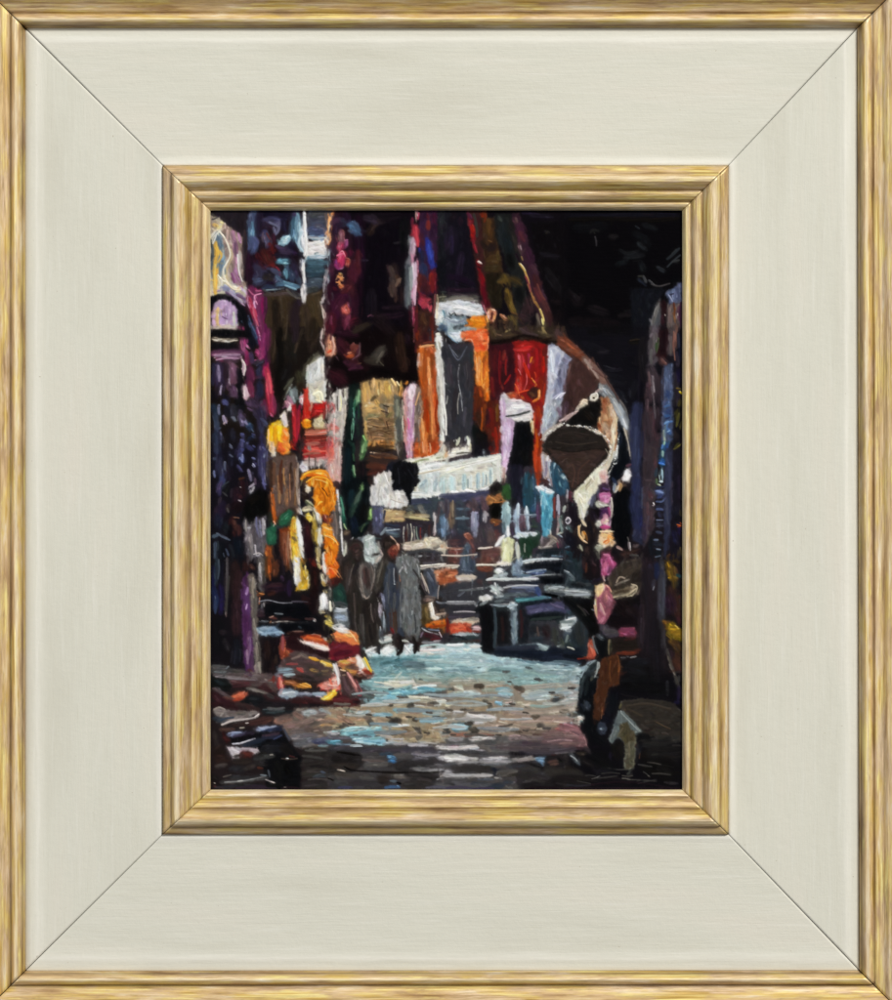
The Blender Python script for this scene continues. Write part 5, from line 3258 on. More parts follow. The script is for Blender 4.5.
80a8a0 16 745 70 745 110
2068d8 30 730 150 765 150
4080f0 12 720 160 760 170
7898a0 20 740 200 730 260
a0c8d8 10 740 210 745 290
c8e0e8 12 725 300 745 300
607c50 14 700 280 705 320
98a890 10 710 320 730 330
b8d0c8 7 720 250 730 300
304050 16 690 260 700 200
283050 14 700 345 760 340
506098 0 690 360 760 360 760 400 720 400 700 390
7088c0 12 700 370 750 385
40508c 26 710 420 740 400
5c70a8 12 700 450 740 450 760 430
282c48 24 700 490 760 480
506098 14 700 510 750 510
303454 24 720 540 730 560
7080a8 8 700 590 750 590
2c3048 30 710 620 750 620
585c78 8 700 640 750 635
3c4460 16 700 680 740 690
7080a0 12 680 740 710 740
202838 30 680 770 740 780
7888a0 10 700 810 730 815
101c24 30 690 840 740 840
5c7088 9 690 870 730 860
141820 30 660 720 660 860
303450 0 770 40 820 60 820 400 800 700 760 877 760 400 765 200
3c4060 24 790 200 795 360
484c68 12 780 440 785 620
282c48 24 780 640 770 840
40384c 14 820 300 815 480
181420 0 830 60 892 0 892 877 800 877 820 500
20182c 30 870 260 870 420
181828 30 840 560 840 480
201848 24 870 620 880 700
1c1c40 30 830 680 850 760
6a6028 10 830 55 880 20
8a8030 6 860 35 892 10
404018 14 840 40 870 10
38301c 14 880 520 885 560
e06820 7 855 625 890 635
c85020 8 880 610 890 620
a03c28 8 860 640 880 640
101018 30 860 560 860 600
60502c 12 880 800 890 860
3a3020 14 860 860 870 820
4a2c18 12 800 850 780 870
T 564 558 7.56
181216 0 0 0 892 0 892 877 0 877
202c34 0 0 0 140 0 140 160 240 180 200 300 0 300
384858 14 20 20 60 30
1c2c30 30 100 20 100 80
6c7c84 16 0 100 40 120 80 160
a0acb4 8 0 90 40 110
58686c 14 40 150 80 170
3c4448 20 100 190 200 200
301c20 30 150 20 160 80
5a2c20 12 170 40 165 110
241418 30 230 40 230 120
1c1830 24 230 170 270 160
4a3038 12 200 10 240 60
0c1014 24 60 200 160 220
8c98a0 0 0 240 60 230 160 240 210 255 210 285 140 285 0 280
b0b8c0 14 20 255 160 260
7888a0 12 60 280 200 275
a8b4bc 9 0 225 30 235
505c68 9 100 295 200 290
080808 0 0 290 220 290 230 340 240 480 260 520 240 580 200 560 180 500 100 440 40 370 0 350
0c1014 30 60 320 180 330
443c44 8 125 370 190 430
2c2c34 20 140 400 160 440
687078 10 210 390 230 400
28343c 0 0 360 60 390 140 480 190 580 190 740 0 780
3c5064 24 20 380 50 420
586878 0 0 470 50 440 100 450 100 480 60 520 50 580 0 590
98a4a8 20 20 500 60 470
b8c0c4 9 30 470 90 460
8c9498 20 10 550 50 550
c8ccd0 7 0 520 40 500
444c4c 20 10 620 40 600
808888 9 30 680 70 690
2c3c38 26 30 650 60 670
182428 50 110 560 130 660
141c24 50 80 720 140 700
2c3034 20 150 640 150 500
304860 24 0 800 120 800
9cb8bc 0 0 830 60 800 140 820 180 800 160 877 0 877
b8d0d0 16 20 850 120 840
80a4a8 16 40 820 120 810
5c8090 12 0 790 60 790
a8c8c8 14 80 865 140 860
c04880 0 275 0 370 0 400 40 370 90 330 130 285 135
d868a0 24 300 20 300 80
a83c68 20 350 40 340 100
e088b8 8 285 10 285 90
804870 16 370 70 360 100
c89890 12 295 130 305 180
100c0c 24 380 10 430 10
5a4c40 0 330 150 400 70 480 20 590 0 590 260 540 280 380 250 340 200
484038 40 440 60 540 50
5c5044 20 380 140 430 90
403830 20 480 120 560 110
302c28 30 550 160 560 200
6c5c4c 14 360 120 440 110
8a5c48 9 380 150 420 135
b89c80 9 390 190 440 160 480 155
d8c0a8 7 410 190 400 205 450 215 460 180 490 180
5c3c2c 14 430 180 450 195
a08870 14 370 180 380 220
504838 20 480 210 520 170
6a5844 20 350 190 380 220
9a8c70 0 360 265 440 240 510 225 550 200 550 240 520 280 450 290 390 310 370 290
c8b898 8 370 260 450 235 520 225
e0d0b0 7 540 205 550 235 520 280
d8c8a0 8 400 310 440 300 520 285
504430 12 390 285 480 265
b8a880 6 400 270 500 245
c0a888 6 480 270 530 215
100c10 0 400 320 600 280 600 500 340 500 330 460
180c10 50 460 360 460 440
1c1420 40 540 360 540 460
a0506c 0 240 280 270 260 320 200 360 280 390 330 370 380 340 440 300 500 260 500 240 420 235 330
b85870 30 300 280 320 320
c86878 20 260 310 290 340
a84858 14 310 230 330 280
c8888c 0 260 370 310 365 340 380 290 460 255 460
d0a098 14 270 390 310 380
b06878 24 310 410 290 480
e08888 7 250 330 320 380
d890a0 6 370 290 300 440
b86888 20 360 330 350 390
8a3c58 20 350 400 330 430
b8a888 14 235 330 240 420
c8b080 10 250 380 250 440
7a5c60 8 330 360 380 350
f0c890 0 230 250 250 210 300 190 320 210 280 260 245 290
ffe0a0 20 270 215 290 225
f0b060 14 250 250 270 230
f8d8a0 7 300 190 310 240
a88858 16 235 210 245 230
d8b080 10 240 280 265 260
e8a080 12 320 210 350 240 370 280
201820 24 220 190 240 170
903850 0 410 540 460 520 530 530 545 570 520 595 420 590
b04860 20 440 555 520 560
6c3040 24 470 580 500 590
48404c 0 270 500 400 520 410 590 330 600 280 570
5c545c 24 300 520 320 560
604048 20 370 540 400 570
3c3840 20 300 590 350 590
241c18 0 340 610 560 605 560 700 350 730
181414 40 400 650 520 650
303024 12 350 620 360 700
5c5850 8 350 620 350 640
4c1c1c 14 460 620 540 605
6c2c1c 20 400 725 480 715 560 720
8c3c28 9 420 715 540 712
502018 20 530 700 580 690
101014 60 430 800 600 820
6c6c70 7 475 745 490 750
8c8888 6 515 750 550 745
1c1c24 40 500 800 640 780
a85048 0 195 640 220 620 240 740 200 750 180 770
c86050 10 205 660 225 720
8c3c1c 9 150 750 220 755
4a5460 14 215 600 250 660 260 720
787c84 14 220 590 250 600
606468 20 250 580 270 600
8c8c90 8 210 620 240 700
080c10 0 230 610 300 580 330 620 340 700 320 770 260 770 245 700
202028 20 280 560 290 600
0c0c10 24 220 500 230 560
7a6c4c 12 345 620 340 730
5a2c18 0 290 780 400 730 420 800 410 877 260 877
7c3c1c 30 330 780 320 860
9a4c20 14 400 740 400 860
8a4420 20 350 760 360 800
3c2418 14 290 800 280 860
384448 0 150 860 180 820 240 770 270 800 240 860 220 877 150 877
0c1418 24 200 840 240 800
8ca0a4 9 160 860 190 810 240 775
9aa4a0 10 265 790 265 830 230 870
281c24 0 580 0 700 0 710 250 700 480 600 500 580 300
1c1820 40 620 100 620 400
30283c 30 650 60 660 180
2c2028 26 590 320 590 600
201820 60 640 420 650 700
3c3438 8 580 100 580 240
181c34 30 705 40 700 160
5c5c70 8 685 210 688 235
2c344c 20 700 80 710 120
141218 40 640 560 700 780
3c3c44 0 730 0 760 20 765 220 760 460 740 480 715 460 710 250
504c58 16 745 60 745 300
48464c 24 735 320 735 440
5c5458 7 760 100 765 260
4a3c3c 20 740 500 745 600
38302c 20 750 620 790 740 830 870
58504c 10 770 700 800 780 835 860
281c20 30 745 640 760 840
604818 0 765 20 800 20 840 80 820 180 790 160 770 80
a07820 20 790 50 810 120
b88c1c 12 790 150 820 150
c89820 8 780 30 800 80
141c24 24 860 100 860 220
503814 20 820 20 870 30
103840 14 850 135 870 150
583020 30 840 80 850 160
38201c 60 810 240 820 330
28201c 40 870 280 870 380
2c1430 30 780 300 790 420
401c20 30 860 420 880 500
203028 14 870 340 875 400
9a5a20 20 735 480 770 490
c87830 9 740 470 780 510
7a6014 0 770 500 820 480 870 530 892 560 892 640 830 620 780 570
b89418 20 790 530 830 560
c8a420 9 800 500 840 540
d8c060 7 840 530 860 540
8c6c14 24 840 590 890 600
806018 8 770 580 830 640
5a3c1c 30 800 630 860 660
482818 40 850 720 870 780
2c1820 40 800 700 820 780
301838 20 850 830 880 860
341c1c 30 850 640 880 680
281410 40 850 800 850 840
5c2420 20 870 300 880 290
T 564 674 7.56
0e0c12 0 0 0 892 0 892 877 0 877
88a0a4 0 0 0 140 0 115 100 110 200 90 270 150 330 120 380 0 380
98b0b8 24 20 20 120 10
b0bcc0 14 40 60 110 50
a8a098 24 20 80 110 90
605860 16 30 115 80 110
705c60 8 50 100 90 105
a09894 30 0 140 100 140
b8b0b0 16 20 160 110 165
c0b8b0 12 0 190 100 190
b09888 24 0 220 90 215
c0a8a0 14 20 240 110 210
7c7870 20 0 285 30 280
645c54 0 30 300 60 290 100 300 100 325 50 325
c0b0a0 20 20 270 90 270
c8a898 24 60 350 140 330
d8d0c0 20 110 330 150 335
e0d8d0 8 110 320 150 340
b0a090 20 80 370 120 375
706054 14 60 350 100 355
a07878 24 0 340 60 350
8c5c60 0 0 370 110 390 130 440 170 500 180 560 60 560 0 570
a06870 30 20 400 100 420
905868 24 20 440 120 440
986068 30 60 480 150 490
6c4850 30 20 500 100 510
6c5054 30 0 540 80 540
c08888 8 150 480 170 540
a86c70 10 130 550 180 560
c07c88 8 0 380 60 395
483038 24 20 570 140 565
342c30 30 160 560 200 600
0a0e14 0 140 0 260 0 250 120 220 300 170 320 150 310 90 280 80 260 110 240 115 140 125 60
303c40 14 160 10 135 80 125 180
506064 8 150 20 130 70
484840 16 215 20 205 50
182024 20 180 60 160 160
404a54 0 140 240 160 215 190 220 200 260 180 280 150 270
687480 10 170 240 190 250
202834 16 130 230 150 270
402018 10 90 280 110 270
6a2c1c 0 270 0 420 0 410 80 340 100 320 110 320 200 300 300 270 320 240 380 210 380 210 320 240 260 250 120
884024 40 300 40 380 50
984c2c 20 290 90 300 80
8a4830 24 280 180 280 260
6c3420 24 240 320 230 360
a85c3c 8 250 160 265 200
c08060 7 285 300 292 270
582818 14 330 20 320 80
5c3c30 10 260 20 255 120
14141c 50 340 160 340 300
10101c 60 300 340 340 360
0c1014 50 170 360 220 460
0e1014 60 240 480 300 520
0c0c14 60 380 140 380 240
4a5870 0 245 420 250 390 270 360 300 380 320 420 310 450 275 455
7c8ca0 20 270 410 300 420
586478 10 265 370 290 380
181418 60 480 40 560 100
1c1e22 50 600 40 700 60
1e2024 30 440 60 560 30
141418 60 640 120 740 140
26262c 20 780 60 780 160
4c4844 10 830 10 850 80
3c3a3a 20 860 60 870 20
201840 20 870 100 860 200
181430 24 840 220 880 220
1c181c 10 430 150 470 165 560 180
443c34 0 430 210 470 200 600 200 760 210 850 260 892 300 892 520 700 480 560 440 520 380 440 290
5c4c3c 40 480 240 560 260
6c5038 24 470 270 600 290
504438 50 640 240 740 260
3c3830 40 700 300 860 300
8a6828 10 640 350 700 390 740 410
6c5430 24 660 370 740 400
584828 14 600 340 660 370
7c6c48 7 620 350 700 380
484434 40 740 360 860 380
34342c 40 760 430 880 440
2c302c 30 700 460 860 480
302c28 30 580 500 700 520
3c3a38 24 580 380 620 420
242424 40 600 540 760 540
605838 14 420 260 440 220
8c8c7c 9 435 210 445 220
7c8c90 0 340 500 380 400 410 320 430 280 470 310 540 380 600 440 590 460 560 450 520 400 450 330 430 400 440 490 400 480 360 520
a8b4b4 14 430 290 470 340 510 380
98a4a8 16 490 340 540 400 570 440
d0d8d4 7 430 280 460 320 500 370
90a0b0 10 390 390 350 500
6c7c8c 14 400 330 390 400
5c6450 0 400 400 430 330 450 340 440 490 400 470
8c8460 20 410 400 410 460
806c3c 0 440 350 500 400 540 430 530 490 500 560 460 520 440 480
a89058 14 460 380 480 460
906c40 20 500 430 510 480
c0a878 7 500 450 530 480
a0a898 16 490 400 510 390
a8b8b8 8 560 440 600 440
b8c8c4 8 540 460 570 470
0c1014 10 580 460 640 465
101418 12 560 490 660 490
747058 0 460 500 520 480 550 480 530 600 530 700 490 720 455 700 460 620
a09878 20 490 520 485 600 475 680
706c50 14 525 540 510 640
908c78 12 460 640 465 700
b08868 12 500 700 520 680
3c6058 7 530 540 515 600
101014 12 480 715 500 718
582818 20 540 540 560 600
7c4c34 8 575 600 570 640
1c2028 40 540 600 560 560
484c44 14 480 760 500 740
141014 50 420 540 400 640
1c1814 20 360 540 430 600
201830 20 350 600 350 660
0a080c 60 640 640 800 700
14100c 50 600 620 640 600
1c1818 40 120 640 260 700
586068 0 30 610 60 600 90 640 120 660 125 690 100 680 60 640
8c9498 10 50 620 100 660
342c24 24 100 600 160 600
241c18 60 40 720 120 780
1c1820 50 240 720 360 740
141014 60 300 800 500 820
8c8884 6 210 795 270 772
5c5854 6 280 710 350 715
585450 6 330 710 480 722
504c48 6 480 800 600 805 700 812
6c6860 5 440 790 500 800
5c5854 5 700 690 760 690 830 708
504844 5 700 720 740 755
a09080 5 635 770 645 775
4c4844 5 600 740 650 780
5c5850 5 440 770 520 770
44403c 5 160 770 240 775
3c3838 5 560 830 700 800
38343c 6 740 640 860 660
484440 5 100 810 200 830
302c30 12 760 820 860 830
24141c 12 0 870 892 872
2c2c34 14 20 840 200 840
281c18 10 700 580 800 560
302c2c 8 820 540 892 545
2c2428 10 640 580 680 575
T 334 530 7.58 o
2c2622 0 100 110 150 75 200 85 225 130 210 200 250 240 290 270 310 330 300 440 330 520 320 620 330 760 340 860 340 940 240 900 170 760 130 640 100 500 60 380 80 240 120 190
3a2e2a 60 110 260 110 460
2c2620 50 160 540 170 720
241c1a 60 250 560 260 700
5a5450 0 190 260 240 235 290 260 310 340 290 420 270 510 220 525 190 440 175 340
5c3c38 40 240 300 240 400
746660 14 220 260 200 340 210 440
8c8078 12 195 330 215 430 225 510
9c8c80 10 225 480 240 520 265 510
4c3434 26 250 340 260 440
6c5c58 12 280 290 300 380 280 470
38302c 16 160 300 180 400
201c20 20 190 250 160 300 150 340
3c2826 50 165 130 170 180
5c2e2c 12 120 150 150 105 200 120
402828 16 130 130 190 110
50403e 16 170 190 175 230
241a1a 14 150 90 210 100 220 150
5c4c4c 26 295 600 290 680
746468 10 310 600 315 700
4c4844 30 200 680 215 800
60605c 14 215 640 220 760 230 860
302824 30 260 720 280 860
504a44 26 320 720 330 840
a8b4b0 0 220 60 260 30 310 50 300 90 330 130 340 200 300 250 240 230 220 170 230 110
c0ccc8 16 240 60 300 50
e0e8e4 10 240 80 290 60
c8d0cc 20 270 120 310 140
8c9894 24 240 190 300 210
b8c8c0 12 235 210 290 225
3c3430 20 300 190 340 180
a89c94 24 320 240 340 210 360 200
c0b0a4 12 350 150 370 190
2c2420 0 355 110 390 65 430 60 470 100 465 130 420 150 410 190 440 220 470 240 440 260 390 230 380 160
40322c 26 390 110 430 90
1c1614 20 440 240 460 220
843c30 0 415 150 450 110 490 105 495 150 470 200 430 200 410 170
a85c44 12 440 150 485 120
a03c30 16 430 180 460 190
f0c0a0 8 430 50 460 80 490 130
e09878 9 490 110 490 150
544c44 0 350 230 400 210 420 260 380 320 350 440 320 470 310 400 330 320
3c342c 30 360 300 340 420
6c6458 14 370 240 345 330 325 400
34302a 20 390 260 370 380
404858 0 390 300 430 250 500 280 530 360 520 500 520 600 500 700 500 780 430 780 400 620 380 480
343c4c 40 460 420 470 520
4a5464 20 410 340 400 460
3c4454 60 470 540 450 600
50423c 40 500 380 490 440
30282a 24 470 300 475 380
a0a8ac 7 455 290 455 400
d8dcd8 7 445 405 465 412
502c20 50 450 620 460 740
6c3c2c 14 440 650 445 760
7c1c1c 14 430 740 450 780
8c8c8c 0 480 210 540 195 600 210 640 240 650 320 630 400 600 330 560 320 520 300 470 260
a8b0b0 26 490 250 520 220
64685f 30 560 250 620 330
74706c 20 590 210 630 260
2c302c 24 600 310 630 370
484c48 20 540 280 590 300
8c847c 0 520 320 590 320 620 400 600 440 560 430 530 380
b0a090 30 570 400 600 410
a09890 24 540 340 580 380
a86c50 14 495 340 500 390
747472 0 520 420 600 440 650 480 660 560 640 700 640 800 560 800 510 720 500 600 530 520
8c8c8c 16 550 440 570 560
54585c 40 560 640 570 740
444c50 30 530 620 520 740
a8aebc 12 600 440 605 560 630 620
7c7c80 20 630 540 625 700
645c58 14 640 560 620 660 600 780
8090a0 8 650 560 640 640
201a18 20 480 790 520 840 510 920 480 945
201a18 20 600 820 620 880 610 930
2c2422 30 450 810 470 860
4c4440 30 560 810 600 800
f0f4f4 40 260 920 310 900
b0c4cc 12 250 930 300 940
1c1c20 14 340 880 345 940
f0f4f0 50 390 920 430 890
e8ece8 40 550 910 570 880
d8dcd4 30 350 840 420 820
b8b0a8 14 410 800 440 795
c8ccc0 16 515 840 550 845
d8dcd8 30 660 900 758 905
8c94b0 14 370 490 375 600
b8b0c0 20 345 600 350 660
b0bcc8 10 375 620 375 760
5c646c 24 350 760 370 840
T 270 450 7.58 o
6c5248 0 30 60 190 30 215 100 215 440 160 430 60 500 20 420
a8764c 20 60 200 70 400
c08850 14 105 140 110 260
5c2c1c 16 90 80 90 330
b87c4c 20 130 300 130 420
3c2418 14 160 100 165 300
986840 16 185 140 190 420
7c5038 20 30 100 30 260
c06028 14 20 330 40 520
a89484 12 215 100 205 300 225 460
c08058 8 150 180 155 380
e89028 16 235 220 270 180 340 160 420 165 450 210
f8b840 10 250 190 320 160 400 160
ffe070 10 350 175 400 190 430 200
f07820 14 280 195 340 185 430 205
604030 30 265 250 290 230
d8ccb8 20 290 300 290 320
2c2028 0 310 230 370 225 370 300 350 380 310 380 280 340 320 310
d89030 0 370 230 420 215 470 240 485 310 460 400 420 440 370 440 350 380 350 290
f08820 30 420 260 440 330
f8a030 20 370 300 365 350
b06818 9 400 250 420 320 400 400
ffb038 14 450 270 460 320
f09020 24 420 370 430 390
6c4420 14 390 420 430 440
e8a848 8 480 330 440 430
b8a888 30 260 450 330 440
ccc4a8 30 340 440 370 500 375 560
e8e4d8 20 350 440 370 520
d8d0a0 14 250 460 300 450
606848 14 270 390 330 430
c8c898 7 280 385 340 430
f0c848 24 285 510 310 520
ffe890 7 280 495 310 500 315 530
b89c40 26 340 540 350 620 340 700
e0d8b8 24 375 580 380 660 390 710
f4f0e0 16 380 600 385 700
a89050 20 350 760 370 880
c8b078 20 360 820 380 900
e8e4dc 20 410 780 410 860 420 940
3c1018 30 280 580 290 700
280c14 40 260 640 290 780
8c3428 20 400 500 440 560
e89028 0 395 570 440 570 480 620 480 700 440 760 410 750 430 680 400 640
f8b048 20 410 580 450 600
ffe0a0 9 395 575 440 600 475 605
f08020 20 450 650 450 720
e86820 0 420 790 470 790 520 870 500 960 450 970 430 880
f88840 16 450 810 500 880
fca050 8 430 790 480 820 515 880
f05828 20 460 900 480 940
d8a838 26 185 540 185 600
e8b838 26 190 720 200 800
f0e8c8 26 200 880 200 960
c89028 14 170 560 175 640
e8e8e0 24 210 540 225 640 240 720
f4f0e8 14 215 600 245 720
b89030 30 250 900 265 990
f8f0d0 8 280 980 290 960
7c5c38 16 170 660 200 690
6c6460 40 500 400 510 760
8c7870 16 490 480 495 700
504440 16 530 600 530 780
3c1c20 30 500 250 510 290
a05c40 40 110 640 120 860
6c3420 30 90 640 100 820
b08060 12 140 620 160 900
T 540 320 7.58 o
4a2c28 0 190 230 280 290 350 370 440 480 430 530 360 580 280 660 200 730 150 720 160 560 170 400
54322e 60 300 420 320 520
3c2422 40 220 500 220 640
5c3834 20 220 320 210 460
6c5058 20 180 400 190 540
84605c 9 230 340 210 420
8a90ac 0 65 190 110 185 190 240 240 290 210 360 180 480 170 600 150 720 60 800 10 830 30 640 60 400
a8b8cc 30 90 230 90 340 70 480
c4d0dc 12 70 210 85 300 70 440
686c90 30 150 300 140 400 150 500
8a84a4 30 170 280 200 310
5c5c78 20 150 370 145 410
b0a8c4 14 60 640 120 580 190 550
c8c4d8 9 150 590 190 550
8890a0 40 80 700 100 640
9cb0b8 20 40 760 70 700
605058 40 150 640 130 730
b89cb0 10 60 620 70 560
84422c 0 130 120 200 130 270 190 340 260 330 310 250 260 180 210 130 190
9c5434 20 190 170 290 250
6c3420 14 150 200 240 270
8a6458 0 320 270 370 290 440 370 500 440 540 520 510 510 460 480 420 430 360 360 320 310
a08478 16 340 300 400 380 440 440
785048 14 400 370 480 430
604038 12 490 430 560 540 600 620
74787c 0 450 480 500 490 560 560 620 640 670 740 690 850 690 990 660 990 650 880 610 790 560 700 500 600 450 540
a8b0b8 24 480 520 540 590 590 680
8c9098 24 580 640 630 740
c8c8c4 20 465 500 470 530
8c806c 20 650 840 670 980
b0a898 8 640 780 660 880
a8a8a8 12 500 530 570 610 630 720
0c0a0a 0 440 590 480 580 470 640 430 760 420 800 340 810 200 790 260 710 340 650
c8b8a0 0 380 590 400 560 440 560 440 590 420 610 390 610
e8e0d0 9 385 600 390 570 430 555 435 590 410 605
241a18 10 405 590 412 592
c8b090 0 300 640 320 600 355 600 365 640 350 665 310 665
e0ccb0 14 320 620 350 640
f0dcc0 7 310 640 330 605 355 610
b8a498 16 270 690 290 660
d8b8b0 10 260 700 290 690
a07880 20 190 750 240 710
c8a0a8 9 180 750 250 700
8c7c74 20 60 850 110 810 160 780
d0c4b4 12 30 870 70 840 120 820 170 790
e8e0d4 8 150 790 170 800
a89888 8 80 840 100 830
241c18 0 60 880 150 820 300 820 430 860 500 900 520 990 20 990 20 960
302824 40 120 880 300 880
e0d8d0 10 210 800 225 800
d8d0c8 10 280 800 305 805
c8c0b8 14 340 810 370 810
b8b0a4 20 380 840 440 860
e8dccc 9 400 830 440 850 460 870
d8c8b0 14 480 890 520 930
b07850 0 460 590 510 580 540 640 580 720 590 850 580 990 530 990 500 900 440 840 430 760 460 680
a04c28 24 490 600 490 640
d0a478 24 480 700 500 760
c06838 16 450 760 480 780
e8c898 20 550 700 570 760 570 900
c8a070 16 520 660 530 760
f0dcb8 10 560 760 540 840 560 930
a86840 16 500 800 530 870
d8b890 20 540 900 560 980
b8c8cc 8 590 830 600 870 590 940
T 210 210 7.433 o
9c8478 0 100 95 150 110 210 160 245 220 240 330 250 520 270 560 200 560 140 500 110 330 90 200
b87ca0 30 170 160 190 300 185 420
7c4c70 20 190 240 195 340
c0a098 14 130 150 120 240
d08cb8 16 210 170 230 240
c0b8b0 20 220 310 225 420
e0dcd8 9 205 330 215 450 240 530
b068ac 30 185 440 215 540
985088 14 160 470 180 540
5c7890 30 70 200 75 320 50 420
5c7890 24 110 470 90 380
e4e0cc 10 70 160 110 210 140 280 150 340 120 400 100 440 105 500 130 540
c8b48c 9 155 290 165 340 140 400 125 460 130 520
d8a844 20 45 260 60 320 40 400 35 500 40 620
e0b050 12 70 300 85 340 60 390
d8d8d0 9 10 200 40 160
d0d0cc 8 20 250 50 170
8c8cb0 30 90 580 150 590 190 640
b0a0c0 20 150 600 240 680
e8d8b8 9 120 540 180 590 230 590
f0e4b0 8 190 610 220 600
805c88 16 200 630 260 660
241c24 0 240 0 275 0 265 300 250 520 255 400 245 200 190 150 100 85 20 0
3c2c30 12 258 150 255 400
c09cc8 0 50 690 110 660 160 690 200 740 200 830 20 850 25 740
a884b4 24 120 720 130 800
e0b868 24 60 730 55 850
c8c8bc 14 175 760 180 860
8c5c94 8 90 790 130 810
d8c0b0 20 20 870 200 880
08080c 30 10 910 100 900 200 910 300 930
0a0a10 30 10 680 60 645 130 650 200 690 250 780 290 920
304468 16 290 830 350 966
5c6ca0 8 300 840 350 950
6c2850 24 330 600 390 640
c85888 12 340 600 380 600
c83858 24 295 660 320 760 340 830
e06880 9 320 720 330 790 360 860
983468 30 370 640 360 720 380 840 390 960
601c50 20 410 650 400 800
d880a8 8 350 700 330 640 380 620
e080b0 7 340 830 380 940
4c5880 40 310 20 310 130
588ab0 22 315 90 315 180
505c90 50 320 220 320 300
241830 40 370 30 360 180
3c3858 26 420 70 480 80
6c6c90 16 440 90 510 130 490 180
545070 30 420 170 440 250
2c2038 30 400 110 430 120
6c3038 9 420 170 450 220
4c1c1c 40 400 300 430 380 470 350
601818 20 440 250 470 320
3c1420 40 380 400 400 420
34304c 50 340 420 370 480 340 540
4c587c 26 330 530 380 520
302828 36 410 500 450 500
50587c 26 470 450 530 480
4c789c 20 500 550 600 560 660 570
40304c 40 530 300 600 310
2c2440 50 620 420 640 480
5890a8 24 500 390 570 380
98c8d8 0 510 240 540 200 590 185 600 210 570 250 530 262
d0e8ec 6 560 215 585 195
5c98b4 14 560 440 570 510
384868 40 600 460 610 520
7cacc4 12 560 560 640 590
3c6480 30 630 60 610 200
70a0b8 20 650 40 650 200
a8c4d0 14 680 160 660 250 690 310
e8e8e8 16 700 10 705 150 715 250 700 340
e0dcdc 24 690 560 700 690
e8e4e0 12 695 400 700 540
5a5468 40 790 120 840 130
505e88 40 760 160 850 160
b0bcc4 14 730 200 860 205
e0d8d4 40 750 260 840 290
f4ece8 14 740 290 850 270
b8c4cc 20 740 345 860 345
4c7488 40 740 390 860 390
3c5c70 40 740 450 840 450
4c5c6c 40 740 530 840 540
3c4040 30 740 600 800 590
1c140e 40 480 680 490 900
3c2c1c 24 450 660 450 960
3c2c1a 30 550 660 550 960
2c1c24 40 640 700 640 960
3c2c20 30 720 740 720 960
241a10 50 770 820 760 960
100c08 30 520 880 520 960
b0a4a8 14 880 430 850 540 850 640 825 700
c8b4a8 10 835 720 860 800 840 960
340c20 30 885 560 885 960
T 265 620 7.433 o
0c0e14 20 140 30 300 20 420 60
281014 0 190 90 300 100 260 160 400 230 480 240 460 300 350 280 150 200
c8502c 0 260 130 310 110 400 120 460 170 480 200 380 180 300 160
e06c38 16 310 130 420 150
f0d8cc 0 245 145 300 160 390 175 470 200 480 225 440 230 340 195 270 165
fff4ec 8 300 175 400 200 470 220
781c28 0 480 200 520 150 600 140 700 190 700 250 560 290 480 270
8c2838 24 540 200 640 180
501020 30 520 260 640 240
9c3450 12 510 210 560 180
e8844c 0 490 110 540 80 640 80 690 110 695 180 640 190 590 150 540 160
f8b868 24 600 100 660 120
f09048 20 540 110 600 130
ffc890 8 630 90 680 160
d86840 14 520 140 580 150
e8e0d8 20 500 50 560 80 620 90
e8d060 30 460 20 490 30
a84830 24 110 200 130 290
c06840 20 160 230 180 260
a85050 14 130 130 130 220
5c4444 0 130 300 220 230 320 240 460 290 500 340 480 440 340 450 200 430 100 380
746058 30 240 250 320 280
4c3c38 40 320 340 400 400
887068 14 200 290 260 270
a04848 12 160 330 240 330
c85048 16 240 360 280 385
403834 40 380 420 460 400
e0a848 16 330 280 380 290
f0c050 26 420 310 490 340
e8a838 16 350 290 400 300
c89850 20 340 370 390 380
80684c 14 420 380 470 380
8098a8 34 110 380 200 375
98b0b8 14 140 410 220 405
242020 20 240 420 360 440
b06838 26 150 460 240 480
d89038 24 240 490 330 490
f0b058 8 260 480 320 500
e07060 16 110 430 120 500
f0a898 8 115 500 120 450
a0a8b4 30 120 560 230 545
8890a8 24 260 550 340 555
98acc0 24 370 550 450 550
c8d4dc 9 130 550 220 540
e0e0dc 14 510 330 540 420 545 480
d8c8c8 14 530 340 550 420
f0a090 30 450 470 540 510
e88878 20 420 500 480 510
e07058 14 480 440 500 500
f8c0b0 10 470 480 540 490
f0c040 0 420 590 470 550 520 530 530 550 490 580 440 600
fff080 7 440 590 500 550
3c1c1c 24 200 600 360 600 480 620
5c2020 30 520 620 640 610
7c3434 14 540 590 620 600
4c3434 0 560 380 620 380 700 520 720 570 650 580 580 560
705054 24 580 430 620 540
c87c78 24 620 400 690 540
e8a098 9 610 390 680 500
b04c58 12 690 560 715 560
e0b048 14 560 310 620 310
e08860 20 620 300 680 300
705048 20 600 350 700 360
f0e8e0 30 690 270 710 350
c8c898 12 730 290 770 370
e8c840 12 740 280 790 390
a83828 16 740 380 790 400
f0c8a0 8 560 370 600 380
64504c 30 20 470 80 520
403838 24 20 560 60 580
7c6058 40 100 740 200 720
8c7068 30 260 760 360 740
6c5850 30 300 820 400 810
a8b4b8 20 300 690 380 685
907868 30 420 760 520 760
807468 30 620 700 800 720
b0a898 14 640 660 760 680
98b0b8 20 680 690 780 680
a88868 20 640 740 720 740
60706c 20 730 560 800 580
98c0c0 12 820 560 892 550
6898a4 26 700 850 892 830
a8d8dc 12 500 830 700 820 820 800
7cb0bc 20 640 870 892 870
60544c 14 580 770 620 790
58544c 16 780 730 780 790
T 440 440 6.25 o
dcdccc 0 0 160 150 130 380 90 380 290 290 310 0 350
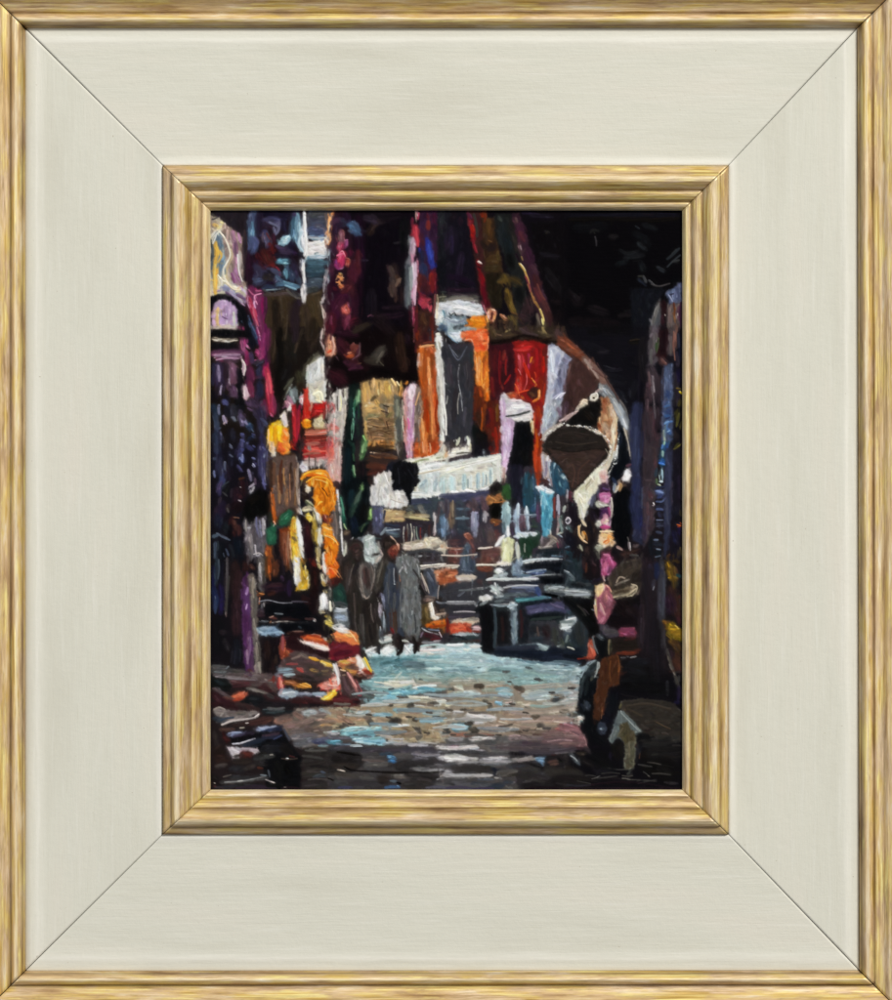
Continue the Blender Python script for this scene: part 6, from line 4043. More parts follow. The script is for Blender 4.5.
f4f4e8 20 20 190 200 150 370 110
f8f4d0 8 10 210 150 170
b0cccc 40 20 250 20 320
c0dcdc 30 70 240 70 310
b0cccc 24 150 220 150 300
bcd8dc 20 240 210 240 300
ccdcd8 20 320 180 320 270
dcdcd4 16 365 120 365 280
ffffff 12 70 325 110 325
ffffff 12 160 315 220 325
fafafa 10 250 315 300 295
44486c 20 0 350 140 340 300 320
5c4c54 40 200 380 220 430
6c5058 24 260 360 280 430
3c4450 60 120 400 130 560
587084 16 110 430 180 430
6c8494 12 100 490 180 490
34404c 24 120 540 180 560
806850 30 75 400 70 540
948068 10 80 380 80 480
504858 24 40 380 40 480
6c88a8 24 20 490 20 620
8c94b0 26 215 460 220 600
a09cb4 12 205 450 205 520
a09ca4 20 280 450 280 510
4c4048 50 260 560 280 640
6c5450 50 320 580 330 640
181414 0 310 290 340 265 380 270 385 310 350 350 320 330
a06838 0 300 360 370 345 400 370 400 395 340 400 300 400
d89050 7 320 360 350 380 320 395
c87c40 7 340 390 390 385
080806 0 310 410 330 395 380 395 380 470 350 490 315 460
905830 16 320 500 380 510
2c5a28 24 420 290 420 350
88a8b0 30 410 400 410 560
b8dcdc 22 425 400 425 450
5c7480 20 400 520 410 600
1c1c2c 60 470 200 470 330
18181c 30 450 400 460 380
244858 40 550 220 560 420
2c6078 14 540 220 540 300
345c7c 16 590 240 590 440
a0b8cc 22 480 450 480 580
c8dce8 10 488 400 488 470
a8bccc 18 540 430 545 560
d0e0e8 8 540 415 542 460
8ca0b0 8 490 465 600 465
6c4c58 30 515 480 520 560
402c38 24 450 520 450 580
384c48 20 580 500 600 540
d8e4ec 0 480 590 530 575 620 580 600 600 540 615 490 610
1c3c28 0 500 620 600 600 625 590 620 650 570 680 570 720 520 720
8c9488 8 530 650 530 700
b0b4b0 12 480 640 490 740
d0d4c0 14 485 660 488 740
dcdca4 0 395 630 430 610 455 630 455 700 440 760 390 755
f0f0bc 20 415 660 410 740
c0c090 8 440 700 440 750
f4f4f8 16 425 545 425 600
f0ece8 14 400 600 350 660
d84c28 14 600 30 600 200
a84020 20 620 60 620 260
4a9ab8 0 630 330 660 340 700 350 700 480 680 590 650 590 640 480
90d0e0 24 650 370 650 420
2c88b0 20 670 400 670 560
5cb0cc 16 690 380 690 480
d0e8ec 8 635 340 640 400
f4f8f4 14 600 295 660 310 710 325
88786c 20 680 600 740 640
30586c 30 740 200 740 300
5c3c40 40 60 640 120 640
704844 50 280 700 360 700
743c34 30 60 740 110 750
8c4c38 24 240 800 320 810
c8b8a8 9 10 720 120 725 230 715
d8c8b8 8 240 680 330 670
e0d8c8 9 230 780 340 780 430 770
d8ccb8 9 0 790 120 785
4c5c70 50 170 680 170 800
607488 16 150 720 150 800
b05c38 0 0 820 100 810 100 880 0 900
c87850 20 40 850 90 840
d0c4b0 20 110 860 220 860
9c5848 20 170 600 200 610
404048 60 40 950 200 920
34383c 30 280 880 300 920
6c7478 9 120 940 240 935 330 910
f0f4f4 20 360 810 390 820
a8b4b4 20 340 850 410 870
d0d8d8 10 290 875 380 870 600 870
70849c 30 480 780 490 830
405c8c 14 560 820 660 820
a0b4c8 9 540 830 660 810
0c1018 30 520 800 740 790
c0ccd0 12 520 760 620 745 740 745
101418 20 640 860 740 860
505468 20 440 920 600 920
3c508c 20 600 910 620 960
b0b8b4 30 340 930 360 960
T 320 210 5.267 o
2c1630 40 80 40 90 120
50162a 50 180 300 180 360
4a1820 40 150 380 170 440
4c1020 50 60 560 50 640
601426 40 140 600 180 580
501622 30 200 220 200 320
58203c 24 60 290 60 340
48142c 40 110 470 80 520
581830 34 130 560 150 620
48141f 50 110 700 180 800
380f1a 60 60 860 120 900
44182c 20 130 800 220 830
2c1c18 30 260 120 300 60
1c1014 50 300 560 380 640
2c1810 40 420 660 440 840
30241c 30 180 640 260 600
502c48 20 60 70 100 50
487098 30 160 80 200 100
405880 16 180 60 210 110
302434 30 240 40 300 60
9c5868 20 110 110 115 170
c84868 24 105 180 105 210
c060a0 14 140 160 140 190
d03460 30 115 250 110 290
e86890 9 90 240 120 230
b03078 16 80 290 100 310
c05040 20 145 270 145 290
d88850 9 95 350 115 360 100 380 115 400
c86840 16 105 400 120 405
5c1c24 24 120 430 160 400
c86058 26 130 520 140 535
8c3450 20 150 560 140 600
7c2c48 10 60 560 60 600
b87860 0 30 700 50 655 75 670 82 730 60 775 35 765
e8a078 14 50 690 50 760
f0b8a0 7 60 665 75 720 60 770
d85838 10 40 750 60 740
7c3830 24 170 720 200 720
c05830 16 145 770 175 765
f8a070 9 145 755 165 750
603840 8 210 700 205 760 170 790
484038 40 280 780 330 740
5c5448 16 300 800 330 750
342c24 30 250 790 280 790
4a3430 30 380 380 390 440
806050 12 400 400 425 360
5c4840 20 370 300 390 400
606870 26 470 340 460 440 465 510
909898 12 480 300 478 420
d8bcd0 22 497 280 497 400
c0a0b4 14 490 150 490 230
e0b0c8 8 505 400 500 500
b03044 26 500 90 505 140
d84858 10 505 90 515 190
381c40 30 550 60 545 140
8c2c28 20 570 60 570 100
2c3cb0 20 575 170 585 240 590 290
3c54d8 9 570 180 585 260
24305c 30 540 290 545 330
4c1c24 40 540 360 560 420
7c1c20 20 600 340 595 430
b83c4c 30 550 490 570 480
9c2838 20 530 450 560 460
3c1c18 50 560 580 550 640
54301c 16 540 560 560 600
5c2018 20 590 560 590 660
2c2430 14 575 620 580 660
601824 12 505 540 505 640
c86c34 40 540 760 540 860
e08c50 14 570 780 575 880
b0501c 16 555 740 550 900
9c4418 14 590 760 590 880
e09c68 8 525 720 600 710
T 210 330 6.66 o
2a1c30 60 60 260 60 420
3c2c50 50 60 230 60 350
7c5070 50 60 180 190 180
a07898 14 30 170 200 165
c08cac 9 40 200 190 190
704460 50 150 250 170 330
986080 24 150 230 160 300
5c3858 40 150 380 170 440
2a1a24 30 110 240 110 330
8c7ca4 16 55 240 60 340
a898bc 9 75 370 70 430
141018 30 190 260 200 320 200 420
c0a0ac 14 225 220 225 300
d8c8c0 8 215 200 235 240 225 300
e0bcc8 16 235 380 245 440
902858 34 260 170 260 230
c03c84 20 230 60 230 110
702048 40 270 260 280 340
802c50 30 270 360 280 440
4c3c68 20 275 160 280 220
c04480 26 330 130 340 190
a03070 26 360 30 355 160
7c2458 30 390 0 380 130
2c2c4c 30 330 250 330 320
242440 34 330 350 330 440
60405c 30 350 480 370 580
d03c58 30 375 260 400 380 410 560
e85868 12 385 290 405 420
b03060 20 420 440 430 560
44304c 40 280 470 320 520
2c2440 50 330 540 350 640
4a4c70 16 340 590 380 630
505490 20 95 470 110 490
34405c 30 40 560 50 640
283048 40 40 680 50 800
6c7090 14 60 500 60 560
9c8cac 10 90 570 110 620
34303c 30 150 500 160 600
70788c 14 150 580 170 600
604c74 24 200 540 225 600
8c84b0 12 230 610 250 630
2c4068 30 250 640 280 660
3c3c68 20 220 690 215 780
5c60a0 9 205 690 225 695
5c60a0 9 205 730 230 745
8088c0 12 215 830 215 870
4c5090 10 205 790 225 800
4c5088 9 280 690 300 700
4c5088 9 285 770 300 780
6c70a8 9 280 850 300 860
a0a0c0 7 285 890 300 910
34305c 30 345 700 350 820
5c5c90 12 350 780 370 800
44406c 24 350 860 350 980
2c2c48 30 70 860 70 960
606888 12 100 880 100 930
1c1a2c 30 130 820 140 900
5c6480 9 130 760 145 780
5c6480 9 130 830 150 845
28283c 24 150 660 160 740
404868 9 30 650 60 660
e8a020 30 440 640 430 760
f8c830 20 470 640 460 730
f09040 30 490 740 520 780
f8c898 20 415 750 410 810
e86c38 16 460 780 500 800
e0d4d8 18 490 560 505 640
b0281c 20 600 560 590 680
d03038 20 560 540 570 690
c02840 12 590 540 580 720
7c8488 26 560 400 560 460
a06c80 20 510 440 540 480
d83828 26 635 420 640 560
e84838 12 640 400 650 500
e88c20 24 620 620 660 625
c8b48c 30 700 600 725 640
a0382c 60 650 700 730 700
c87058 14 640 680 730 675
c87060 14 640 760 730 755
b06050 12 620 830 730 820
b8a8a0 40 640 880 730 870
605048 8 660 840 660 900
605048 8 700 850 700 900
T 400 650 4.46 o
607c84 30 20 60 120 70
88b0b4 20 120 60 300 80
a8c4c4 9 80 40 400 60
78a4a8 24 400 90 700 110
88a8a0 20 300 120 500 120
84a4a4 24 560 90 780 100
a0bcbc 9 600 70 780 90
70949c 12 160 100 340 96
9c9c8c 20 220 140 400 145
a09480 24 60 160 200 160
e8e4dc 10 0 145 60 140
d8e4e0 9 60 170 160 160
60a8bc 9 80 170 150 175
70b4c8 9 0 185 40 190
dcd8c0 9 40 210 200 225
c8ccc4 9 60 240 180 245
a0b4b4 20 220 200 340 190
988c78 24 240 220 380 240
a89c8c 20 540 170 780 160
98acb0 20 580 200 760 190
a8b0ac 14 640 240 780 230
9c8c7c 30 500 270 780 260
a88c7c 24 520 310 760 310
907868 20 540 350 680 350
8c6c68 30 640 380 800 380
a06c70 20 720 350 800 370
7c5c60 30 640 410 820 410
645458 24 440 430 700 430
504850 20 560 450 780 440
c8c4c0 16 300 290 420 310
e0dcd8 9 310 300 400 305
a0c0cc 14 220 340 300 345
88b8c8 9 90 318 190 315
5c5448 14 310 350 340 360
48423c 9 305 325 325 322
54483c 14 335 160 370 160
54483c 14 515 165 550 175
584c40 16 465 262 498 262
5c5040 14 590 298 620 295
5c5044 14 715 275 750 270
404448 12 685 225 705 222
4c4840 12 35 248 60 240
504840 12 125 240 170 242
544a40 12 60 308 80 310
504c48 14 70 350 90 370
646058 14 75 390 95 385
585048 14 615 335 635 340
5c5450 9 640 350 670 350
444444 12 195 360 220 365
403c38 8 165 300 200 302
5c5044 7 270 268 295 265
504c48 10 395 265 410 250
6c645c 8 375 230 390 230
4c4c4c 6 130 208 145 205
444848 7 560 78 590 85
585450 9 460 98 490 96
585450 6 480 142 495 142
4c4c4c 6 670 95 685 94
504c48 7 665 190 690 190
505050 7 600 130 635 135
4c4848 7 750 172 780 170
60544c 8 440 342 500 332
d8d0cc 14 160 435 340 430
b8b4b8 20 180 480 300 485
e8e4e0 12 200 480 290 490
908c90 20 360 490 490 495
98908c 14 500 490 600 488
709cc0 14 610 490 640 495
34302c 40 660 540 800 560
1c1818 50 700 580 860 590
2c2828 30 540 560 660 580
3c3838 30 240 530 400 540
a8a4a4 14 200 560 400 560
58544f 20 440 550 520 540
2c2828 40 40 560 140 570
606064 14 160 600 400 600
484450 24 20 440 160 450
b0acb0 12 40 425 120 425
2c2a2c 30 20 520 140 510
8c8888 12 60 530 180 530
302c2c 24 20 600 140 605
T 530 400 7.142 o
3c2424 40 250 20 280 100
9ca4b0 0 110 0 220 0 220 80 180 170 90 270 70 230 90 120
b8c8cc 14 90 120 80 240
c8d4d4 9 150 90 110 190
604458 30 260 20 240 110
8c7088 20 200 60 220 110
0e0c0c 0 290 150 380 50 500 0 500 100 470 200 400 190 260 180
1c1410 40 400 90 440 130
c8a8a8 12 210 150 290 110 330 90
d8c8b0 24 340 60 400 20
f0dcc0 9 370 10 410 30
b89890 14 250 130 320 90
b8a898 30 90 280 130 230 200 190
e0dcd0 9 170 220 240 170
d0c8c0 9 120 250 160 215
2a221e 0 90 330 200 210 300 190 420 210 520 270 565 350 540 420 440 520 380 600 300 650 280 560 200 460 130 380
342a26 60 250 240 420 260
3c3430 30 200 230 300 240
241e1c 24 180 290 340 350 450 350
4c3430 50 240 400 300 480
5a3c34 60 400 420 340 500
604038 30 300 540 330 600
6c4838 20 300 620 320 590
48302c 24 480 380 430 440
784c3c 9 340 440 355 400
d8d4c8 14 265 180 275 182
dcd8cc 16 335 186 360 186
c8c0b4 16 390 190 420 200
d8d0c4 14 430 225 480 235
b0a898 16 420 215 500 250
e8dccc 10 530 270 560 290 570 340
b89878 40 530 180 550 250
cc9c70 24 500 130 510 200
a04c28 20 490 170 500 200
a86040 20 520 20 530 100
d8b898 24 580 40 600 140
ecd8b4 24 600 180 600 300
d0a080 16 560 220 580 240
f8e8cc 9 590 220 600 300 580 380
a0a8b0 40 620 40 660 120 690 200
b0b4b4 16 600 20 650 110
908474 20 690 220 715 320 725 420
c8b8a0 8 670 200 700 300 715 400
080c14 0 640 160 690 300 700 440 640 560 590 580 560 500 620 400
141c30 24 640 240 650 320
202c48 20 590 560 620 600
c0c8c4 14 630 320 620 420
d8dcd8 7 600 460 620 450
d8dcd8 7 560 520 580 500
e0e4e0 8 555 560 570 540
b8c0bc 9 600 400 615 430
c8bca0 24 590 320 570 420 530 500
d8ccb8 16 570 400 500 480
e0dcc0 0 300 680 340 620 400 570 430 520 500 470 540 480 520 560 480 640 430 700 400 780 380 860 350 800 340 740
f0ecd4 24 420 560 440 600
c8c098 20 360 640 430 590
f4f0dc 16 340 670 380 720
b8ac90 14 400 640 460 570
e8e4dc 14 370 740 380 840
e8c0b4 0 490 520 540 490 555 580 510 590
d8a098 20 510 540 530 560
c8a8b8 9 550 560 570 640
a8a8b8 16 420 740 450 690
585c78 20 460 680 440 760
3c2c40 30 500 620 560 620
6c4880 12 520 630 560 640
c868a0 0 500 670 570 660 575 720 520 740 490 710
e090bc 16 520 690 560 690
c0c4b0 0 465 740 490 720 550 750 510 765 470 765
e0dcd0 10 490 740 540 755
54205c 24 510 790 570 790
b03c80 16 560 770 570 830
c8c8b8 20 485 870 500 890
e0a0a8 24 520 860 550 890
d04888 16 510 910 570 910
f0d0b8 10 530 880 560 860
d8c8b8 12 580 700 580 840
e8b878 40 520 960 590 980
ffb060 16 560 970 600 990
f8e0b0 9 500 940 600 940
c8b8a0 14 630 620 600 660
b08858 16 650 600 640 650
e8e8ec 0 655 570 680 510 710 490 720 540 700 580
603c4c 14 690 470 720 460
8898a8 12 610 600 600 650
06080c 0 600 700 650 640 720 660 750 780 720 900 690 1000 600 1000 580 860
0c1018 20 700 720 720 800
2a3054 60 770 40 760 500
3c4468 24 760 200 755 500
262c54 50 770 560 760 900
3c3038 50 830 100 830 600
483844 20 840 620 830 900
c03c18 30 50 160 60 500
e05828 12 40 60 60 300
8c2810 14 75 240 60 400
b8b0b0 20 90 380 110 540
d0ccd0 12 130 400 120 480
8c88a0 14 110 440 110 540
28506c 0 145 450 210 480 260 540 280 620 220 680 160 640 150 540
306480 20 190 500 200 560
88a8b8 14 180 450 150 520
a8c8cc 24 230 540 250 560
5890a4 14 210 580 220 620
3c6c88 24 240 600 250 640
a88c90 12 150 560 160 620
4a2c2c 24 80 570 130 590
e0ecf0 0 40 620 80 610 160 650 170 670 130 680 70 650
ffffff 7 60 620 160 665
48a0c0 0 75 650 150 680 160 740 140 900 120 970 90 970 90 800
88c8dc 20 100 690 120 800
2c88ac 20 120 760 110 900
c8e4ec 7 90 680 80 760
903c34 12 175 700 175 840
b0b0c0 14 200 680 205 820
383038 30 230 700 240 760
c0c0c8 10 265 640 270 700
1c1420 40 300 740 310 900
783c50 16 290 660 300 680
a8b0a8 16 250 760 240 800
c0b8c0 8 255 860 270 840 290 860 270 885 255 870
788c88 16 210 850 230 940
506464 20 270 900 300 940
101018 30 420 880 440 960
1c1420 40 440 800 460 860
d8b078 12 350 900 350 960 380 1000
e8d0a8 16 370 860 400 900
c88030 14 385 940 395 960
T 470 580 5.947 o
0c0c10 0 50 140 110 140 140 170 150 300 150 430 80 430 70 300
141418 0 160 190 240 190 250 380 170 400
281818 14 190 220 195 360
3a4a54 14 145 170 145 400
1c2428 20 140 170 240 170
687c88 0 240 140 280 140 290 200 280 370 250 390 245 260
8ca4b0 14 262 200 268 340
d0e0e8 20 240 165 260 150
a0b4bc 12 225 160 280 150
9cb0b8 8 140 150 220 152
181c24 0 285 150 330 150 350 240 340 370 290 380
381c20 14 300 180 305 340
40888c 14 280 125 360 115 430 110
70c0c8 7 275 120 350 115
5888a0 10 380 105 480 105
0a1018 16 330 142 420 135 500 130
505078 0 330 160 440 140 540 130 600 180 560 200 460 190 360 210
6c6894 16 350 190 430 175
5c5880 20 500 150 560 160
786c98 7 480 140 560 170
0c1418 20 360 215 460 200 560 205
2a3634 12 370 235 480 225 540 220
22242a 40 370 290 460 300
5a4c48 9 400 280 410 330
2c1c20 24 440 290 460 330
383c38 24 500 290 510 380
505c4c 20 540 350 550 390
788884 12 580 330 570 370
2c3030 30 640 260 660 380
b8c4c4 0 540 260 580 230 620 220 630 240 590 290 550 300
e0e8e8 9 540 290 600 280
d8dcdc 8 570 240 630 225
7c8c8c 14 540 250 620 245
7c9498 0 380 380 440 385 475 400 440 420 400 410
a8c0c4 8 400 385 460 405
2c3444 40 160 410 400 400
101828 30 160 430 300 440 440 440
141c2c 40 480 420 660 430
1c2438 30 440 460 660 480
0c1018 20 560 450 700 480
6c7874 16 520 395 560 405
b0b4a8 8 580 400 620 415
8c2c20 7 640 470 740 470
c05840 0 705 360 730 350 745 460 720 470 700 460
e07c60 8 715 390 730 440
0c0e10 40 560 110 640 180 720 280
0c0c10 40 660 110 720 140
34302c 12 640 150 690 210
7c8484 0 450 40 480 30 560 40 600 60 720 70 725 90 700 105 600 95 480 85 450 70
a0acb0 9 470 50 560 45
98a0a8 14 560 80 710 85
c0c8cc 7 560 65 700 75
485058 14 480 75 560 85
040608 12 450 85 520 95
506088 20 340 60 420 70
3c5490 20 400 50 410 90
7c88a8 9 250 45 380 40
b8bcc0 8 200 45 400 35
5c6c74 20 210 90 340 90
b0bcb8 24 130 40 160 60
d8dcd4 26 90 105 120 105
98a4a4 14 60 150 100 130
687478 14 150 130 200 120
101418 20 40 180 70 150
080808 40 740 300 730 330
505860 24 760 330 790 350
0a0c10 50 780 400 790 440
6c7478 10 730 340 760 440
8ca0a8 9 660 580 700 500 740 480
a0a8a4 9 760 490 740 580
603020 50 840 480 830 580
c8b898 14 750 100 770 40
f0c070 16 780 50 780 90
a85460 0 760 110 810 40 860 130 830 210 780 260 750 200
c07880 24 790 150 790 180
d0a898 12 770 170 790 230
dcb090 8 740 150 760 230
a0bcc0 30 20 460 100 480
90b0b8 30 160 500 300 500
84a0a8 24 400 540 600 540
7894a0 20 440 500 640 510
5c7884 12 500 485 640 500
e8e8e0 14 10 400 60 395
T 583 560 4.348 o
3a3028 0 120 60 160 20 250 0 255 120 200 150 130 150
4c4034 24 180 60 220 40
241c18 30 220 90 240 60
887868 7 140 110 170 95 200 85
c8b49c 6 145 100 160 75 185 80
786850 0 125 140 160 130 210 110 235 115 225 140 180 160 130 165
c0b090 7 130 162 190 150 230 125
4c3c2c 9 140 145 200 135
d8c4a0 5 210 105 235 115 230 140
c04c80 0 80 0 130 0 140 20 110 60 85 65
d87098 12 100 10 95 50
8c3c68 12 120 30 110 55
a8586c 0 60 160 90 105 130 170 130 200 90 270 70 275 55 220
c07878 14 100 140 100 180
d0a098 9 75 190 95 240
ecc890 0 55 130 75 105 95 110 85 140 65 160
f8dca0 9 70 120 85 120
c8b078 7 55 170 60 240
1a1012 60 170 200 220 240
140c10 40 130 280 220 270
4c484c 20 100 310 150 320
943c54 24 165 310 220 315
a84c60 12 175 305 215 308
602c38 14 190 330 240 330
201814 40 150 370 230 370
6c2c1c 9 150 405 230 405
8c3824 6 170 400 220 402
787474 5 165 425 185 425
989494 5 205 425 230 420
101012 60 200 480 320 500
0c0c0e 60 180 540 360 560
16161a 40 200 470 260 490
5a2e18 0 80 430 150 410 155 540 110 550 90 640 60 710 40 700 50 600 70 540
7c4420 24 120 440 120 520
945428 7 150 420 155 500
6c3c20 20 75 600 65 680
4c2c1c 12 110 470 95 560
b07048 4 75 610 80 690
0e1218 40 130 600 120 650
0a0c10 50 30 640 50 780
343c4c 0 62 730 70 710 95 710 100 740 80 755
6c7c90 12 75 735 90 735
404c5c 16 15 620 25 650
241c22 60 280 60 280 400
1a161c 50 320 240 330 500
2c2028 20 255 200 250 380
3c3c48 24 345 60 340 260
4c5060 8 350 80 345 240
34303c 14 310 90 305 120
8c8c98 5 305 130 310 115
1c2444 20 320 20 320 70
383438 16 350 300 350 380
484440 9 365 390 400 500 420 560
6c6254 6 370 420 400 500
8c6818 14 370 50 400 90
c09028 7 380 70 410 80
604818 20 390 30 400 120
184048 12 410 65 430 75
3a2018 40 400 180 410 220
2c1828 30 380 160 390 220
805820 12 345 265 380 270
94701c 0 370 290 400 280 430 310 430 340 400 330 375 310
c8a028 6 380 300 420 300
d8b848 4 400 285 415 300
4a3014 30 400 360 430 400
502c20 30 400 440 430 480
201830 30 420 560 430 600
34302c 0 170 620 260 605 380 620 430 660 435 760 300 770 250 740 200 670
4c4034 30 200 640 280 640
5c4830 14 190 640 240 640
40382c 40 300 660 400 680
746034 9 310 700 350 720 380 735
504424 20 320 690 380 710
3c3830 40 300 740 420 750
282624 40 280 790 420 780
1a1818 60 300 840 420 840
788480 0 115 780 140 720 155 660 175 660 220 700 250 740 250 755 220 760 190 700 170 710 150 760 125 795
a8b4b0 9 165 665 200 700 245 745
8c98a0 9 150 690 125 780
b8c0b8 5 230 750 265 750
5c5038 0 160 720 190 705 225 760 220 790 190 800 160 770
8c7c58 14 185 730 190 780
887450 10 210 750 205 790
585440 16 160 740 150 770
6c6a58 0 185 800 225 790 225 860 215 910 180 910 185 860
989078 10 200 810 195 880
808470 8 190 860 185 900
a87c5c 6 210 900 200 880
0c0c0e 30 245 765 300 768
14120f 40 150 850 150 800
0e0e10 60 60 860 120 900
100e0c 80 280 900 400 920
3c3a38 5 240 890 300 900
504c48 4 280 880 340 890
3a3834 4 80 930 160 930
44403c 4 60 950 150 940
484440 4 300 930 380 935
T 440 300 6.667 o
c8ccd0 0 0 20 80 10 200 30 280 60 290 100 220 110 120 90 0 100
f0f0f4 20 100 40 200 60 270 80
fcfcfc 9 90 50 180 60
8c98a8 14 20 120 120 150 180 120
3c4850 14 90 180 180 170
6ca0b8 14 20 70 30 110
405c80 30 10 180 30 190
b8c8dc 20 70 220 120 240
dce4f0 12 80 220 130 230 110 270
101014 6 60 85 75 100 95 85 110 100
e88020 0 180 140 220 110 290 105 305 170 250 185 200 180
ffa030 12 230 130 280 140
f06838 0 150 215 220 210 310 200 325 260 315 330 250 350 220 290 210 270 150 260
ff8858 24 260 230 280 260
e84c28 24 270 300 290 330
ffb088 7 160 270 210 265 225 340
ffa070 6 325 240 320 320
e07c30 0 230 350 320 340 325 480 330 660 300 670 290 600 240 560
f0a060 14 260 380 260 460 250 540
f8c080 6 240 380 245 520
c85c20 20 300 380 290 520
ffa848 7 280 420 280 560
682810 40 260 620 250 700
9c4018 20 270 580 275 640
e87020 12 315 620 315 670
381c10 40 250 760 270 840
8c3c18 16 300 700 290 780
ac4c18 10 280 720 275 860
3a1418 30 310 740 320 820
741c14 30 350 740 350 860
a02818 14 370 850 375 970
7c4818 12 385 700 380 800
141010 50 250 900 280 960
440e18 0 330 310 500 290 510 480 490 600 430 640 400 660 340 670
581418 30 370 340 370 480
6c1818 24 350 520 360 640
7c2420 20 430 340 420 400
300c14 34 470 360 480 480
3c1014 30 420 440 430 560
802018 10 400 540 420 600
981a18 0 490 280 620 270 720 300 720 480 700 640 680 800 660 940 620 960 640 760 600 680 520 640 510 560
c82c28 50 540 320 600 310
e84040 14 490 330 600 330
d83c44 34 540 370 540 440
e05058 12 520 360 540 480
c03058 20 590 360 590 460
dc3c30 34 530 520 530 600
ec6868 7 570 440 580 540 560 600
f08c8c 5 520 460 540 500
841418 20 660 320 660 420
b01c20 20 640 330 640 440
6c1c14 24 700 320 700 440
c85820 12 600 380 620 420
f09838 7 615 380 600 420
e87830 6 610 520 640 560 630 580
f0a048 8 620 535 645 570
8c2414 40 680 520 690 620
3c1c18 0 580 610 620 580 660 590 650 650 610 660
6c3c24 16 600 620 630 640
ff9840 14 660 600 660 650 620 680
ffc080 6 665 600 660 660
f07838 12 545 640 560 660
d05c38 30 470 640 500 630
c07858 12 440 630 480 620
a83818 30 660 720 670 800
c85818 14 640 860 650 980
b89460 14 610 820 620 900
e8d8a8 8 620 810 610 880
d8d0d4 0 400 640 430 620 460 660 560 680 610 710 620 740 560 770 440 790 410 720
f8f8f4 24 480 710 560 710
f0e0e4 14 480 670 540 670
505454 10 440 775 520 765 600 740
e0dcd8 24 500 800 590 790
c8a8cc 0 400 680 430 660 440 780 500 820 480 1000 415 1000
dcc0e0 20 440 820 440 960
b890bc 9 480 860 470 980
080a0e 0 500 830 540 810 590 830 620 900 620 1000 480 1000
c0c4d4 0 720 310 770 310 830 350 800 420 760 560 740 700 690 820 660 900 690 760 720 560
d4dce8 14 740 340 750 480
9098b8 24 790 360 780 440
a0a8c4 24 770 540 740 600
e0e4f0 7 770 660 820 620
8c88a4 24 830 440 820 560
a8b4c0 24 700 780 720 700
e0e8e8 7 740 720 680 860
34343c 0 20 270 60 300 120 340 180 290 220 310 220 680 200 900 40 940 30 600
484048 30 60 400 70 560
40383e 30 180 420 180 600
302a30 30 110 600 90 800
54505c 14 170 720 160 840
646878 9 60 300 120 400 180 310
787c88 6 80 330 120 380
84848c 8 130 430 125 560
a8a8a8 6 125 560 140 640 150 740
98948c 5 130 620 120 760
4c4850 20 60 700 70 860
1c1c24 24 20 320 40 420
283c3c 14 210 340 215 420
d0ccc4 24 5 400 15 560 20 760
ece8dc 10 10 640 40 900
b0a898 7 0 620 10 900
e0e4c8 14 130 920 110 970
e8ecd4 12 180 910 190 970
T 530 400 7.142 o
48302c 40 230 420 330 520
543830 40 420 420 350 520
5c3c34 30 310 500 320 600
3c2820 24 300 560 290 620
1c1814 20 130 330 300 370 480 345
d8d0c0 -9 80 280 130 230 200 180 240 165
e8dcc8 -9 265 182 345 186 400 190
c8bca8 -10 410 200 460 225 520 250 560 290
e8e0d0 -8 420 230 480 245 540 275
b8a898 -12 240 150 300 110 350 70
e8dccc -9 570 300 575 370 540 430 500 480
d0d4cc -7 625 330 610 400 590 470 560 540
b8bcb4 -6 640 240 630 310
b0a4a0 7 100 420 105 520
8c7c98 8 120 440 115 520
c0b8d0 6 90 400 95 560
7cb0c0 7 165 500 160 580
1c4c68 14 180 540 190 620
a8c0c8 6 200 490 215 520
d8d8b8 8 350 700 380 800
a89c78 10 440 560 400 620
f8f4e0 7 430 540 460 580
e8e8e0 6 250 540 265 570
6c4c40 10 350 430 330 560
T 330 690 4.46 o
8c9ca0 9 100 20 260 16
a8b4b4 9 240 50 400 46
98a8ac 9 420 20 600 26
b8bcb8 7 140 70 260 66
7c9098 9 300 90 460 92
a0a8a4 9 520 60 700 64
98a4a8 9 700 90 860 86
8c989c 9 640 30 800 34
b0b0a8 7 60 110 200 104
8ca4ac 7 380 130 520 126
9c9c98 9 560 130 720 134
8098a0 9 180 150 300 154
b8b8b0 7 460 170 600 166
888c90 9 660 170 840 176
a8acac 7 760 130 900 128
786c60 9 20 60 90 64
847464 9 380 60 460 70
786c64 9 620 100 700 100
6c6058 7 300 30 330 34
60564c 7 430 100 455 104
544c44 7 520 90 548 92
544c44 7 600 150 625 152
5c544c 6 700 60 722 62
544c44 6 800 60 825 64
544c44 6 860 100 885 104
5c5048 7 340 120 365 122
5c5048 6 250 120 272 124
50483f 7 160 110 185 112
544c44 6 80 150 110 152
544c44 6 420 190 445 192
5c544c 6 540 200 562 200
50483f 6 740 200 765 202
5c544c 6 860 180 885 182
686058 9 600 200 700 206
7c8488 9 200 190 340 186
T 334 530 7.58 o
3c302c 14 130 120 150 100 190 100 215 140
5c4440 12 165 170 185 150
241a1a 12 150 215 180 235 200 215
7c6e68 9 215 250 200 300 190 380
9c9088 7 300 260 310 320 300 400
8c8078 8 195 440 215 510
8c8078 8 260 510 285 470
2c2420 14 240 290 270 420
5c3838 10 250 330 240 400
746860 8 150 260 130 320 110 420
484040 14 120 300 100 460
201a18 14 250 530 230 620 200 740
6c645c 8 220 640 225 760
504844 12 160 620 170 760
807870 7 300 600 305 700
1c1818 16 270 720 290 860
241a14 16 400 80 440 80 465 105
100c0c 10 380 100 380 140
843830 10 440 150 450 190
b87058 6 460 130 480 160
f0b898 6 470 90 492 120
7c2820 8 425 180 440 200
a8a8a4 10 500 230 490 260
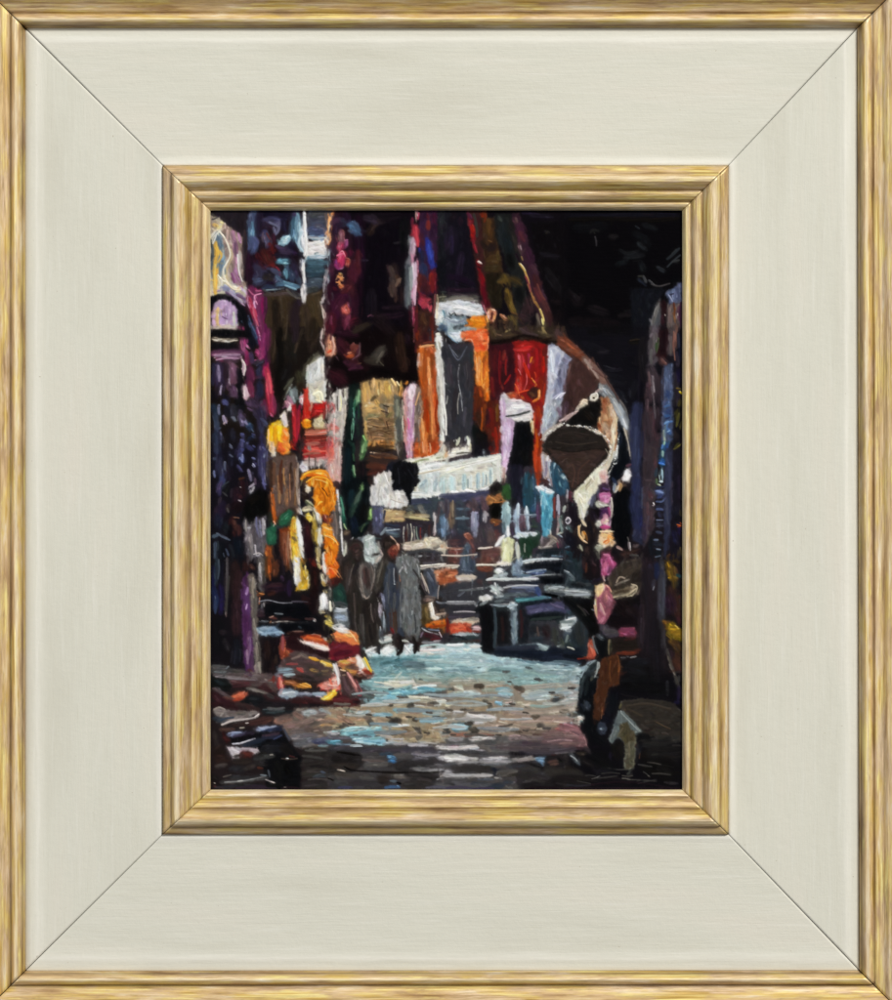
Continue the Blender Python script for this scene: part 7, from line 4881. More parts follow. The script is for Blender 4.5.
c0c0b8 7 490 210 520 205
6c645c 10 540 200 600 220 640 260
8c8478 8 590 230 640 280
3c3c3c 12 600 320 630 400
201c1c 14 650 420 690 490
b8a898 7 660 330 700 420 720 480
545c6c 9 420 300 400 420 395 520
343c50 12 450 440 450 580
687080 7 500 460 510 600
8c8c90 8 555 440 570 560
a0a4ac 7 610 460 620 600 640 700
686868 9 540 600 560 760
34343c 10 590 600 600 760
4c3024 14 460 620 470 760
80848c 7 500 620 505 740
141010 14 500 840 515 900 480 945
141010 14 600 830 625 890 610 935
d8dcdc 12 540 880 580 930
T 530 400 7.142 o
28201c 0.5 92 330 140 260 200 205 300 192 420 210 520 272 562 345 548 400 480 470 400 560 330 640 300 655 280 580 230 490 160 410
44302a 0.5 130 350 300 375 480 350 545 370 480 460 400 550 325 630 300 640 280 570 230 480
54382f 14 340 600 350 500 420 430
5c3c32 9 300 620 320 520 300 460
38282a 9 460 440 500 400 520 370
342a26 9 200 250 300 230 420 250
3c3028 8 180 300 320 320 480 300
1c1613 9 160 345 300 370 440 350 530 350
d8d0c0 -9 80 285 130 230 200 182 250 165
e8dcc8 -9 265 182 345 186 400 192
c8bca8 -10 405 198 460 225 520 250 566 300
e0d4c0 -8 420 190 480 215 540 262
e8dccc -9 572 320 575 380 540 440 500 480
b8a890 8 540 350 560 400 520 460
306080 8 160 460 170 600
a8b8c8 6 130 440 150 560
T 334 530 7.58 o
241c1a 0.5 110 150 118 110 150 82 195 85 222 115 225 160 205 215 180 240 150 230 125 200
5c4038 0.5 140 170 165 160 200 165 200 200 180 230 155 215
3c2a28 7 135 140 170 125 210 140
705048 6 165 190 185 185
201814 0.5 358 110 390 65 435 60 465 85 450 105 430 130 412 165 415 200 400 190 375 140
5e382c 0.5 415 165 440 120 480 105 492 140 470 195 440 215 418 200
a0604a 6 450 130 480 125 475 160
5c2820 8 425 180 445 210 465 190
e0b090 5 465 85 490 115
38302c 0.5 350 235 400 205 420 250 395 320 360 400 330 470 310 430 325 330
3a4252 0.5 395 290 430 240 500 270 530 360 520 520 500 600 505 760 480 790 425 780 400 640 385 480
707474 0.5 470 230 530 195 590 205 640 240 652 330 640 420 655 520 660 640 650 790 560 800 510 720 525 560 520 420 490 320
8c9090 12 500 240 580 215 620 260
5c5c5c 14 560 430 570 600 580 780
a8a094 0.5 520 330 585 330 625 400 600 435 560 420 530 380
9ca0a8 8 610 450 620 600 630 740
4c5054 12 540 560 550 700
808488 8 590 460 590 620
3c3c40 10 610 640 620 780
34302c 12 600 300 640 360 640 400
503c30 14 460 640 470 780
2c3444 9 450 300 450 560
b0b4b8 6 455 290 457 405
1c1614 12 500 810 515 890 480 945
1c1614 12 600 810 625 880 612 935
342c28 0.5 80 250 140 215 230 245 180 330 200 440 240 530 210 640 180 820 120 760 100 520 60 400
5c504c 0.5 195 260 280 240 312 330 290 440 262 515 215 520 190 420 180 330
3c2e2c 14 240 290 250 440
7c6e66 8 205 270 190 360 215 480
8c7e74 6 280 270 300 340 275 480
28201e 14 230 560 250 640 280 700
28201e 16 290 560 310 700 320 860
4c4442 10 200 640 220 800
dce0dc 9 240 930 300 905
T 370 440 6.8 o
0e0e12 0.5 150 175 200 140 260 155 310 155 330 200 325 260 340 280 300 320 280 360 270 440 255 380 210 320 150 335 160 260
24242e 9 190 190 200 300
1c1c24 9 260 200 300 260
dcd8d0 0.5 60 235 90 215 140 220 150 300 160 350 230 345 260 420 250 450 150 440 50 440 40 330
b8b4ac 10 70 300 60 420
f4f0ec 9 100 230 120 290
f0ece8 9 170 370 230 370
c0b8b0 7 140 400 240 430
T 265 455 7.0 o
e07c1c 0.5 290 190 340 150 400 150 450 170 490 230 500 300 480 370 440 420 390 420 350 380 340 300 350 230 310 215
f8b840 9 290 190 350 155 430 165 470 210
ffe890 7 350 170 400 180 440 200
b85c14 8 380 230 420 300 410 380
f8a038 10 450 220 470 300 450 360
fca838 12 370 280 360 340
6c3410 7 400 230 440 290
ffc060 6 480 260 480 330
e87c20 0.5 430 560 480 570 510 620 510 690 480 750 430 770 440 700 420 640
f8b450 8 430 560 480 580 510 630
ffe0a0 6 420 565 460 580 500 610
b85010 7 450 640 460 700
e06020 0.5 450 790 500 800 545 870 530 950 480 970 460 880
f89048 8 470 800 520 860
ffb068 6 450 790 500 810 540 870
T 583 560 4.348 o
302a24 0.5 170 620 260 605 380 620 430 660 430 760 300 765 250 735 200 670
483c30 9 190 635 280 625 380 650
5c4630 6 310 700 350 722 380 735
4c4030 8 200 650 260 680
3c342c 9 280 700 400 700
28241f 12 260 750 420 755
606c6c 0.5 118 780 140 720 155 660 175 662 215 700 245 740 215 745 190 705 172 715 152 755 128 792
8c9896 5 165 665 200 700 240 742
504830 0.5 160 720 190 705 220 760 215 790 190 800 165 770
58543f 0.5 188 800 218 790 222 850 212 905 184 905 188 860
84785c 5 200 800 200 860
8c3c5c 0.5 160 300 200 296 225 305 222 328 180 330
4a2614 0.5 85 440 150 420 155 530 110 545 90 630 70 700 45 690 60 600
7c4420 6 120 440 120 530
T 334 530 7.58 o
4c5058 10 420 300 410 480
50545c 10 480 300 500 480
585c60 12 460 480 450 620
54565a 12 500 560 490 740
484a50 10 420 560 440 740
6c7074 8 520 360 505 500 500 640
60646a 8 400 400 410 560
8c9090 7 540 500 530 700
b0b0ac 7 630 260 645 340
483a34 8 100 280 90 400
5a4a44 8 150 480 160 640
6a5c54 7 280 560 300 700
T 440 300 6.667 o
d83420 12 560 420 600 520
c82418 12 690 380 690 480
e85030 9 520 620 590 600
7c1418 10 400 340 400 560
a01c1c 10 430 560 470 500
e04428 8 630 480 640 520
b0301c 10 700 560 690 700
701418 10 340 520 350 620
8c1c1c 10 440 400 440 500
f07040 7 500 560 530 640
T 450 440 6.667 o
c8d8d8 12 30 250 30 340
a8c4c8 10 90 240 90 330
d8e4e0 12 140 240 140 320
9cb8c0 10 180 230 180 320
c0d8dc 12 220 220 220 310
a4bcc0 9 270 200 270 290
88a0a4 7 120 260 120 320
94a8ac 7 240 230 240 300
T 328 326 7.56 o
8a6844 0.5 300 700 400 690 490 700 495 860 300 860
a87c50 10 310 740 400 760 480 750
6a4428 8 330 800 400 790 470 820
c08858 10 350 840 430 850
4c2c1c 7 440 720 460 780
7c5434 9 310 780 330 850
9c7048 9 420 700 440 780
b89058 8 300 700 380 705
3c2418 5 340 760 380 765
3c2418 5 430 800 480 790
"""

S = 1.75                       # paint samples per layout pixel
X0, Y0, PW, PH = 206.0, 206.0, 481.0, 588.0
NX, NY = int(PW * S), int(PH * S)
COL = np.zeros((NY, NX, 3), np.float32)     # sRGB 0..1
HGT = np.zeros((NY, NX), np.float32)        # paint thickness in layout pixels

NT = rng.random(8192).astype(np.float32) * 2 - 1
def noise1(t):
    i = np.floor(t).astype(np.int64); f = t - i
    f = f * f * (3 - 2 * f)
    return NT[i & 8191] * (1 - f) + NT[(i + 1) & 8191] * f

def smooth_noise(h, w, cy, cx, r):
    gy, gx = int(h / cy) + 3, int(w / cx) + 3
    g = r.random((gy, gx)).astype(np.float32) * 2 - 1
    yy = np.arange(h) / cy; xx = np.arange(w) / cx
    yi = yy.astype(int); xi = xx.astype(int)
    fy = (yy - yi); fx = (xx - xi)
    fy = (fy * fy * (3 - 2 * fy))[:, None].astype(np.float32); fx = (fx * fx * (3 - 2 * fx))[None, :].astype(np.float32)
    a = g[yi][:, xi]; b = g[yi][:, xi + 1]; c = g[yi + 1][:, xi]; d = g[yi + 1][:, xi + 1]
    return (a * (1 - fx) + b * fx) * (1 - fy) + (c * (1 - fx) + d * fx) * fy

def spline(pts):
    pts = np.asarray(pts, float)
    if len(pts) == 2:
        d = pts[1] - pts[0]; L = np.hypot(*d)
        m = (pts[0] + pts[1]) / 2 + np.array([-d[1], d[0]]) * rng.uniform(-.07, .07)
        pts = np.array([pts[0], m, pts[1]])
    q = np.vstack([2 * pts[0] - pts[1], pts, 2 * pts[-1] - pts[-2]])
    out = []
    for i in range(1, len(q) - 2):
        p0, p1, p2, p3 = q[i - 1], q[i], q[i + 1], q[i + 2]
        for t in np.arange(0, 1, .2):
            out.append(.5 * (2 * p1 + (p2 - p0) * t + (2 * p0 - 5 * p1 + 4 * p2 - p3) * t * t + (3 * p1 - p0 - 3 * p2 + p3) * t ** 3))
    out.append(q[-2])
    return np.array(out)

def seg_dist(px, py, line):
    best = np.full(px.shape, 1e9, np.float32); lat = np.zeros_like(best); s = np.zeros_like(best); acc = 0.0
    for (ax, ay), (bx, by) in zip(line[:-1], line[1:]):
        dx, dy = bx - ax, by - ay; L = math.hypot(dx, dy)
        if L < 1e-6: continue
        t = np.clip(((px - ax) * dx + (py - ay) * dy) / (L * L), 0, 1)
        ex, ey = px - ax - t * dx, py - ay - t * dy
        d = np.hypot(ex, ey); m = d < best
        cr = (ex * -dy + ey * dx) / L
        best = np.where(m, d, best); lat = np.where(m, cr, lat); s = np.where(m, acc + t * L, s)
        acc += L
    return best, lat, s, acc

def soften(r):
    k = np.exp(-np.linspace(-2, 2, 2 * r + 1) ** 2); k /= k.sum()
    for ax in (0, 1):
        pad = [(0, 0)] * 3; pad[ax] = (r, r)
        q = np.pad(COL, pad, mode='edge'); out = np.zeros_like(COL)
        for i, v in enumerate(k):
            out += v * (q[i:i + NY] if ax == 0 else q[:, i:i + NX])
        COL[:] = out

def wet(r, k):
    # pull neighbouring wet colours into each other
    old = COL.copy(); soften(r); COL[:] = old * (1 - k) + COL * k

def scumble():
    # thin broken paint left in the gaps between the loaded strokes
    old = COL.copy(); soften(14)
    n = smooth_noise(NY, NX, 9, 2.2, rng) * .5 + smooth_noise(NY, NX, 30, 24, rng) * .4 + .45
    COL[:] = old + np.clip(COL * .85 - old, 0, 1) * np.clip(n, .08, .9)[..., None] * .58

def blend(y0, y1, x0, x1, a, c, h, keep):
    A = a[..., None]
    COL[y0:y1, x0:x1] = COL[y0:y1, x0:x1] * (1 - A) + c * A
    HGT[y0:y1, x0:x1] = HGT[y0:y1, x0:x1] * (1 - a * (1 - keep)) + h * a

def window(x0, y0, x1, y1, clip):
    if clip is not None:
        x0, y0, x1, y1 = max(x0, clip[0]), max(y0, clip[1]), min(x1, clip[2]), min(y1, clip[3])
    x0, y0 = max(int(math.floor(x0)), 0), max(int(math.floor(y0)), 0)
    x1, y1 = min(int(math.ceil(x1)) + 1, NX), min(int(math.ceil(y1)) + 1, NY)
    return x0, y0, x1, y1

def stroke(pts, w, col, clip=None, op=1.0, body=1.0):
    line = spline(pts) if len(pts) > 1 else np.array([pts[0], (pts[0][0] + .5, pts[0][1])])
    R = w * .75 + 2
    x0, y0, x1, y1 = window(line[:, 0].min() - R, line[:, 1].min() - R, line[:, 0].max() + R, line[:, 1].max() + R, clip)
    if x1 <= x0 or y1 <= y0: return
    py, px = np.mgrid[y0:y1, x0:x1].astype(np.float32)
    d, lat, s, L = seg_dist(px, py, line)
    so = rng.uniform(0, 8000)
    rad = w / 2 * (1.12 + .1 * min(w / 8, 1)) * (1 + .16 * noise1(s / max(w * .6, 2) + so) + .07 * noise1(s * .7 + so * 2))
    end = np.clip(.74 + np.minimum(s, L - s) / (w * 1.3 + .1), 0, 1)
    rad = np.maximum(rad * (end if L > w * 1.2 else 1), .55)
    soft = 1.1 + max(w - 2.5, 0) * .5
    a = np.clip((rad - d) / soft + .5, 0, 1)
    br = noise1(lat * .95 + so + s * .015) * .6 + noise1(lat * .4 + so * 3 + s * .03) * .5
    dry = np.clip((s / (L + 1e-3) - .7) * 1.3, 0, .4)
    a = a * np.clip(1 - dry * (.7 - br), .3, 1) * np.clip((.97 if w < 4 else .84) + .45 * br, .35, 1) * op
    tone = 1 + .11 * br + .05 * noise1(s * .16 + so * 5)
    warm = noise1(lat * .5 + so * 7 + s * .02) * .03
    c = np.stack([col[0] * (tone + warm) + .006 * br, col[1] * tone + .006 * br, col[2] * (tone - warm) + .006 * br], -1)
    prof = np.clip(1 - (d / np.maximum(rad, .5)) ** 2, 0, 1)
    ridge = np.exp(-((d - rad * .82) / 1.0) ** 2) * .35
    lum = .3 * col[0] + .59 * col[1] + .11 * col[2]
    h = (.35 + .75 * lum) * body * (.35 * np.sqrt(prof) + ridge * .6 + .15 * br * prof)
    blend(y0, y1, x0, x1, a, np.clip(c, 0, 1), h, .35)

def poly(pts, col, clip=None, op=1.0):
    pts = np.asarray(pts, float)
    x0, y0, x1, y1 = window(pts[:, 0].min() - 2, pts[:, 1].min() - 2, pts[:, 0].max() + 2, pts[:, 1].max() + 2, clip)
    if x1 <= x0 or y1 <= y0: return
    py, px = np.mgrid[y0:y1, x0:x1].astype(np.float32)
    so = rng.uniform(0, 8000)
    qx = px + 1.2 * noise1(py * .22 + so) + .9 * noise1(py * .9 + px * .3 + so); qy = py + 1.2 * noise1(px * .22 + so + 99) + .9 * noise1(px * .9 - py * .3 + so)
    ins = np.zeros(px.shape, bool); best = np.full(px.shape, 1e9, np.float32)
    n = len(pts)
    for i in range(n):
        ax, ay = pts[i]; bx, by = pts[(i + 1) % n]
        if ay != by:
            cross = ((ay > qy) != (by > qy)) & (qx < (bx - ax) * (qy - ay) / (by - ay) + ax)
            ins ^= cross
        dx, dy = bx - ax, by - ay; L2 = dx * dx + dy * dy
        if L2 < 1e-6: continue
        t = np.clip(((qx - ax) * dx + (qy - ay) * dy) / L2, 0, 1)
        best = np.minimum(best, np.hypot(qx - ax - t * dx, qy - ay - t * dy))
    sd = np.where(ins, best, -best)
    a = np.clip(sd / 3.6 + .6, 0, 1) * op
    wide = (pts[:, 0].max() - pts[:, 0].min()) > (pts[:, 1].max() - pts[:, 1].min())
    h_, w_ = px.shape
    n1 = smooth_noise(h_, w_, 2.0 if wide else 16, 16 if wide else 2.0, rng) * .6 + smooth_noise(h_, w_, 7, 7, rng) * .5
    tone = 1 + .12 * n1
    warm = smooth_noise(h_, w_, 9, 9, rng) * .035
    c = np.stack([col[0] * (tone + warm) + .006 * n1, col[1] * tone + .006 * n1, col[2] * (tone - warm) + .006 * n1], -1)
    lum = .3 * col[0] + .59 * col[1] + .11 * col[2]
    hh = (.35 + .6 * lum) * (.25 + .22 * n1 + .15 * np.exp(-((best - 1.5) / 1.2) ** 2))
    blend(y0, y1, x0, x1, a, np.clip(c, 0, 1), hh, .3)

def knit(n):
    # wet paint carried over the joins between passages: upright touches in the stalls, level ones on the ground
    for _ in range(n):
        y = rng.uniform(0, NY); x = rng.uniform(0, NX)
        vert = rng.random() < .45
        if vert: x = (rng.choice([328, 446, 564]) - X0) * S + rng.normal(0, 4)
        else: y = (rng.choice([326, 442, 558, 674]) - Y0) * S + rng.normal(0, 4)
        low = y > (640 - Y0) * S
        ang = rng.normal(0, .3) + (0 if low else math.pi / 2)
        if rng.random() < .5: ang += math.pi
        L = rng.uniform(5, 15); w = rng.uniform(1.6, 4)
        dx, dy = math.cos(ang) * L / 2, math.sin(ang) * L / 2
        ox, oy = (rng.normal(0, 5), 0) if vert else (0, rng.normal(0, 5))
        sx = min(max(int(x - dx * .6 + ox), 0), NX - 1); sy = min(max(int(y - dy * .6 + oy), 0), NY - 1)
        stroke([(x - dx, y - dy), (x + dx, y + dy)], w, COL[sy, sx].copy(), None, .6, .8)

def vary(c, a):
    k = 1 + rng.normal(0, a)
    v = np.array(c) * k + rng.normal(0, .018, 3) * (.25 + np.mean(c) * 1.4)
    if rng.random() < .12: v = v + (np.mean(c) * .5 + .02)
    return tuple(np.clip(v, 0.01, 1))

def enrich_stroke(q, w, c, cl):
    # streaks of half mixed paint inside and beside a loaded stroke
    line = spline(q); n = len(line)
    for _ in range(int(min(2 + w * .45, 7))):
        i0 = rng.integers(0, max(n - 3, 1)); i1 = min(n, i0 + max(3, int(n * rng.uniform(.25, .8))))
        seg = line[i0:i1:2]
        if len(seg) < 2: continue
        d = seg[-1] - seg[0]; L = np.hypot(*d) + 1e-6
        nrm = np.array([-d[1], d[0]]) / L
        off = nrm * rng.normal(0, .36) * w
        stroke([tuple(p + off + rng.normal(0, .35, 2)) for p in seg], rng.uniform(1.2, 1.4 + w * .22), vary(c, .2), cl, .58, .7)

def enrich_poly(q, c, cl):
    q = np.asarray(q); x0, y0 = q.min(0); x1, y1 = q.max(0)
    W_, H_ = x1 - x0, y1 - y0
    xs, ys = q[:, 0], q[:, 1]
    area = .5 * abs(np.dot(xs, np.roll(ys, 1)) - np.dot(ys, np.roll(xs, 1)))
    wide = W_ > H_
    for _ in range(int(min(area / 18, 150))):
        x, y = rng.uniform(x0, x1), rng.uniform(y0, y1); ins = False
        for (ax, ay), (bx, by) in zip(q, np.roll(q, -1, 0)):
            if (ay > y) != (by > y) and x < (bx - ax) * (y - ay) / (by - ay) + ax: ins = not ins
        if not ins: continue
        ang = rng.normal(0, .4) + (0 if wide else math.pi / 2); L = rng.uniform(4, 13)
        dx, dy = math.cos(ang) * L / 2, math.sin(ang) * L / 2
        stroke([(x - dx, y - dy), (x + rng.normal(0, .8), y + rng.normal(0, .8)), (x + dx, y + dy)], rng.uniform(1.6, 4.6), vary(c, .17), cl, .5, .7)

FINE = []; OVER = []; BOX = []
def accents():
    # crisp small touches go on last, over the softened passages
    boxes = [(u, (u[0] - X0) * S, (u[1] - Y0) * S, (u[0] - X0 + BOX[i][0]) * S, (u[1] - Y0 + BOX[i][1]) * S) for i, u in enumerate(OVER)]
    for q, ws, c, cl, t in FINE:
        mx, my = q[len(q) // 2]
        later = boxes if not t[4] else boxes[[b[0] is t for b in boxes].index(True) + 1:]
        if any(b[1] < mx < b[3] and b[2] < my < b[4] for b in later): continue
        if ws == 0:
            poly(q, c, None, .88); enrich_poly(q, c, None); continue
        if ws < 0:         # a row of beads
            ln = spline(q); d_ = np.r_[0, np.cumsum(np.hypot(*np.diff(ln, axis=0).T))]
            for u in np.arange(0, d_[-1], -ws * 1.25):
                bx, by = np.interp(u, d_, ln[:, 0]), np.interp(u, d_, ln[:, 1])
                stroke([(bx + rng.normal(0, .3), by + rng.normal(0, .3))], -ws * rng.uniform(.7, 1.05), vary(c, .15), None, .9, 1.6)
            continue
        stroke(q, max(ws * .92, 1.1), c, cl, .82, 1.25)

def run_paint():
    tiles = []; cur = None
    for ln in DATA.split('\n'):
        f = ln.split()
        if not f: continue
        if f[0] == 'T':
            cur = (float(f[1]), float(f[2]), float(f[3]), [], len(f) > 4); tiles.append(cur); continue
        v = [float(a) for a in f[1:]]
        c = tuple(int(f[0][i:i + 2], 16) / 255 for i in (0, 2, 4))
        cur[3].append((c, v[0], list(zip(v[1::2], v[2::2]))))
    OVER.extend(u for u in tiles if u[4])
    for u in OVER:
        xs = [p[0] for r in u[3] for p in r[2]]; ys = [p[1] for r in u[3] for p in r[2]]
        BOX.append((max(xs) / u[2] * .98, max(ys) / u[2] * .98))
    def tr(t, pts): return [((t[0] + x / t[2] - X0) * S, (t[1] + y / t[2] - Y0) * S) for x, y in pts]
    for t in [u for u in tiles if not u[4]]:            # first the ground tone of every passage, carried past the edge of the canvas
        c, w, pts = t[3][0]
        q = [(0, 0), (895, 0), (895, 880), (0, 880)]
        q = [((-60 if x < 100 and t[0] < 211 else 960 if x > 100 and t[0] > 563 else x), (-60 if y < 100 and t[1] < 211 else 960 if y > 100 and t[1] > 673 else y)) for x, y in q]
        poly(tr(t, q), c)
    soften(18)
    for k, t in enumerate(tiles):
        if t[4] and not tiles[k - 1][4]: knit(3200)
        m = 1.6 * S
        cl = [(t[0] - X0) * S - m, (t[1] - Y0) * S - m, (t[0] + 118 - X0) * S + m, (t[1] + 116 - Y0) * S + m]
        if t[0] < 211: cl[0] = 0
        if t[0] > 563: cl[2] = NX
        if t[1] < 211: cl[1] = 0
        if t[1] > 673: cl[3] = NY
        if t[4]: cl = None
        for c, w, pts in (t[3] if t[4] else t[3][1:]):
            if w == 0:
                # let shapes that touch the canvas edge run on under the rebate of the frame
                e = []
                for x, y in pts:
                    if t[0] < 211 and x <= 10: x = -40
                    if t[0] > 563 and x >= 885: x = 940
                    if t[1] < 211 and y <= 10: y = -40
                    if t[1] > 673 and y >= 870: y = 920
                    e.append((x, y))
                poly(tr(t, e), c, cl)
                enrich_poly(tr(t, pts), c, cl)
            else:
                if w < 0 or w == .5:
                    FINE.append((tr(t, pts), w / t[2] * S if w < 0 else 0, c, cl, t)); continue
                q = tr(t, pts); ws = max(w / t[2] * S, 1.0)
                stroke(q, ws, c, cl)
                if ws > 2.4: enrich_stroke(q, ws, c, cl)
                if ws < 4.3: FINE.append((q, ws, c, cl, t))

def dabs(n, wmin, wmax, op, jit):
    # loose small touches of the colour already there, laid along the forms
    g = COL.mean(-1)
    k = np.ones(9) / 9
    g = np.apply_along_axis(lambda r: np.convolve(r, k, 'same'), 0, g)
    g = np.apply_along_axis(lambda r: np.convolve(r, k, 'same'), 1, g)
    gy, gx = np.gradient(g)
    for _ in range(n):
        x = rng.uniform(2, NX - 3); y = rng.uniform(2, NY - 3)
        iy, ix = int(y), int(x)
        vx, vy = -gy[iy, ix], gx[iy, ix]
        if math.hypot(vx, vy) < .002:
            ang = rng.normal(0, .35) if y > NY * .72 else math.pi / 2 + rng.normal(0, .5)
        else:
            ang = math.atan2(vy, vx) + rng.normal(0, .25)
        w = rng.uniform(wmin, wmax); L = w * rng.uniform(1.4, 3.4)
        sx = min(max(int(x - math.cos(ang) * L * .5), 0), NX - 1); sy = min(max(int(y - math.sin(ang) * L * .5), 0), NY - 1)
        c = COL[sy, sx].copy(); lum = c.mean()
        c = c * (1 + rng.normal(0, jit)) + rng.normal(0, .012, 3) * (.3 + lum)
        dx, dy = math.cos(ang) * L / 2, math.sin(ang) * L / 2
        stroke([(x - dx, y - dy), (x + dx, y + dy)], w, np.clip(c, 0, 1), None, op, .8)

run_paint()
knit(300)
wet(5, .28)
scumble()
dabs(9000, 1.6, 3.8, .42, .08)
wet(1, .4)
accents()
dabs(6000, 1.1, 2.0, .4, .07)

g_ = (COL @ np.array([.3, .59, .11], np.float32))[..., None]
k_ = SAT + .22 * np.clip((COL[..., :1] - COL[..., 2:]) * 1.8 - .25, 0, 1) - .14 * np.clip(1 - g_ / .28, 0, 1)
COL = np.clip(g_ + (COL - g_) * k_, 0, 1) * (1.03 - .17 * np.exp(-((g_ - .34) / .2) ** 2))

# ---------------------------------------------------------------- mesh helpers
def link(name, me, parent=None, mat=None):
    o = bpy.data.objects.new(name, me); bpy.context.scene.collection.objects.link(o)
    if parent: o.parent = parent
    if mat: me.materials.append(mat)
    return o

def grid_mesh(name, V, uv=None, attr=None):
    """V: (rows, cols, 3) world coordinates -> quad grid, smooth shaded"""
    r, c = V.shape[:2]
    me = bpy.data.meshes.new(name)
    me.vertices.add(r * c); me.vertices.foreach_set('co', V.reshape(-1).astype(np.float32))
    i = np.arange(r * c).reshape(r, c)
    q = np.stack([i[:-1, :-1], i[1:, :-1], i[1:, 1:], i[:-1, 1:]], -1).reshape(-1, 4)
    n = len(q)
    me.loops.add(n * 4); me.loops.foreach_set('vertex_index', q.reshape(-1).astype(np.int32))
    me.polygons.add(n)
    me.polygons.foreach_set('loop_start', (np.arange(n) * 4).astype(np.int32))
    me.polygons.foreach_set('loop_total', np.full(n, 4, np.int32))
    me.polygons.foreach_set('use_smooth', np.ones(n, bool))
    if attr is not None:
        a = me.color_attributes.new('paint', 'FLOAT_COLOR', 'POINT')
        a.data.foreach_set('color', attr.reshape(-1).astype(np.float32))
    if uv is not None:
        l = me.uv_layers.new(name='UVMap')
        l.data.foreach_set('uv', uv.reshape(-1, 2)[q.reshape(-1)].reshape(-1).astype(np.float32))
    me.update(); me.validate()
    return me

# ---------------------------------------------------------------- materials
def new_mat(name):
    m = bpy.data.materials.new(name); m.use_nodes = True
    nt = m.node_tree; b = nt.nodes['Principled BSDF']
    return m, nt, b
def N(nt, t, **kw):
    n = nt.nodes.new(t)
    for k, v in kw.items(): setattr(n, k, v)
    return n
def L(nt, a, b): nt.links.new(a, b)
def lin(h):
    v = [int(h[i:i + 2], 16) / 255 for i in (0, 2, 4)]
    return tuple((c / 12.92 if c <= .04045 else ((c + .055) / 1.055) ** 2.4) for c in v) + (1,)
def ramp(nt, fac, stops):
    r = N(nt, 'ShaderNodeValToRGB'); e = r.color_ramp.elements
    while len(e) < len(stops): e.new(.5)
    for el, (p, c) in zip(e, stops): el.position = p; el.color = c if isinstance(c, tuple) else lin(c)
    L(nt, fac, r.inputs[0]); return r.outputs[0]
def uvnoise(nt, sx, sy, scale=1.0, detail=3.0, off=0.0, rough=.55):
    tc = N(nt, 'ShaderNodeUVMap'); mp = N(nt, 'ShaderNodeMapping')
    mp.inputs['Scale'].default_value = (sx, sy, 1); mp.inputs['Location'].default_value = (off, off * 1.7, off)
    L(nt, tc.outputs[0], mp.inputs[0])
    n = N(nt, 'ShaderNodeTexNoise'); n.inputs['Scale'].default_value = scale; n.inputs['Detail'].default_value = detail
    n.inputs['Roughness'].default_value = rough
    L(nt, mp.outputs[0], n.inputs['Vector']); return n.outputs[0]
def mix(nt, fac, a, b, mode='MIX'):
    m = N(nt, 'ShaderNodeMix', data_type='RGBA', blend_type=mode)
    for s, v in ((0, fac), (6, a), (7, b)):
        if hasattr(v, 'is_linked'): L(nt, v, m.inputs[s])
        else: m.inputs[s].default_value = v
    return m.outputs[2]
def maprange(nt, v, a, b, c=0.0, d=1.0):
    m = N(nt, 'ShaderNodeMapRange'); L(nt, v, m.inputs[0])
    for i, x in enumerate((a, b, c, d)): m.inputs[i + 1].default_value = x
    return m.outputs[0]

GAIN = .88
def mat_oil():
    m, nt, b = new_mat('oil_paint')
    a = N(nt, 'ShaderNodeAttribute', attribute_name='paint')
    L(nt, a.outputs['Color'], b.inputs['Base Color'])
    b.inputs['Roughness'].default_value = .26
    b.inputs['Specular IOR Level'].default_value = .12
    return m

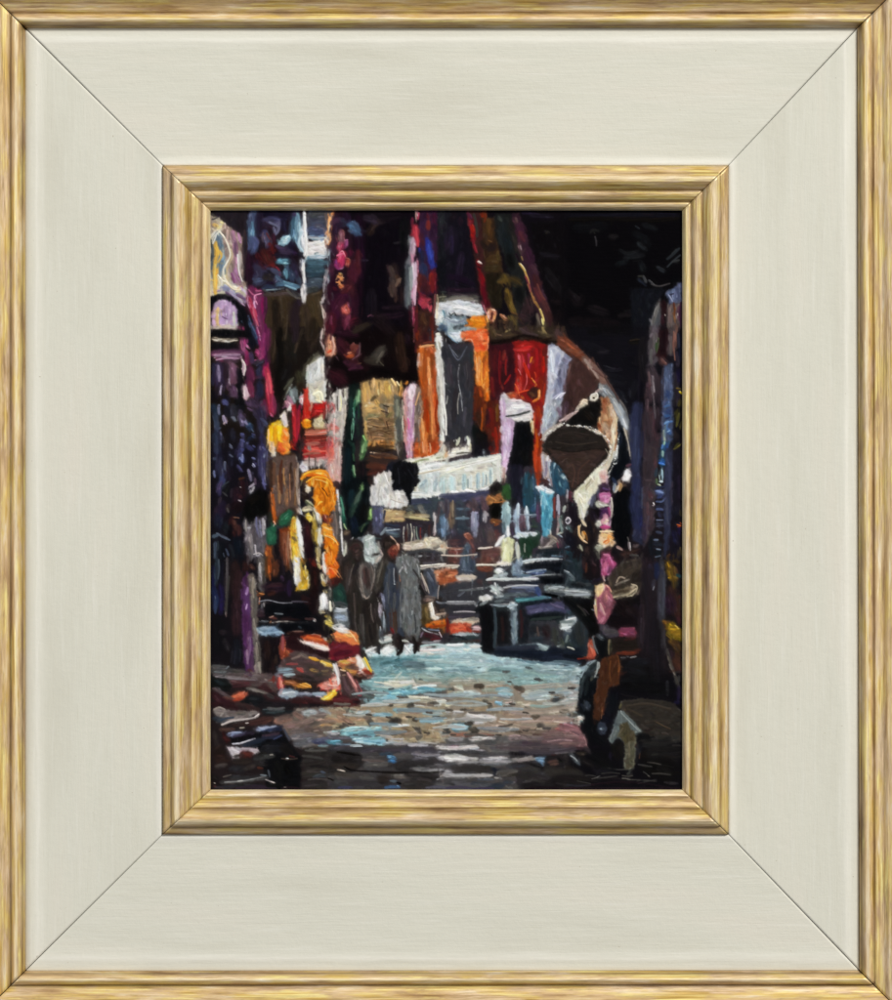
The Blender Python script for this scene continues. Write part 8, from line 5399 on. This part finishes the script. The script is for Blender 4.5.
def mat_gilt(name, off):
    # worn gilding: brown toning in the grooves, rubbed pale gold on the ridges, streaks along the rail
    m, nt, b = new_mat(name)
    at = N(nt, 'ShaderNodeAttribute', attribute_name='paint')
    sep = N(nt, 'ShaderNodeSeparateColor'); L(nt, at.outputs['Color'], sep.inputs[0])
    rub = sep.outputs[0]; line = sep.outputs[1]
    n1 = uvnoise(nt, .014, .17, 1, 5, off, .58)
    n2 = uvnoise(nt, .05, .7, 1, 4, off + 11, .6)
    n3 = uvnoise(nt, .012, .06, 1, 3, off + 31)
    base = ramp(nt, n1, [(.2, '84643f'), (.36, 'b89466'), (.47, 'd8b784'), (.57, 'e8ca94'), (.7, 'f8ecd0')])
    pink = ramp(nt, n2, [(.3, 'a48a66'), (.48, 'd8bc98'), (.64, 'f2dcc6')])
    c = mix(nt, maprange(nt, n3, .44, .64, 0, .6), base, pink)
    gold = ramp(nt, uvnoise(nt, .01, .5, 1, 3, off + 47), [(.3, 'a88438'), (.46, 'deba64'), (.62, 'fcec9c')])
    c = mix(nt, maprange(nt, uvnoise(nt, .016, .09, 1, 4, off + 71, .65), .46, .60, 0, .9), c, gold)
    c = mix(nt, maprange(nt, uvnoise(nt, .012, .10, 1, 5, off + 131, .7), .56, .70, 0, .45), c, lin('8c7658'))
    ad = N(nt, 'ShaderNodeMath', operation='MULTIPLY_ADD'); L(nt, n2, ad.inputs[0]); ad.inputs[1].default_value = .5; L(nt, rub, ad.inputs[2])
    c = mix(nt, maprange(nt, ad.outputs[0], .80, 1.15, 0, .75), c, lin('fbeecb'))
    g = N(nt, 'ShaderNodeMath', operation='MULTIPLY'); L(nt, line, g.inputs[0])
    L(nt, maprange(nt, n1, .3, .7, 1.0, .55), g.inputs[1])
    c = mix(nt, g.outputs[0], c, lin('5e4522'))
    L(nt, c, b.inputs['Base Color'])
    b.inputs['Metallic'].default_value = .22
    L(nt, maprange(nt, n2, .3, .7, .34, .58), b.inputs['Roughness'])
    bp = N(nt, 'ShaderNodeBump'); bp.inputs['Strength'].default_value = .35; bp.inputs['Distance'].default_value = .8 * K
    L(nt, uvnoise(nt, .03, .9, 1, 4, off + 5), bp.inputs['Height']); L(nt, bp.outputs[0], b.inputs['Normal'])
    return m

def mat_cream(name, off):
    m, nt, b = new_mat(name)
    n1 = uvnoise(nt, .004, .02, 1, 4, off)
    n2 = uvnoise(nt, .012, .22, 1, 4, off + 9)
    c = ramp(nt, n1, [(.25, CREAM[0]), (.5, CREAM[1]), (.75, CREAM[2])])
    c = mix(nt, maprange(nt, n2, .56, .74, 0, .35), c, lin('e9e7dc'))
    c = mix(nt, maprange(nt, uvnoise(nt, .03, .9, 1, 3, off + 3), .40, .28, 0, .22), c, lin('b9b39c'))
    at = N(nt, 'ShaderNodeAttribute', attribute_name='paint')
    sep = N(nt, 'ShaderNodeSeparateColor'); L(nt, at.outputs['Color'], sep.inputs[0])
    e1 = N(nt, 'ShaderNodeMath', operation='MULTIPLY'); L(nt, sep.outputs[0], e1.inputs[0]); L(nt, maprange(nt, n2, .3, .6, .4, 1), e1.inputs[1])
    c = mix(nt, e1.outputs[0], c, lin('efece0'))
    c = mix(nt, sep.outputs[1], c, lin('c9b490'))
    sp = uvnoise(nt, .25, .25, 1, 2, off + 77)
    c = mix(nt, maprange(nt, sp, .74, .78, 0, .5), c, lin('a89c80'))
    L(nt, c, b.inputs['Base Color'])
    b.inputs['Roughness'].default_value = .62; b.inputs['Specular IOR Level'].default_value = .3
    bp = N(nt, 'ShaderNodeBump'); bp.inputs['Strength'].default_value = .42; bp.inputs['Distance'].default_value = .9 * K
    ad = N(nt, 'ShaderNodeMath', operation='ADD')
    L(nt, uvnoise(nt, .018, .22, 1, 6, off + 21, .68), ad.inputs[0]); L(nt, uvnoise(nt, .11, .09, 1, 4, off + 41, .7), ad.inputs[1])
    L(nt, ad.outputs[0], bp.inputs['Height']); L(nt, bp.outputs[0], b.inputs['Normal'])
    return m
CREAM = ('d2cfbf', 'dad8c9', 'ded9ca')

def mat_plain(name, h, r=.8):
    m, nt, b = new_mat(name)
    tc = N(nt, 'ShaderNodeTexCoord'); n = N(nt, 'ShaderNodeTexNoise'); n.inputs['Scale'].default_value = 40
    L(nt, tc.outputs['Object'], n.inputs['Vector'])
    a = lin(h); d = tuple(v * .8 for v in a[:3]) + (1,)
    L(nt, ramp(nt, n.outputs[0], [(.35, d), (.65, a)]), b.inputs['Base Color'])
    b.inputs['Roughness'].default_value = r
    return m

# ---------------------------------------------------------------- the framed painting
frame = bpy.data.objects.new('framed_painting', None)
bpy.context.scene.collection.objects.link(frame)
frame.location = (0, 0, 0)
frame['label'] = 'oil painting of a dim bazaar alley in a wide cream frame with worn gilt mouldings'
frame['category'] = 'painting'

# painting surface
lc = np.where(COL <= .04045, COL / 12.92, ((COL + .055) / 1.055) ** 2.4)
rgba = np.ones((NY, NX, 4), np.float32); rgba[..., :3] = np.clip(lc * GAIN, 0, .95)
yy, xx = np.mgrid[0:NY, 0:NX]
weave = .02 * np.sin(xx / S * 2.4) * np.sin(yy / S * 2.4)
PZ = -4.0
V = np.empty((NY, NX, 3), np.float32)
V[..., 0] = (X0 + xx / S - CX) * K
V[..., 1] = -(PZ + HGT * RELIEF + weave) * K
V[..., 2] = (CY - (Y0 + yy / S)) * K
canvas = link('painted_canvas', grid_mesh('painted_canvas', V, None, rgba), frame, mat_oil())
canvas['label'] = 'oil painting of two figures walking in a dark bazaar hung with rugs and cloth'

def interp(prof, t):
    p = np.array(prof); return np.interp(t, p[:, 0], p[:, 1])

def smooth_profile(prof, n):
    """piecewise profile (t, z) resampled and slightly rounded"""
    t = np.linspace(0, 1, n); z = interp(prof, t)
    k = np.array([1, 2, 1.]) / 4
    zp = np.r_[z[0], z, z[-1]]
    return t, np.convolve(zp, k, 'valid')

def side(name, outer, inner, i, prof, rubs, lines, nseg, nprof, mat, gap0, gap1, wob, parent, voff):
    """one mitred length: outer/inner are the four corners, i picks the side"""
    oa, ob = np.array(outer[i]), np.array(outer[(i + 1) % 4])
    ia, ib = np.array(inner[i]), np.array(inner[(i + 1) % 4])
    t, z = smooth_profile(prof, nprof)
    width = abs(np.cross(ob - oa, ia - oa)) / np.hypot(*(ob - oa))
    V = np.empty((nseg, nprof, 3)); UV = np.empty((nseg, nprof, 2)); A = np.ones((nseg, nprof, 4))
    s = np.linspace(0, 1, nseg)
    r = np.random.default_rng(100 + i + int(voff))
    wz = smooth_noise(nseg, nprof, 14, 5, r) * wob + smooth_noise(nseg, nprof, 4, 3, r) * wob * .5
    rub = interp(rubs, t); lin_ = interp(lines, t)
    for j in range(nprof):
        a = oa + (ia - oa) * t[j]; b = ob + (ib - ob) * t[j]
        d = (b - a) / np.hypot(*(b - a)); g = gap0 + (gap1 - gap0) * t[j]
        a = a + d * g; b = b - d * g
        p = a[None] + (b - a)[None] * s[:, None]
        edge = (.4 if 0 < j < nprof - 1 else 0)
        V[:, j, 0] = (p[:, 0] - CX) * K; V[:, j, 2] = (CY - p[:, 1]) * K
        V[:, j, 1] = -(z[j] + wz[:, j] * edge) * K
        ax_ = (ob - oa) / np.hypot(*(ob - oa)); UV[:, j, 0] = (p - oa[None]) @ ax_ + i * 1777; UV[:, j, 1] = t[j] * width + voff + i * 53
        A[:, j, 0] = rub[j]; A[:, j, 1] = lin_[j]
    # close the mitred ends and the back with straight walls down to the backing depth
    back = -16 * K * -1
    F = np.empty((nseg + 2, nprof + 2, 3)); U = np.empty((nseg + 2, nprof + 2, 2)); B = np.ones((nseg + 2, nprof + 2, 4))
    F[1:-1, 1:-1] = V; U[1:-1, 1:-1] = UV; B[1:-1, 1:-1] = A
    for arr in (F, U, B):
        arr[0, 1:-1] = arr[1, 1:-1]; arr[-1, 1:-1] = arr[-2, 1:-1]
        arr[:, 0] = arr[:, 1]; arr[:, -1] = arr[:, -2]
    F[0, :, 1] = back; F[-1, :, 1] = back; F[:, 0, 1] = back; F[:, -1, 1] = back
    F = F[:, ::-1] if False else F
    me = grid_mesh(name, F, U, B)
    # hard edges at the ends
    o = link(name, me, parent, mat)
    return o

OUT = [(-14, -11), (897, -11), (899, 1010), (-14, 1010)]
MID = [(25.3, 28), (857.3, 28), (859.3, 970.6), (25.3, 971)]
INN = [(163, 165.6), (728.2, 165.6), (728.2, 834.4), (163, 834.4)]
PIC = [(210.4, 210.3), (682.3, 210.3), (682.3, 789.8), (210.4, 789.8)]

# outer moulding, from the outside in (39 px wide): cove rising outward, groove, round bead, step down
prof_o = [(0, 17), (.24, 16.5), (.30, 15.2), (.40, 11.5), (.50, 9.2), (.60, 7.9), (.635, 6.0), (.655, 6.0), (.69, 9.6), (.74, 11.2), (.79, 11.9), (.85, 11.2), (.90, 9.2), (.93, 6.4), (.955, 3.2), (.965, 2.6), (.985, 1.8), (1, .4)]
rub_o = [(0, .4), (.25, .6), (.35, .35), (.6, .2), (.64, 0), (.72, .4), (.80, .8), (.87, .4), (.93, .1), (1, .1)]
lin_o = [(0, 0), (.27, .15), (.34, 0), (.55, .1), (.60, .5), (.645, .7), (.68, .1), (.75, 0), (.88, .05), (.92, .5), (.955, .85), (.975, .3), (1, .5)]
# cream panel
prof_p = [(0, 0), (.012, .1), (.05, .35), (.075, .75), (.10, 1.0), (.13, .75), (.2, .55), (.6, .25), (.94, .3), (.965, .9), (.985, 1.3), (1, .9)]
rub_p = [(0, .1), (.06, .2), (.09, .75), (.115, .3), (.16, 0), (.93, 0), (.965, .6), (.985, .8), (1, .5)]
lin_p = [(0, .55), (.012, .25), (.03, .05), (.06, 0), (.985, 0), (1, .35)]
# inner moulding (46 px): step up, small fillet, ridge, cove, bead, sight edge
prof_i = [(0, 1), (.02, 3.6), (.08, 5.2), (.15, 6.6), (.185, 7.2), (.205, 9.2), (.25, 11.2), (.31, 12.4), (.37, 12.4), (.43, 11.2), (.50, 9.2), (.545, 7.6), (.565, 6.2), (.585, 6.2), (.62, 7.4), (.68, 7.2), (.75, 5.8), (.79, 4.4), (.815, 2.9), (.835, 2.9), (.87, 3.5), (.93, 2.4), (.975, .6), (1, -1.6)]
rub_i = [(0, .2), (.06, .5), (.14, .2), (.2, .3), (.27, .8), (.34, .7), (.45, .3), (.55, .1), (.63, .6), (.72, .5), (.8, .1), (.87, .7), (.94, .6), (1, .8)]
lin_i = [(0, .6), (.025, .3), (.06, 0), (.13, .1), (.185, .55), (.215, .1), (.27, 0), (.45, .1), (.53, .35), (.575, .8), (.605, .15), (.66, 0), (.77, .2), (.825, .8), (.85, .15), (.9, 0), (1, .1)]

prof_o = [(a, b * 1.0) for a, b in prof_o]
prof_i = [(a, b * 1.3 if b > 0 else b) for a, b in prof_i]
PRE = 0
gilt = [mat_gilt('worn_gilding_%s' % n, o) for n, o in (('a', 0.0), ('b', 400.0))]
cream = mat_cream('cream_gesso', 0.0)
for i in range(4):
    o = side('outer_moulding', OUT, MID, i, prof_o, rub_o, lin_o, 260, 110, gilt[0], .7, .5, .35, frame, 0)
    o = side('cream_panel', MID, INN, i, prof_p, rub_p, lin_p, 260, 120, cream, .45, .16, .10, frame, 300)
    o = side('inner_moulding', INN, PIC, i, prof_i, rub_i, lin_i, 220, 130, gilt[1], .3, .15, .3, frame, 600)

# backing board behind the mouldings (seen only as the dark of the open mitres)
def box(name, x0, y0, x1, y1, z0, z1, mat, parent):
    vs = [P(x, y, z) for z in (z0, z1) for x, y in ((x0, y0), (x1, y0), (x1, y1), (x0, y1))]
    me = bpy.data.meshes.new(name)
    me.from_pydata(vs, [], [(0, 1, 2, 3), (7, 6, 5, 4), (0, 4, 5, 1), (1, 5, 6, 2), (2, 6, 7, 3), (3, 7, 4, 0)]); me.update()
    return link(name, me, parent, mat)
box('backing_board', -12, -9, 896, 1008, -22, -16.5, mat_plain('dark_board', '3a3026'), frame)

# wall it hangs on
wall = box('wall', -1800, -1600, 2700, 2600, -60, -22.6, mat_plain('wall_plaster', 'b8b4aa', .9), None)
wall['kind'] = 'structure'

# ---------------------------------------------------------------- light, camera
def area(name, loc, size, power, col):
    ld = bpy.data.lights.new(name, 'AREA'); ld.size = size; ld.energy = power; ld.color = col
    o = bpy.data.objects.new(name, ld); bpy.context.scene.collection.objects.link(o)
    o.location = loc
    from mathutils import Vector
    o.rotation_euler = (Vector((0, 0, 0)) - Vector(loc)).to_track_quat('-Z', 'Y').to_euler()
    return o
area('key_lamp', (2.9, -4.2, 3.3), .85, KEY, (1, .98, .95))
area('fill_lamp', (-3.4, -3.6, .3), 1.8, FILL, (.93, .96, 1))

w = bpy.data.worlds.new('World'); bpy.context.scene.world = w; w.use_nodes = True
w.node_tree.nodes['Background'].inputs[0].default_value = (.5, .5, .52, 1)
w.node_tree.nodes['Background'].inputs[1].default_value = .04

cd = bpy.data.cameras.new('Camera'); cam = bpy.data.objects.new('Camera', cd)
bpy.context.scene.collection.objects.link(cam); bpy.context.scene.camera = cam
D = 6000 * K
cam.location = (0, -D, 0); cam.rotation_euler = (math.pi / 2, 0, 0)
cd.sensor_fit = 'VERTICAL'; cd.sensor_height = 24
cd.lens = 24 * D / (1000 * K); cd.clip_start = .05; cd.clip_end = 50

sc = bpy.context.scene
sc.view_settings.view_transform = 'Standard'; sc.view_settings.look = 'None'
sc.view_settings.exposure = 0; sc.view_settings.gamma = 1
